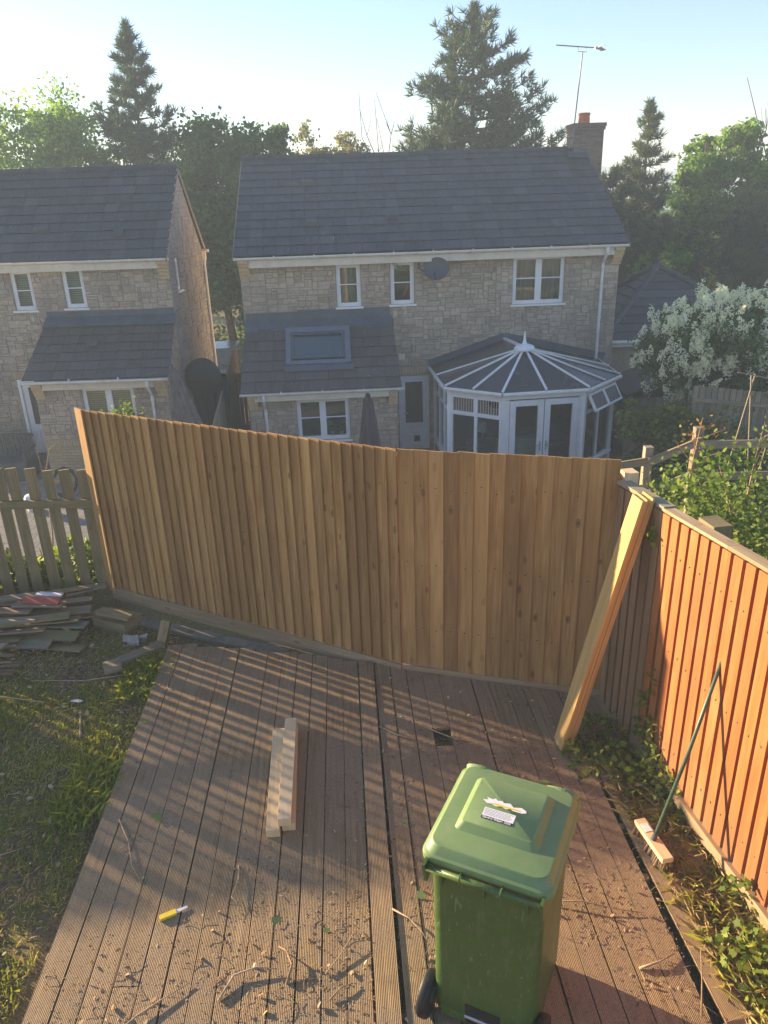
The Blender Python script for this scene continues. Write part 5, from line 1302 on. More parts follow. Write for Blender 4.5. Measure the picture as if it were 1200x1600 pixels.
# leaning boards
A1p, A2p = V(1.30, 4.70, .002), V(1.765, 4.80, 2.03)
d_ = (A2p - A1p); Ld = np.linalg.norm(d_); d_ /= Ld; Wd = V(-.10, .99, 0); Wd -= d_ * (Wd @ d_); Wd /= np.linalg.norm(Wd); Td = np.cross(Wd, d_); Td = Td if Td[0] > 0 else -Td
for i in range(5):
    o_ = A1p + Td * (.019 * i) + Wd * rg.uniform(-.006, .006) + V(0, 0, .004 * i); e_ = rg.uniform(-.02, .015); mb = MB()
    mb.box8([o_ + Td * (.0165 * (k & 1)) + Wd * (.162 * ((k >> 1) & 1)) + d_ * ((Ld + e_) * ((k >> 2) & 1)) for k in range(8)], 2, rg.random())
    o = mb.build('plank', 'palegreen'); tag(o, ('outermost plank, its broad face lit, of the bundle leaning on the corner fence' if i == 0 else 'thin pale plank inside the bundle leaning on the corner fence' if i < 4 else 'rearmost plank of the leaning bundle, nearest the brown panel'), 'plank', 'planks leaning in the fence corner')
    if i == 0: o.location.z += .0
# broom
br_ = thing('broom', 'broom with pale wooden head and thin dark green handle leaning on the orange fence', 'broom', (1.675, 3.715, 0))
tb_ = MB(); tb_.beam((1.64, 3.89, .085), (1.71, 3.55, .085), .078, .036, side=(1, 0, 0)); hd_ = tb_.build('broom_head', 'pale', br_); bb = hd_.modifiers.new('bevel', 'BEVEL'); bb.width = .005; bb.segments = 2
mb = MB()
for i in range(17):
    for j in range(4):
        c = V(1.645, 3.875, .068) + (V(1.705, 3.565, .068) - V(1.645, 3.875, .068)) * i / 16 + V(.98, .19, 0) * (-.028 + .019 * j); e_ = c + V(rg.uniform(-.012, .012) + (j - 1.5) * .008, rg.uniform(-.01, .01), -.075); mb.tube([c, e_], [.006, .009], 5)
tag(mb.build('bristles', 'splinter', br_), None, None, kind='stuff')
mb = MB(); mb.beam((1.650, 3.842, .1045), (1.664, 3.775, .1045), .05, .002, side=(1, 0, 0)); mb.build('paper_label', 'paper', br_)
mb = MB(); mb.tube([(1.672, 3.712, .10), (1.684, 3.719, .15)], [.021, .016], 10); mb.build('socket', 'dish', br_)
pole = MB(); pole.tube([(1.675, 3.715, .10), (1.86, 3.805, .72), (2.03, 3.90, 1.365)], [.0125, .0125, .0115], 10); po = pole.build('handle', 'greenpole', br_, smooth=True)
e = MB(); e.tube([(2.028, 3.899, 1.355), (2.036, 3.903, 1.385)], .0135, 10); e.build('end_cap', 'silver', po)

# yellow knife, paper scraps, offcuts
kn = thing('utility_knife', 'small yellow handled knife with a silver blade end lying on the deck', 'knife', (-1.36, 3.36, .0))
mb = MB(); mb.beam((-1.435, 3.318, .012), (-1.345, 3.362, .012), .034, .018, side=(0, 0, 1).__class__((-.4, 1, 0))); k1 = mb.build('handle', 'yellow', kn)
mb = MB(); mb.beam((-1.345, 3.362, .012), (-1.285, 3.398, .010), .024, .008, side=(-.4, 1, 0), taper=.6); mb.build('blade_holder', 'upvc', kn)
def scrap(name, label, cat, x, y, z, s_, mat, seed, n=7):
    r_ = random.Random(seed); mb = MB(); ring = [(x + s_ * r_.uniform(.6, 1) * math.cos(2 * math.pi * k / n), y + s_ * .6 * r_.uniform(.6, 1) * math.sin(2 * math.pi * k / n), z + r_.uniform(0, s_ * .5)) for k in range(n)]
    c = (x, y, z + s_ * .25)
    for k in range(n): mb.face([c, ring[k], ring[(k + 1) % n]], r=r_.random())
    return tag(mb.build(name, mat), label, cat)
scrap('torn_packet', 'crumpled white torn packet lying on the grass', 'litter', -2.77, 5.62, -.07, .075, 'paper', 3)
mb = MB(); mb.tube([(-2.68, 5.45, -.05), (-2.57, 5.12, -.055)], .009, 6); tag(mb.build('stick', 'paletwig'), 'short straight pale stick on the grass below the torn packet', 'stick')
for k, (a, b, w_, t, lb) in enumerate([((-2.66, 6.03, .0), (-2.52, 6.10, .0), .13, .07, 'short broad grey offcut lying across its partner near the deck corner'), ((-2.56, 6.14, -.005), (-2.22, 6.42, -.01), .11, .05, 'long grey offcut pointing at the tall fence near the deck corner')]):
    mb = MB(); mb.beam(a, b, w_, t, side=(1, -1, 0)); tag(mb.build('offcut', 'grey'), lb, 'offcut', 'grey offcuts by the deck corner')
mb = MB(); mb.beam((-2.26, 6.45, -.1), (-2.20, 6.60, .16), .09, .06, side=(1, 0, 0)); tag(mb.build('broken_stump', 'old'), 'broken dark post stump at the corner of the deck', 'stump')
mb = MB(); mb.beam((-3.02, 7.06, -.05), (-2.62, 6.86, -.03), .14, .26, side=(0, 0, 1), r=.3); mb.beam((-2.98, 6.92, .12), (-2.62, 6.8, .1), .03, .12, side=(0, 0, 1)); tag(mb.build('rotten_log', 'old'), 'rotten mossy sleeper end at the foot of the tall fence', 'log')
mb = MB(); mb.beam((-2.62, 6.98, -.05), (-1.0, 6.30, -.085), .04, .13, side=(0, 0, 1)); tag(mb.build('concrete_edging', 'concrete'), 'mossy concrete edging strip under the tall fence', 'edging')
for k, (x, y, s_) in enumerate(((-2.62, 6.62, .045), (-2.55, 6.58, .055), (-2.47, 6.63, .04))):
    mb = MB(); ja = lambda: rg.uniform(.6, 1.25) * s_; mb.box8([(x + (1 if i & 1 else -1) * ja(), y + (1 if (i >> 1) & 1 else -1) * ja() * .7, -.08 + (ja() * 1.5 if (i >> 2) & 1 else 0)) for i in range(8)], 2); tag(mb.build('stone', 'rock'), 'pale broken stone among the rubble by the fence foot', 'stone', 'pale stones by the fence foot')

# ------------------------------------------------------------------ pile of old boards on the left
k = 0
lay = [(-4.95, -3.70, 7.28, .10), (-3.98, -3.18, 7.24, .18), (-5.0, -3.98, 7.12, .16), (-4.08, -3.12, 7.06, .14), (-5.0, -3.55, 6.98, .22), (-4.3, -3.10, 6.92, .10), (-4.9, -3.3, 6.86, .16), (-5.1, -3.60, 6.80, .24), (-3.9, -3.04, 6.76, .08), (-4.7, -3.12, 6.68, .12), (-5.1, -3.5, 6.62, .20), (-4.1, -3.08, 6.60, .05), (-5.0, -3.4, 6.52, .12), (-4.2, -3.32, 6.50, .02), (-5.0, -3.62, 6.42, .06), (-3.44, -3.06, 7.33, .17), (-3.9, -3.2, 6.66, .18), (-3.6, -2.95, 6.98, .03), (-4.4, -3.5, 7.02, .25), (-3.5, -3.0, 6.5, -.03), (-3.8, -3.3, 6.84, .25), (-4.6, -3.9, 6.55, .26), (-3.75, -3.1, 7.16, .06), (-4.5, -3.7, 6.35, .1)]
for (x0, x1, y, z) in lay:
    mb = MB(); sl_ = rg.uniform(-.10, .06); mb.beam((x0, y + sl_, z + rg.uniform(-.02, .02)), (x1, y - sl_, z + rg.uniform(-.01, .01)), .10 + rg.uniform(0, .03), .019, side=(0, 1, rg.uniform(-.25, .25)), r=rg.random())
    o = mb.build('old_board', ('grey', 'old', 'splinter', 'grey', 'old')[k % 5]); tag(o, 'mossy grey green board in the pile before the picket fence', 'board', 'old boards piled before the picket fence'); k += 1
mb = MB(); mb.beam((-3.72, 6.90, .285), (-3.34, 6.86, .275), .10, .02, side=(0, 1, .3)); tag(mb.build('red_board', 'redpaint'), 'red painted board end on top of the old board pile', 'board')
mb = MB(); mb.beam((-3.62, 6.99, .300), (-3.34, 6.96, .300), .05, .02, side=(0, 1, 0)); tag(mb.build('white_board', 'paper'), 'white board end behind the red one on the pile', 'board')
for q in range(16):
    mb = MB(); x0 = -5.0 + rg.uniform(-.1, .1); x1 = -3.75 + rg.uniform(-.35, .2) + .012 * q; y = 6.42 - q * .026 + rg.uniform(-.02, .02); z = -.04 + .018 * (q % 5) + rg.uniform(0, .02) + (.07 if q < 7 else 0)
    mb.beam((x0, y + rg.uniform(-.04, .04), z), (x1, y + rg.uniform(-.06, .03), z + rg.uniform(-.02, .01)), .022 + rg.uniform(0, .012), .010, side=(0, 1, .2), r=rg.random())
    tag(mb.build('batten', 'splinter'), 'thin dry batten in the heap in front of the old board pile', 'batten', 'dry battens heaped on the grass')

# ================================================================== GROUND COVER (countless)
def scatter_ok(x, y): return True
def grass(name, n, region, hmin, hmax, seed, mat='grass', z=-.075, lean=.5, wd=.004, dens=None, zf=None):
    r = np.random.default_rng(seed); P = []
    while len(P) < n:
        m = r.uniform(0, 1, (n * 2, 2)); x = region[0] + (region[1] - region[0]) * m[:, 0]; y = region[2] + (region[3] - region[2]) * m[:, 1]
        keep = np.ones(len(x), bool) if dens is None else (r.uniform(0, 1, len(x)) < dens(x, y))
        P += list(zip(x[keep], y[keep]))
    P = np.array(P[:n]); zz = np.full(n, z) if zf is None else zf(P[:, 0], P[:, 1])
    b = np.column_stack([P, zz]); a = r.uniform(0, 6.283, n); h = r.uniform(hmin, hmax, n) * (.6 + .4 * r.uniform(0, 1, n))
    d = np.column_stack([np.cos(a), np.sin(a), np.zeros(n)]); t = np.column_stack([-np.sin(a), np.cos(a), np.zeros(n)]); L = r.uniform(.1, 1, n) * lean
    up = np.column_stack([np.zeros(n), np.zeros(n), h]); w_ = (wd * r.uniform(.6, 1.3, n))[:, None]
    q = np.stack([b - t * w_, b + t * w_, b + up * .6 + d * (h * L * .35)[:, None] + t * w_ * .8, b + up * .92 + d * (h * L)[:, None]], 1)
    tone = np.clip(r.uniform(0, .75, n) + .3 * np.sin(P[:, 0] * 3) * np.sin(P[:, 1] * 2.2), 0, 1)
    o = bulk(name, q, 4, tone, mat); o['kind'] = 'stuff'; return o
def patch(x, y):
    return np.clip(.45 + .55 * np.sin(x * 4.1 + 1.3 * np.sin(y * 3.3)) * np.sin(y * 2.9 + 1.1 * np.sin(x * 5.2)) + .35 * np.sin(x * 13) * np.sin(y * 11), .06, 1)
grass('lawn_grass', 60000, (-5.2, -2.12, 2.3, 6.5), .015, .055, 1, dens=lambda x, y: patch(x, y) * np.where(y > 5.9, .35, 1), lean=1.0, wd=.003)
grass('dead_grass', 16000, (-5.2, -2.1, 2.3, 6.9), .02, .05, 2, 'straw', lean=2.2, wd=.0016)
def east(y): return np.interp(y, [2.3, 2.7, 3.2, 3.9, 4.5, 4.9], [1.78, 1.78, 1.72, 1.64, 1.50, 1.75])
def eastd(x, y): return (1 - np.exp(-((x - 1.66) ** 2 + (y - 3.7) ** 2) / .03)) * ((x > east(y)) & (x < 1.80 + .165 * (5.39 - y) - .03)) * np.clip(.35 + .65 * np.sin(x * 19) * np.sin(y * 9), .15, 1)
grass('weed_grass', 1500, (1.4, 2.4, 2.2, 5.1), .04, .17, 3, dens=eastd, lean=1.6, wd=.0019, z=-.05)
grass('weed_straw', 3200, (1.4, 2.4, 2.2, 5.1), .03, .13, 4, 'straw', dens=eastd, lean=2.0, wd=.0011, z=-.03)
grass('edge_grass', 2600, (-2.45, -2.0, 3.6, 6.4), .04, .15, 5, lean=1.3, wd=.005, z=-.08, dens=lambda x, y: np.clip(.2 + .8 * np.sin(y * 4.3 + 1), .02, 1) * (x < -2.1 + .0 * y))
# earth under the weeds
mb = MB(); r_ = np.random.default_rng(8)
def leaf6(P, size, seed, up=1.2, fold=.25, lob=True):
    r = np.random.default_rng(seed); n = len(P); d = r.normal(size=(n, 3)) * .5; d[:, 2] += up; d /= np.linalg.norm(d, axis=1)[:, None]
    t = r.normal(size=(n, 3)); t -= d * (t * d).sum(1)[:, None]; t /= np.linalg.norm(t, axis=1)[:, None]; b = np.cross(d, t)
    s = (size * r.uniform(.5, 1.35, n))[:, None]
    shape = [(-.5, 0), (-.42, .40), (-.05, .30), (.12, .48), (.25, .2), (.62, 0), (.25, -.2), (.12, -.48), (-.05, -.30), (-.42, -.40)] if lob else [(-.5, 0), (-.25, .25), (.1, .27), (.6, 0), (.1, -.27), (-.25, -.25)]
    return np.stack([P + t * s * a + b * s * c + d * s * (abs(c) * fold) for a, c in shape], 1), len(shape)
def leafmass(name, P, size, seed, mat, label=None, cat=None, parent=None, kind=None, group=None, up=1.2, lob=True, tone=None):
    q, k_ = leaf6(P, size, seed, up, lob=lob); r = np.random.default_rng(seed + 1)
    o = bulk(name, q, k_, r.uniform(0, 1, len(P)) if tone is None else tone, mat, parent)
    if kind: o['kind'] = kind
    if label: tag(o, label, cat, group)
    return o
def pick(n, f, region, seed):
    r = np.random.default_rng(seed); out = []
    while len(out) < n:
        x, y = r.uniform(region[0], region[1]), r.uniform(region[2], region[3])
        if r.uniform() < f(x, y): out.append((x, y, r.uniform(0, 1)))
    return np.array(out)
# clover and little leaves on the lawn
p = pick(900, lambda x, y: float(patch(np.array(x + 1.), np.array(y))), (-4.6, -2.15, 2.4, 6.2), 11); p[:, 2] = -.06 + p[:, 2] * .03
leafmass('clover_leaves', p, .03, 12, 'lf_ivy', kind='stuff', lob=False)
p = pick(260, lambda x, y: 1, (-4.6, -2.1, 2.4, 6.6), 13); p[:, 2] = -.05 + p[:, 2] * .02
leafmass('dry_leaves', p, .045, 14, 'dryleaf', kind='stuff', lob=False)
# ivy along the right side of the deck (one creeping mass)
def ivyd(x, y):
    c = [(1.62, 4.55, .15), (1.85, 4.35, .15), (1.42, 4.62, .10), (1.97, 4.1, .09), (1.90, 2.95, .13), (2.05, 2.7, .16), (2.05, 3.3, .08), (1.6, 4.9, .10)]
    return float(eastd(np.array(x - .0), np.array(y)) > 0 or (x > 1.3 and y > 4.35 and x < 1.95)) * max(math.exp(-((x - a) ** 2 + (y - b) ** 2) / (2 * s_ * s_)) for a, b, s_ in c)
p = pick(1000, ivyd, (1.25, 2.4, 2.2, 5.1), 15)
hh = np.array([.04 + .20 * ivyd(a, b) for a, b in p[:, :2]]); p[:, 2] = -.02 + p[:, 2] * hh
leafmass('creeping_ivy', p, .042, 16, 'lf_ivy', kind='stuff', up=.8)
# ivy bush peeking up the orange fence
for q, (s_, z, nn) in enumerate(((.80, .30, 70), (1.05, .12, 90), (.72, .52, 16), (.84, .78, 10), (.82, .62, 6), (.60, 1.78, 18))):
    r = np.random.default_rng(40 + q); P = np.array([rp(s_ + r.normal() * (.10 if q < 2 else .018), .05 + abs(r.normal()) * .03, z + r.normal() * (.09 if q < 2 else .035)) for _ in range(nn)])
    q_, k_ = leaf6(P, .035, 60 + q, .3); lb = ['leafy ivy clump climbing the foot of the orange fence at its corner edge', 'low ivy clump at the orange fence foot beside the pole', 'small ivy sprig on the orange fence a forearm above the clump', 'single ivy sprig highest on the open orange fence face', 'tiny ivy sprig between two others on the orange fence', 'ivy sprig hanging over the fence top behind the planks'][q]
    o = bulk('ivy_sprig', q_, k_, r.uniform(.3, 1, nn), 'lf_ivy'); tag(o, lb, 'ivy', 'ivy sprigs on the fences')
# soil crumbs, chips, dry leaves on the deck
def clump(x, y):
    c = [(-.35, 2.75, .45), (-.75, 2.85, .35), (-1.05, 3.0, .22), (-.2, 3.25, .3), (.15, 4.95, .35), (.55, 4.9, .35), (-.15, 4.2, .22), (-.05, 3.6, .25), (1.0, 4.6, .35), (1.35, 4.3, .25), (1.3, 3.3, .3), (1.5, 2.8, .25), (-1.5, 2.7, .3), (-.9, 3.75, .15), (.1, 2.9, .3), (-.6, 6.0, .2), (1.2, 5.2, .2)]
    return min(1, .035 + max(math.exp(-((x - a) ** 2 + (y - b) ** 2) / (2 * s_ * s_)) for a, b, s_ in c))
def crumbs(name, n, seed, smin, smax, mat, flat=.6, f=clump, region=(-2.1, 1.6, 2.2, 6.1), z=.003):
    p = pick(n, f, region, seed); r = np.random.default_rng(seed); c = p.copy(); c[:, 2] = z; s = (smin + (smax - smin) * r.uniform(0, 1, n) ** 3)[:, None]
    a = r.uniform(0, 6.283, n); e1 = np.column_stack([np.cos(a), np.sin(a), np.zeros(n)]); e2 = np.column_stack([-np.sin(a), np.cos(a), np.zeros(n)]); up = np.array([[0, 0, 1.]])
    el = r.uniform(.6, 1.6, (n, 1))
    T = c + up * s * flat; A = c + e1 * s * el; B_ = c + e2 * s * .7; D = c - e1 * s * el; E_ = c - e2 * s * .7
    tri = np.concatenate([np.stack([T, A, B_], 1), np.stack([T, B_, D], 1), np.stack([T, D, E_], 1), np.stack([T, E_, A], 1)])
    o = bulk(name, tri, 3, np.tile(r.uniform(0, 1, n), 4), mat); o['kind'] = 'stuff'
crumbs('soil_crumbs', 13000, 21, .0015, .008, 'crumb', .22)
crumbs('soil_clods', 300, 22, .008, .018, 'crumb', .3)
crumbs('wood_chips', 1500, 23, .003, .014, 'dryleaf', .12)
p = pick(330, clump, (-2.1, 1.6, 2.2, 6.1), 25); p[:, 2] = .008 + p[:, 2] * .006
leafmass('dry_leaf_litter', p, .03, 26, 'dryleaf', kind='stuff', lob=False)
# fine twiglets everywhere
def twiglets(name, n, seed, f, region, lmin, lmax, z, rad_=.0012, mat='twig'):
    p = pick(n, f, region, seed); r = random.Random(seed); mb = MB()
    for (x, y, _) in p:
        a = r.uniform(0, 6.28); L = lmin + (lmax - lmin) * r.random() ** 2; c_ = r.uniform(-.6, .6); pts = []
        for i in range(5):
            pts.append((x, y, z + rad_ + abs(r.gauss(0, .004)) + .012 * math.sin(i / 4 * math.pi) * r.random())); a += c_ * .3 + r.uniform(-.25, .25); x += math.cos(a) * L / 4; y += math.sin(a) * L / 4
        mb.tube(pts, [rad_ * 1.2, rad_ * 1.2, rad_, rad_ * .8, rad_ * .4], 4, r=r.random(), cap=False)
    o = mb.build(name, mat); o['kind'] = 'stuff'
twiglets('fine_twigs', 420, 31, clump, (-2.1, 1.6, 2.3, 6.0), .03, .16, .003)
twiglets('fine_pale_stems', 170, 32, lambda x, y: 1, (-4.6, -2.1, 2.4, 6.6), .06, .30, -.055, .0016, 'paletwig')
twiglets('bramble_stems', 150, 33, lambda x, y: float(eastd(np.array(x), np.array(y)) > 0), (1.3, 2.4, 2.2, 5.1), .1, .45, .0, .0018, 'paletwig')
# single twigs one can pick out
def twig(pts, r0, label, mat='twig', cat='twig', group='fallen twigs on the deck', fork=None):
    mb = MB(); P = [V(*p) for p in pts]; n = len(P); mb.tube(P, [r0 * (1 - .6 * i / (n - 1)) for i in range(n)], 6, r=.5)
    if fork: mb.tube([P[fork[0]], V(*fork[1])], [r0 * .6, r0 * .3], 5)
    tag(mb.build(cat, mat, smooth=True), label, cat, group)
twig([(-1.52, 2.60, .012), (-1.40, 2.72, .02), (-1.30, 2.80, .018), (-1.16, 2.90, .014)], .007, 'long straight twig near the bottom left of the deck', 'paletwig')
twig([(-.98, 2.80, .01), (-.92, 2.93, .022), (-.80, 2.97, .028), (-.68, 2.96, .02)], .0085, 'curved thick twig among the soil heap near the bottom of the deck', 'paletwig')
twig([(-.62, 2.88, .01), (-.60, 2.98, .03), (-.64, 3.06, .035), (-.69, 3.10, .02)], .009, 'short hooked twig standing in the soil heap')
twig([(-1.02, 3.70, .008), (-1.00, 3.58, .02), (-1.02, 3.44, .03), (-.93, 3.36, .012)], .005, 'arched twig casting a long shadow left of the timber stack', 'paletwig')
twig([(-.41, 2.93, .01), (-.34, 3.02, .02), (-.28, 3.12, .03), (-.25, 3.17, .05)], .0045, 'straight slim twig pointing away in the middle of the deck', 'paletwig')
twig([(-.38, 2.78, .01), (-.32, 2.84, .02), (-.25, 2.87, .014)], .006, 'stubby twig beside the slim twig in the middle of the deck')
twig([(-.03, 3.32, .026), (.07, 3.25, .028), (.14, 3.16, .026), (.18, 3.08, .012)], .0055, 'twig lying across the raised board left of the bin', 'paletwig')
twig([(-1.93, 4.13, .01), (-1.80, 3.92, .012), (-1.72, 3.72, .016), (-1.63, 3.60, .01)], .0055, 'bent twig at the left edge of the deck', 'paletwig', fork=(1, (-1.86, 3.86, .01)))
twig([(-2.02, 5.92, .01), (-1.98, 5.68, .014), (-1.84, 5.55, .02), (-1.62, 5.52, .01)], .0035, 'thin looping stem on the far left corner of the deck', 'paletwig')
twig([(.92, 3.35, .02), (1.12, 3.32, .035), (1.32, 3.27, .02), (1.46, 3.25, .01)], .0048, 'long reddish twig right of the bin pointing at the orange fence')
twig([(1.33, 2.90, .01), (1.45, 2.93, .02), (1.55, 2.98, .012)], .009, 'flat broken piece of bark on the right of the deck', 'paletwig')
twig([(1.56, 2.62, .01), (1.62, 2.78, .06), (1.66, 2.92, .12)], .0055, 'upright reddish twig in the weeds at the bottom right')
twig([(-.10, 5.05, .012), (.04, 4.93, .02), (.18, 4.88, .012)], .008, 'splintered pale stick in front of the right half of the tall fence', 'paletwig')
twig([(.30, 5.0, .012), (.5, 4.86, .018), (.66, 4.82, .012)], .006, 'pale splinter of bark in front of the tall fence nearest the corner', 'paletwig')
twig([(-3.05, 5.60, -.04), (-3.4, 5.66, -.02), (-3.9, 5.78, -.02)], .006, 'long curved stem lying on the grass by the batten heap', 'paletwig', group='sticks on the grass')
twig([(-2.35, 6.0, -.04), (-2.8, 5.88, -.02), (-3.3, 5.92, -.03)], .006, 'long thin stem on the earth beside the grey offcuts', 'paletwig', group='sticks on the grass')
twig([(-3.12, 3.62, -.05), (-2.85, 3.80, -.03), (-2.55, 3.95, -.04)], .007, 'straight stick on the grass low at the left edge', 'paletwig', group='sticks on the grass')
# fallen green leaves one can pick out
for q, (x, y, s_, lb) in enumerate(((-1.66, 4.13, .07, 'large pale green leaf on the left part of the deck'), (-1.45, 3.83, .05, 'dry lobed leaf below the large pale leaf on the deck'), (-1.62, 3.62, .05, 'small pale leaf at the end of the bent twig'), (-.72, 3.28, .045, 'pale curled leaf below the timber stack'), (-.42, 3.20, .04, 'small green leaf between two slim twigs'), (.08, 4.02, .06, 'yellowish leaf on the boards right of the raised board'), (-.03, 5.3, .05, 'green leaf on the raised board near the tall fence'), (-.22, 4.92, .05, 'white pointed leaf right of the timber stack top'), (-.10, 4.25, .06, 'dull green leaf beside the raised board'), (-1.15, 5.0, .05, 'dark green leaf left of the timber stack'), (-2.35, 4.6, .06, 'bluish leaf on the grass beside the deck'), (.15, 3.42, .045, 'bright yellow leaf on the boards left of the bin'), (1.1, 4.35, .06, 'yellow leaf at the edge of the weeds behind the bin'))):
    q_, k_ = leaf6(np.array([[x, y, (.028 if q in (6,) else .012) if x > -2.1 else -.045]]), s_ * 1.1, 90 + q, 2.5); o = bulk('leaf', q_, k_, [.3 + .05 * (q % 8)], 'freshleaf' if q not in (1,) else 'dryleaf'); tag(o, lb, 'leaf', 'fallen leaves')

# ================================================================== PLANTS AROUND
# ivy bank behind the pickets
pl = thing('ivy_bank_bush', 'sunlit yellow green leafy bush behind the picket fence', 'bush', (-4.0, 8.2, -.4))
r = np.random.default_rng(55); n = 5200; P = np.column_stack([r.uniform(-7.6, -3.02, n), 7.72 + np.abs(r.normal(size=n)) * .42, np.zeros(n)]); P[:, 2] = np.array([tz(a, b) for a, b in P[:, :2]]) + r.uniform(0, 1, n) * (.35 + .30 * np.sin(P[:, 0] * 3.1) ** 2) + .0
leafmass('foliage', P, .075, 56, 'lf_ivy', parent=pl, up=.5)
mb = MB()
for i in range(30): x = -7.5 + i * .15; mb.tube([(x, 7.9, tz(x, 7.9) - .05), (x + rg.uniform(-.1, .1), 7.85, tz(x, 7.9) + .2), (x + rg.uniform(-.2, .2), 7.8, tz(x, 7.9) + rg.uniform(.35, .7))], .006, 4, cap=False)
mb.build('stems', 'twig', pl)
mb = MB(); mb.tube([(-4.35, 8.8, -.9), (-4.2, 8.85, .2), (-4.12, 8.8, .95), (-4.0, 8.8, 1.3), (-3.72, 8.8, 1.5)], [.012, .01, .008, .006, .003], 6); mb.tube([(-4.14, 8.8, .9), (-4.15, 8.8, 1.3), (-4.05, 8.8, 1.62)], [.006, .005, .003], 5); tag(mb.build('dead_shoot', 'paletwig', smooth=True), 'bare curved brown stem rising behind the pickets', 'stem')
r = np.random.default_rng(58); P = np.column_stack([r.uniform(-8, 2.2, 5200), r.uniform(8.6, 11.2, 5200), np.zeros(5200)]); P[:, 2] = np.array([tz(a, b) for a, b in P[:, :2]]) + r.uniform(0, .22, 5200)
leafmass('bank_ground_cover', P, .09, 59, 'lf_laurel', kind='stuff', up=.8)
sb = thing('shadow_shrub', 'unseen round shrub added left of the board pile to shade the lawn and deck', 'bush', (-6.3, 6.5, -.1))  # out-of-view shrub, added so its shadow darkens lawn and deck
q, t, _, _ = crown((-6.3, 6.5, .45), (.6, .55, .5), 14, 200, 20000, .06, 77, spread=.14, lobe=.5); bulk('foliage', q, 4, t, 'lf_laurel', sb)
mb = MB(); limb(mb, (-6.3, 6.5, -.15), (-6.2, 6.5, .6), .03, .01, np.random.default_rng(2)); mb.build('trunk', 'bark', sb)
# bush on the far side of the orange fence
bu_ = thing('ivy_bush', 'tangled sunlit ivy and bramble bush spilling over the orange fence top', 'bush', (3.0, 5.6, -.2))
r = np.random.default_rng(61); cl = []
for i in range(90):
    a = r.uniform(0, 1); x = 2.35 + 1.9 * a; y = 4.9 + r.uniform(0, 1.6); zt_ = 1.76 - .22 * (x - 2.2) + .10 * math.sin(x * 6) - .22 * max(0, 5.3 - y); cl.append((x, y, zt_ - abs(r.normal()) * .16))
cl += [(2.1 + .12 * i, 5.35 + .05 * i, 1.83 + .04 * math.sin(i)) for i in range(6)] + [(2.55, 5.5, 1.98), (2.62, 5.6, 2.05)]
cl = np.array(cl); i_ = r.integers(0, len(cl), 5200); P = cl[i_] + r.normal(size=(5200, 3)) * V(.13, .13, .08)
leafmass('foliage', P, .042, 62, 'lf_ivy', parent=bu_, up=.5, tone=np.clip(r.uniform(0, .7, len(cl))[i_] + r.uniform(0, .35, 5200), 0, 1))
P2 = np.column_stack([r.uniform(2.3, 4.3, 5200), r.uniform(4.8, 6.6, 5200), r.uniform(.6, 1.3, 5200)]); leafmass('inner_foliage', P2, .055, 63, 'lf_laurel', parent=bu_, up=.5)
mb = MB()
for i in range(26):
    c = cl[r.integers(0, len(cl))]; mb.tube([(3.1 + r.normal() * .3, 5.6, .0), ((c[0] + 3.1) / 2, 5.5, 1.1), tuple(c), tuple(c + V(r.normal() * .12, r.normal() * .1, .12))], [.012, .009, .005, .002], 5, cap=False)
mb.build('stems', 'twig', bu_)
for q, (x, y, z, n, mt, lb) in enumerate(((2.62, 6.1, 2.0, 60, 'redleaf', 'sprig with reddish young leaves sticking up behind the corner post'), (3.04, 5.9, 2.0, 110, 'lf_ivy', 'tall yellow green shoot rising from the ivy bush'), (3.55, 5.3, 2.16, 150, 'lf_ivy', 'sunlit leafy shoot at the right edge above the orange fence'))):
    t = thing('leafy_shoot', lb, 'plant', (x, y, z - .5)); r = np.random.default_rng(70 + q)
    st = [V(x + r.normal() * .05, y, z - .45), V(x + .02, y, z - .1), V(x + .05 * (1 if q < 2 else -.2), y, z + .22)]
    mb = MB(); mb.tube(st, [.008, .006, .002], 5); 
    br = []
    for k in range(7):
        a = st[1] * (1 - k / 7) + st[2] * (k / 7) - V(0, 0, .1); b = a + V(r.normal() * .14, r.normal() * .1, .10 + r.uniform(0, .1)); mb.tube([a, b], [.004, .0015], 4); br += [a * (1 - s_) + b * s_ for s_ in (.4, .7, 1)]
    mb.build('stem', 'twig', t); br = np.array(br + [st[2], (st[1] + st[2]) / 2]); P = br[r.integers(0, len(br), n)] + r.normal(size=(n, 3)) * .04
    leafmass('foliage', P, .036, 80 + q, mt, parent=t, up=.4, lob=False)
# post and rail fence beyond
pr_ = thing('post_and_rail_fence', 'old grey post and rail fence beyond the orange fence', 'fence', (3.9, 9, 0))
pts_ = [(2.4, 9.6, .40), (3.33, 9.0, .86), (3.93, 9.0, 1.10), (5.6, 9.1, .92)]
for (x, y, z) in ((3.33, 9.0, 1.0), (3.93, 9.0, 1.23), (5.5, 9.1, 1.12), (7.3, 9.22, 1.1)):
    mb = MB(); mb.abox(x - .05, x + .05, y + .0, y + .10, -.5, z); mb.build('post', 'grey', pr_)
for dz in (0, -.42):
    for a, b in (((2.3, 9.5, .48), (3.35, 8.97, .84)), ((3.33, 8.97, .82), (3.95, 8.97, 1.08)), ((3.93, 8.965, 1.03), (5.6, 9.07, .97)), ((5.6, 9.07, .97), (7.4, 9.2, .93))):
        mb = MB(); mb.beam(V(*a) + V(0, 0, dz), V(*b) + V(0, 0, dz), .10, .035, side=(0, 0, 1)); mb.build('rail', 'grey', pr_)
cf = thing('bean_canes', 'thin grey garden canes tied in a frame behind the post and rail fence', 'canes', (4.9, 10, 0))
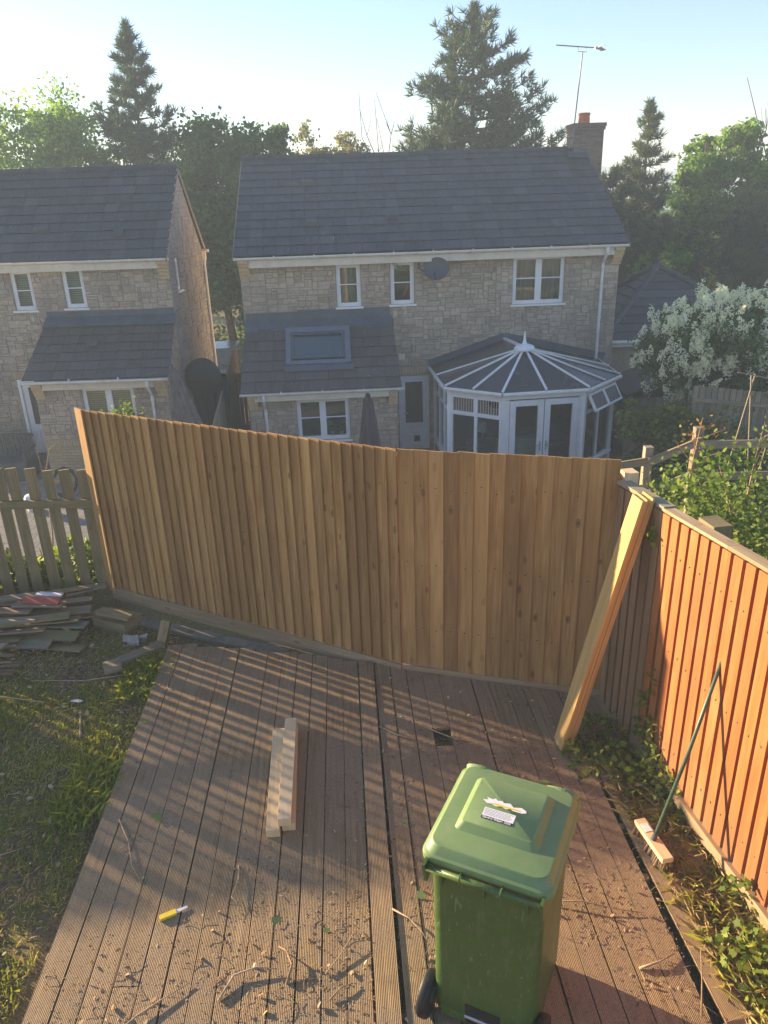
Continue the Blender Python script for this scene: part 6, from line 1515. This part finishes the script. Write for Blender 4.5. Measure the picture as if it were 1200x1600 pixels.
for a, b in (((4.55, 9.6, .0), (4.85, 9.7, 1.72)), ((4.95, 9.6, .0), (4.80, 9.7, 1.70)), ((5.0, 9.6, .0), (5.25, 9.7, 1.55)), ((4.62, 9.7, 1.75), (5.7, 9.7, 1.50))):
    mb = MB(); mb.tube([a, b], .008, 5); mb.build('cane', 'grey', cf)
# far right board fence
rf2 = thing('grey_board_fence', 'old grey brown board fence at the right edge behind the white lilac', 'fence', (7.4, 15, -1))
mb = MB()
for i in range(38): x = 6.3 + i * .12; mb.abox(x, x + .112, 15 - .12 * i * .12 - .01, 15 - .12 * i * .12 + .01, -1.7, .27 - i * .012)
mb.build('board_panel', 'grey', rf2)
for z in (-.1, -.9):
    mb = MB(); mb.beam((6.3, 14.97, z + .1), (10.8, 14.4, z - .3), .08, .04, side=(0, 0, 1)); mb.build('rail', 'grey', rf2)

# garage with hipped roof
ga = thing('garage', 'low garage with dark hipped tile roof behind the white lilac', 'garage', (8.2, 22.5, GZ))
mb = MB(); ap = V(7.95, 22.4, 1.88); ez = .20; cs = [V(5.95, 20.4, ez), V(10.9, 20.4, ez), V(10.9, 24.9, ez), V(5.95, 24.9, ez)]
def hip(mb, a, b, apx, n):
    for i in range(n):
        t0, t1 = i / n, min(1, (i + 1.1) / n); nrm = np.cross(b - a, apx - a); nrm /= np.linalg.norm(nrm)
        if nrm[2] < 0: nrm = -nrm
        A, B_, C_, D = a + (apx - a) * t0, b + (apx - b) * t0, b + (apx - b) * t1, a + (apx - a) * t1
        P = [A, B_, D, C_, A + nrm * .05, B_ + nrm * .05, D + nrm * .02, C_ + nrm * .02]; mb.box8([P[0], P[1], P[2], P[3], P[4], P[5], P[6], P[7]], 1, rg.random())
for i in range(4): hip(mb, cs[i], cs[(i + 1) % 4], ap, 9)
gr_ = mb.build('roof', 'roof', ga); mb = MB()
for c_ in cs:
    for k in range(9): a = c_ + (ap - c_) * k / 9; b = c_ + (ap - c_) * (k + 1) / 9; mb.tube([a + V(0, 0, .03), b + V(0, 0, .05)], .09, 8)
mb.build('hip_tiles', 'roof', gr_)
mb = MB(); mb.abox(6.2, 10.6, 20.7, 24.6, GZ, ez - .02); mb.build('wall', 'stone', ga)
mb = MB(); mb.abox(5.95, 10.9, 20.36, 20.42, ez - .14, ez - .005); mb.tube([(5.9, 20.33, ez - .01), (10.9, 20.33, ez - .01)], .05, 8); mb.build('gutter', 'gutter', ga)
# shed below
sh_ = thing('shed', 'small dark shed roof in the shade between garage and conservatory', 'shed', (6.3, 18.6, GZ))
mb = MB(); mb.abox(5.95, 7.6, 17.9, 19.3, GZ, -.7); mb.build('wall', 'grey', sh_)
mb = MB(); mb.box8([(5.85, 17.75, -.62), (6.75, 17.75, -.22), (5.85, 19.4, -.62), (6.75, 19.4, -.22), (5.85, 17.75, -.58), (6.75, 17.75, -.18), (5.85, 19.4, -.58), (6.75, 19.4, -.18)], 1); mb.box8([(6.75, 17.75, -.22), (7.7, 17.75, -.62), (6.75, 19.4, -.22), (7.7, 19.4, -.62), (6.75, 17.75, -.18), (7.7, 17.75, -.58), (6.75, 19.4, -.18), (7.7, 19.4, -.58)], 1); mb.build('roof', 'roof2', sh_)

# white lilac
li = thing('lilac_bush', 'large lilac bush covered in white blossom beside the garage', 'bush', (7.3, 16.0, GZ))
Q, T, CLl = [], [], []
spec = [((6.35, 16.1, .75), (.85, .9, .85)), ((7.2, 16.0, 1.15), (1.1, 1.0, .75)), ((8.1, 16.1, 1.15), (1.1, 1.0, .8)), ((7.6, 15.7, .35), (1.2, .8, .8)), ((8.6, 15.8, .5), (1.0, .9, .9))]
for i, (c, R_) in enumerate(spec):
    q, t, cl_, L_ = crown(c, R_, 14, 170, 6500, .085, 300 + i, spread=.13, lobe=.45); Q.append(q); T.append(t); CLl.append((np.array(c), np.array(R_)))
bulk('foliage', np.concatenate(Q), 4, np.concatenate(T), 'lf_lilac', li)
r = np.random.default_rng(301); bl_ = []
while len(bl_) < 600:
    c, R_ = CLl[r.integers(0, 5)]; d = r.normal(size=3); d[1] -= .6; d[2] += .35; d /= np.linalg.norm(d); b0 = c + d * R_ * r.uniform(.92, 1.10)
    for _ in range(r.integers(1, 4)): bl_.append(b0 + r.normal(size=3) * .075)
bl_ = np.array(bl_); sc = r.uniform(.8, 1.35, len(bl_)); n_each = 75; idx = np.repeat(np.arange(len(bl_)), n_each); hz_ = r.uniform(0, 1, len(idx)) ** 1.3
d = r.normal(size=(len(idx), 3)); d /= np.linalg.norm(d, axis=1)[:, None]; tl = r.normal(size=(len(bl_), 3)) * .35
P = bl_[idx] + d * ((.075 * np.sqrt(1 - hz_ * .92)) * sc[idx])[:, None] + (V(0, 0, 1) + tl[idx] * V(1, 1, .2)) * ((hz_ * .17 - .05) * sc[idx])[:, None]
bulk('blossom', quads(P, .033 * r.uniform(.7, 1.3, len(P)), 1.0, .2, r), 4, r.uniform(0, 1, len(P)), 'lf_white', li)
mb = MB()
for i in range(9):
    c, R_ = CLl[i % 5]; limb(mb, V(7.3 + r.normal() * .25, 16.1, GZ), c + V(0, 0, .2), .05, .015, r)
mb.build('trunk', 'bark', li, smooth=True)
# laurel shrub under the lilac
la = thing('laurel_shrub', 'dense dark olive laurel shrub below the lilac', 'bush', (6.0, 14.6, -2.2))
Q, T = [], []
for i, (c, R_) in enumerate((((5.6, 14.7, -.55), (.75, .7, .65)), ((6.2, 14.5, -.8), (.8, .8, .8)), ((5.9, 14.3, -1.4), (.9, .7, .7)))):
    q, t, _, _ = crown(c, R_, 12, 120, 4500, .075, 320 + i, spread=.15, lobe=.5); Q.append(q); T.append(t)
bulk('foliage', np.concatenate(Q), 4, np.concatenate(T), 'lf_laurel', la)
mb = MB(); limb(mb, (6, 14.6, -2.3), (5.9, 14.5, -.6), .05, .01, r); mb.build('trunk', 'bark', la)
lw2 = thing('garden_shrub', 'dark leafy shrub between the canes and the grey board fence', 'bush', (6.2, 12.4, -1.8)); Q, T = [], []
for i, (c, R_) in enumerate((((5.6, 12.6, -.9), (.8, .7, .7)), ((6.7, 12.6, -.75), (.9, .7, .7)), ((7.4, 13, -.7), (.8, .6, .6)))):
    q, t, _, _ = crown(c, R_, 10, 90, 3000, .08, 330 + i, spread=.15, lobe=.5); Q.append(q); T.append(t)
bulk('foliage', np.concatenate(Q), 4, np.concatenate(T), 'lf_lilac', lw2); mb = MB(); limb(mb, (6.2, 12.5, -2.2), (6.3, 12.5, -.8), .04, .01, r); mb.build('trunk', 'bark', lw2)

# ------------------------------------------------------------------ between the houses and on the patio
um = thing('patio_parasol', 'closed grey patio parasol in front of the kitchen window', 'parasol', (-.24, 14.6, GZ))
mb = MB(); n = 24; prof = [(.035, .38), (.075, .33), (.09, .25), (.13, -.1), (.19, -.6), (.25, -1.15), (.22, -1.25)]
for i in range(len(prof) - 1):
    for k in range(n):
        f_ = lambda i, k: V(-.24, 14.6, 0) + V(math.cos(2 * math.pi * k / n), math.sin(2 * math.pi * k / n), 0) * prof[i][0] * (1 + .16 * (k % 3 == 0) - .12 * (k % 3 == 1)) + V(0, 0, prof[i][1])
        mb.face([f_(i, k), f_(i, k + 1), f_(i + 1, k + 1), f_(i + 1, k)])
mb.build('canopy', 'fabric', um); mb = MB(); mb.tube([(-.24, 14.6, GZ), (-.24, 14.6, .38)], .022, 8); mb.build('pole', 'dish', um)
mb = MB(); mb.lathe((-.24, 14.6, .36), [(0, .09), (.03, .08), (.055, .04), (.055, 0), (0, -.01)], 12); mb.build('cap', 'black', um); mb = MB(); mb.lathe((-.24, 14.6, GZ), [(.3, 0), (.3, .06), (.04, .09), (0, .09)], 16); mb.build('base', 'concrete', um)
# covered cantilever parasol by the gable, round black cover, gate, side fence
cp = thing('side_parasol', 'folded grey brown parasol leaning by the left house gable', 'parasol', (-4.45, 16.6, GZ))
mb = MB(); n = 18; A_ = V(-4.60, 16.9, .60); B2 = V(-3.98, 16.5, -1.15)
for i in range(6):
    for k in range(n):
        def f_(i, k):
            t = i / 6; c = A_ + (B2 - A_) * t * .86 + V(-.10 * t, 0, -.18 * t); rr = .06 + .21 * t ** .8; a = 2 * math.pi * k / n; return c + V(math.cos(a), math.sin(a) * .6, -.12 * math.cos(a)) * rr * (1 + .3 * (k % 3 == 0) - .25 * (k % 3 == 1))
        mb.face([f_(i, k), f_(i, k + 1), f_(i + 1, k + 1), f_(i + 1, k)])
mb.build('canopy', 'tarp', cp); mb = MB(); mb.tube([(-4.62, 16.95, .68), (-4.3, 16.7, GZ)], .025, 8); mb.build('pole', 'dish', cp)
rd = thing('round_black_cover', 'big round black cover standing in the gap between the houses', 'cover', (-4.1, 18.2, -1))
mb = MB(); c = V(-4.20, 18.0, .12); n = 32
for sgn in (0, .06):
    for i in range(5):
        for k in range(n):
            f_ = lambda i, k: c + V(math.cos(2 * math.pi * k / n) * .43, 0, math.sin(2 * math.pi * k / n) * .46) * (i / 5) ** .8 + V(0, -.12 * (1 - (i / 5) ** 2) + sgn, 0)
            mb.face([f_(i, k), f_(i, k + 1), f_(i + 1, k + 1), f_(i + 1, k)])
mb.build('disc', 'black', rd); mb = MB(); n = 24; prof = [(.40, .10), (.43, -.25), (.36, -.8), (.33, -1.4), (.30, -2.2)]
for i in range(len(prof) - 1):
    for k in range(n):
        def f_(i, k):
            a = 2 * math.pi * k / n; rr = prof[i][0] * (1 + (.10 if k % 2 else -.06) * (i > 0)); return V(-4.12, 18.35, prof[i][1]) + V(math.cos(a), math.sin(a) * .7, 0) * rr
        mb.face([f_(i, k), f_(i, k + 1), f_(i + 1, k + 1), f_(i + 1, k)])
mb.build('drape', 'black', rd)
sf = thing('side_fence', 'dark board fence with pale top rail running back between the houses', 'fence', (-3.7, 18.5, GZ))
a, b = V(-3.66, 15.4, -.95), V(-3.98, 21.5, .18)
mb = MB(); 
for i in range(48):
    t0, t1 = i / 48, (i + .92) / 48; pa, pb = a + (b - a) * t0, a + (b - a) * t1; zt0 = -.80 + 1.0 * min(1, t0 * 1.1); mb.box8([(pa if not k & 1 else pb) * V(1, 1, 0) + V(.02 * ((k >> 1) & 1), 0, (GZ, zt0)[(k >> 2) & 1]) for k in range(8)], 2)
mb.build('board_panel', 'grey', sf)
mb = MB(); mb.beam(V(-3.65, 15.4, -.76), V(-3.96, 20.9, .24), .05, .05, side=(1, 0, 0)); mb.build('top_rail', 'grey', sf)
gt_ = thing('side_gate', 'dark timber gate in shadow beside the large house', 'gate', (-3.6, 20.6, GZ))
mb = MB()
for i in range(8): mb.abox(-3.96 + i * .1, -3.87 + i * .1, 20.58, 20.60, GZ + .05, -.35)
mb.build('board_panel', 'fencebrown', gt_)
for z in (-.6, -1.9): mb = MB(); mb.abox(-3.96, -3.18, 20.54, 20.578, z, z + .09, long=0); mb.build('rail', 'fencebrown', gt_)
wb_ = thing('blue_water_butt', 'dark blue plastic water butt by the lean-to corner', 'water butt', (-3.55, 17.0, GZ))
mb = MB(); mb.lathe((-3.5, 17.2, GZ), [(0, 0), (.24, 0), (.28, .4), (.27, .95), (.25, 1.0), (.1, 1.05), (0, 1.06)], 18); M['blue'] = m_plain('dark blue plastic', (.02, .05, .075), .45, .5, nz=.3); mb.build('barrel', 'blue', wb_, smooth=True)
mb = MB(); mb.abox(-3.92, -3.62, 16.5, 16.9, GZ, -1.35); tag(mb.build('recycling_box', 'concrete'), 'grey blue box standing against the side fence', 'box')
# trellis post with climber at the left house lean-to
tr_ = thing('climber_post', 'wooden post frame topped with yellow green climber in front of the left lean-to', 'trellis', (-4.6, 14.5, GZ))
for a, b in (((-4.25, 13.2, -2), (-4.25, 13.2, .55)), ((-5.25, 13.4, -.02), (-4.45, 13.3, .38)), ((-4.85, 13.4, -2), (-4.85, 13.4, -.3))):
    mb = MB(); mb.beam(a, b, .09, .07, side=(1, 0, 0) if a[0] == b[0] else (0, 0, 1)); mb.build('post', 'grey', tr_)
r = np.random.default_rng(90); P = V(-4.52, 13.2, .42) + r.normal(size=(620, 3)) * V(.14, .1, .14); leafmass('foliage', P, .065, 91, 'lf_ivy', parent=tr_, up=.5)

# car on the drive
car = thing('parked_car', 'dark blue hatchback parked on the drive behind the left house', 'car', (-6.1, 27.3, GZ))
M['carpaint'] = m_plain('blue car paint', (.05, .09, .12), .25, .6, nz=.1); M['carglass'] = m_plain('car glass', (.05, .08, .09), .12, .5)
def cpx(x, y, z): return V(-5.0 + x * .12 + y, 27.0 + x * .0 + .0, 0) * 0 + V(-5.75 + y, 25.6 + x, GZ + z)
sec = [(0, .45, .80, .55), (.05, .30, .84, .72), (.8, .28, .86, .90), (1.25, .28, .86, .95), (1.7, .28, .86, .96), (3.2, .28, .86, .98), (3.7, .28, .86, .96), (3.95, .3, .82, .85), (4.0, .45, .78, .6)]
mb = MB(); rows = [[cpx(x, -wd, zb), cpx(x, -wd, zt * .9), cpx(x, -wd * .94, zt), cpx(x, wd * .94, zt), cpx(x, wd, zt * .9), cpx(x, wd, zb)] for (x, zb, wd, zt) in sec]
for i in range(len(rows) - 1):
    for k in range(6): mb.face([rows[i][k], rows[i][(k + 1) % 6], rows[i + 1][(k + 1) % 6], rows[i + 1][k]])
mb.face(rows[0]); mb.face(rows[-1][::-1]); bo = mb.build('body', 'carpaint', car)
mb = MB(); cs_ = [(1.15, .78, .96, 0), (1.75, .64, 1.42, 0), (3.1, .62, 1.45, 0), (3.75, .74, .97, 0)]
rt_ = [(cpx(x, -w_, z), cpx(x, w_, z)) for x, w_, z, _ in cs_]; lo_ = [(cpx(x, -.80, .95), cpx(x, .80, .95)) for x, *_ in cs_]
mb.face([rt_[1][0], rt_[1][1], rt_[2][1], rt_[2][0]]); mb.face([V(*p) + V(0, 0, -.03) for p in (rt_[1][0], rt_[1][1], rt_[2][1], rt_[2][0])]); mb.build('roof', 'carpaint', car)
mb = MB(); mb.face([rt_[0][0], rt_[0][1], rt_[1][1], rt_[1][0]]); mb.build('windscreen', 'carglass', car); mb = MB(); mb.face([rt_[2][0], rt_[2][1], rt_[3][1], rt_[3][0]]); mb.build('rear_window', 'carglass', car)
for s_ in (0, 1): mb = MB(); mb.face([lo_[0][s_], rt_[1][s_], rt_[2][s_], lo_[3][s_]]); mb.build('side_window', 'carglass', car)
for x in (.75, 3.2):
    for y in (-.80, .80):
        mb = MB(); c = cpx(x, y, .31); mb.tube([c - V(.1, 0, 0), c + V(.1, 0, 0)], .31, 20); wh = mb.build('wheel', 'black', car); mb = MB(); mb.tube([c - V(.105, 0, 0), c + V(.105, 0, 0)], .19, 14); mb.build('rim', 'silver', wh)
for y in (-.6, .6): mb = MB(); c = cpx(-.01, y, .62); mb.tube([c, c + V(0, .1, 0)], .09, 12); mb.build('headlight', 'upvc', car)
for y in (-.92, .92): mb = MB(); c = cpx(1.35, y, 1.02); mb.abox(c[0] - .08, c[0] + .08, c[1], c[1] + .07, c[2] - .06, c[2] + .06); mb.build('wing_mirror', 'carpaint', car)
# low rail fence beyond the drive
rl = thing('low_rail_fence', 'low dark rail fence under the trees beyond the drive', 'fence', (-5, 29.6, GZ))
for x in np.arange(-8, -1, 1.2): mb = MB(); mb.abox(x, x + .1, 29.6, 29.7, GZ, GZ + 1.1); mb.build('post', 'old', rl)
for z in (.5, 1.0): mb = MB(); mb.abox(-8.2, -1, 29.55, 29.59, GZ + z, GZ + z + .1, long=0); mb.build('rail', 'old', rl)
grass('verge_grass', 26000, (-11, 1, 29.25, 33), .15, .6, 9, z=-2.3, wd=.03)
r = np.random.default_rng(140); P = np.column_stack([r.uniform(-11, 2, 16000), 30.6 + np.abs(r.normal(size=16000)) * .8, -2.3 + r.uniform(0, 1, 16000) ** 1.3 * (1.3 + .5 * np.sin(r.uniform(0, 6, 16000)))])
leafmass('undergrowth', P, .17, 141, 'lf_dec', kind='stuff', up=.4, lob=False)

# ================================================================== TREES
TG = 'trees behind the houses'
tree('broadleaf_tree', 'hazy loose-crowned broadleaf tree at the far left edge', -12.6, 34, -2.4, [(-12.4, 34, 5.6, 2.7, 2.2, 3.3), (-14.6, 34.5, 5.2, 2.0, 2, 3.2), (-10.6, 34, 4.2, 1.6, 1.8, 2.5), (-12.2, 34, 1.6, 3.4, 2.4, 2.6)], .115, 'lf_light', .25, 101, 34000, 520, 34, spread=.11)
pine('pine_tree', 'pointed conifer rising above the left house roof', -8.55, 31.5, -2.4, 12.05, 2.45, 102, ntuft=2300, low=.30, nsz=.31, irregular=.3, power=.75)
tree('broadleaf_tree', 'dense round green tree between the two houses, left of the large roof', -5.6, 30.5, -2.4, [(-5.9, 30.5, 4.6, 2.1, 2.0, 2.7), (-4.3, 30.2, 4.2, 1.7, 1.8, 2.5), (-7.2, 30.5, 3.4, 1.6, 1.7, 2.6), (-4.6, 30.2, 1.6, 2.1, 2, 2.1), (-6.6, 30.5, 1.2, 1.7, 2, 1.9)], .125, 'lf_dec', .2, 103, 40000, 640, 44, spread=.13)
tree('broadleaf_tree', 'pointed dark green tree just left of the large roof ridge', -3.0, 30.8, -2.4, [(-3.35, 30.8, 5.35, .75, .9, 1.5), (-3.2, 30.8, 3.9, 1.5, 1.4, 1.9), (-2.2, 31, 3.6, .9, 1, 1.4), (-3.3, 30.6, 1.2, 1.8, 1.5, 2.2)], .115, 'lf_dec', .18, 104, 25000, 420, 26, spread=.13)
tree('broadleaf_tree', 'pale yellow green young tree behind the left half of the large roof', -1.9, 38, -2.4, [(-2.3, 38, 6.0, 1.3, 1.2, 2.1), (-.9, 38, 5.4, 1.2, 1.2, 1.9), (-1.6, 38, 4.2, 1.9, 1.5, 1.8)], .10, 'lf_yellow', .15, 105, 9000, 300, 26, spread=.10, trunks=2)
# bare trees
def bare(label, x, y, z0, h, n, seed, spreadx, mat='bark'):
    root = thing('bare_tree', label, 'tree', (x, y, z0), 'bare trees behind the houses'); r = np.random.default_rng(seed); mb = MB()
    mb.tube([(x, y, z0), (x, y, z0 + h * .45)], [.16, .1], 7)
    for i in range(n):
        a = V(x + r.normal() * .1, y, z0 + h * r.uniform(.15, .45)); t = V(x + r.uniform(-1, 1) * spreadx, y + r.uniform(-.6, .6), z0 + h * r.uniform(.75, 1.03)); P = limb(mb, a, t, .055, .010, r, 6, .09)
        for _ in range(8):
            k = r.integers(2, 6); p = P[k]; e_ = p + V(r.normal() * .28, r.normal() * .2, abs(r.normal()) * .55 + .15); mb.tube([p, (p + e_) / 2 + r.normal(size=3) * .04, e_], [.013, .009, .005], 4, cap=False)
    mb.build('trunk', mat, root, smooth=True); return root
bare('bare twiggy tree behind the middle of the large roof', .35, 37, -2.4, 10.3, 9, 106, 1.1)
bare('low bare twiggy tree left of the big pine behind the roof', 1.7, 36, -2.4, 8.7, 8, 116, 1.0)
tree('broadleaf_tree', 'low far green tree tops just above the middle of the large roof', .6, 42, -2.4, [(.2, 42, 3.9, 2.8, 1.5, 1.35), (2.6, 42, 3.9, 2.2, 1.5, 1.2)], .14, 'lf_light', .15, 107, 9000, 200, 18)
pine('pine_tree', 'big broad dark pine behind the right half of the large roof', 3.75, 31.5, -2.4, 12.25, 3.6, 108, ntuft=4300, low=.34, nsz=.33, irregular=.35, leaders=((3.1, 31.5, 11.7, 1.9), (4.9, 31.6, 9.8, 2.0), (2.2, 31.3, 8.2, 1.5)), power=.55, tr=.24)
pine('pine_tree', 'slender grey green conifer right of the chimney', 10.8, 33, -2.4, 9.3, 1.9, 109, 'lf_pine2', ntuft=1700, low=.2, nsz=.30, power=.8)
pine('pine_tree', 'shorter conifer immediately right of the chimney', 9.3, 32, -2.4, 6.9, 2.0, 110, 'lf_pine2', ntuft=1700, low=.12, nsz=.30, power=.6)
pine('pine_tree', 'low bushy conifer over the garage roof', 10.2, 28.5, -2.4, 5.2, 2.4, 111, 'lf_pine2', ntuft=2000, low=.08, nsz=.29, power=.5)
tree('broadleaf_tree', 'bright sunlit green tree on the right beyond the garage', 13.4, 32, -2.4, [(12.9, 30.5, 5.2, 1.4, 1.3, 1.5), (11.7, 30, 4.1, 1.2, 1.2, 1.3), (13.9, 30, 4.2, 1.2, 1.2, 1.5), (12.4, 29.6, 2.6, 1.5, 1.3, 1.2), (11.2, 29.3, 1.4, 1.3, 1.2, 1.1)], .115, 'lf_light', .16, 112, 24000, 330, 34, trunks=2, spread=.12)
bare('tall bare twiggy tree at the right edge', 14.1, 30, -2.4, 9.6, 11, 113, 1.1)
pine('pine_tree', 'dark conifer at the right edge beyond the lilac', 13.6, 27.5, -2.4, 6.2, 2.5, 114, 'lf_pine', ntuft=2600, low=.06, nsz=.31, power=.45)
pine('pine_tree', 'dark low conifer behind the lilac blossom', 11.4, 25.8, -2.4, 4.3, 2.2, 115, 'lf_pine2', ntuft=2000, low=.05, nsz=.27, power=.45)
tree('broadleaf_tree', 'dark green understorey tree behind the right conifers', 12.4, 36, -2.4, [(10.5, 36, 1.6, 2.6, 1.5, 2.6), (14.5, 36, 2.4, 2.8, 1.5, 3.0)], .14, 'lf_dec', .2, 117, 17000, 300, 22)
tree('broadleaf_tree', 'thin sunlit young tree over the garage ridge', 9.6, 26.5, -2.4, [(9.7, 26.5, 1.2, 1.1, 1, 1.3), (10.9, 26.7, .9, 1, 1, 1.1)], .095, 'lf_light', .08, 118, 6000, 160, 14)
# far wooded backdrop
r = np.random.default_rng(130); Q, T = [], []
for i in range(26):
    x = -42 + i * 3.6; q, t, _, _ = crown((x, 62 + r.uniform(-4, 4), .6 + r.uniform(-.8, .8)), (3.2, 2, 3.0 + r.uniform(0, .8)), 10, 60, 1500, .4, 400 + i); Q.append(q); T.append(t)
o = bulk('far_woodland', np.concatenate(Q), 4, np.concatenate(T), 'lf_dec'); o['kind'] = 'stuff'

# ================================================================== HAZE
me = bpy.data.meshes.new('haze'); x0, x1, y0, y1, z0, z1 = -450, 450, -90, 680, -4.5, 12.5
vv = [(x, y, z) for z in (z0, z1) for y in (y0, y1) for x in (x0, x1)]
me.from_pydata(vv, [], [(0, 2, 3, 1), (4, 5, 7, 6), (0, 1, 5, 4), (2, 6, 7, 3), (0, 4, 6, 2), (1, 3, 7, 5)])
hm = bpy.data.materials.new('haze air'); hm.use_nodes = True; t_ = hm.node_tree; t_.nodes.clear()
vo_ = t_.nodes.new('ShaderNodeVolumePrincipled'); vo_.inputs['Color'].default_value = (.68, .84, 1, 1); vo_.inputs['Density'].default_value = .0040; vo_.inputs['Anisotropy'].default_value = .0
ou_ = t_.nodes.new('ShaderNodeOutputMaterial'); t_.links.new(vo_.outputs[0], ou_.inputs['Volume']); me.materials.append(hm)
ho = bpy.data.objects.new('haze', me); C.objects.link(ho); ho['kind'] = 'stuff'
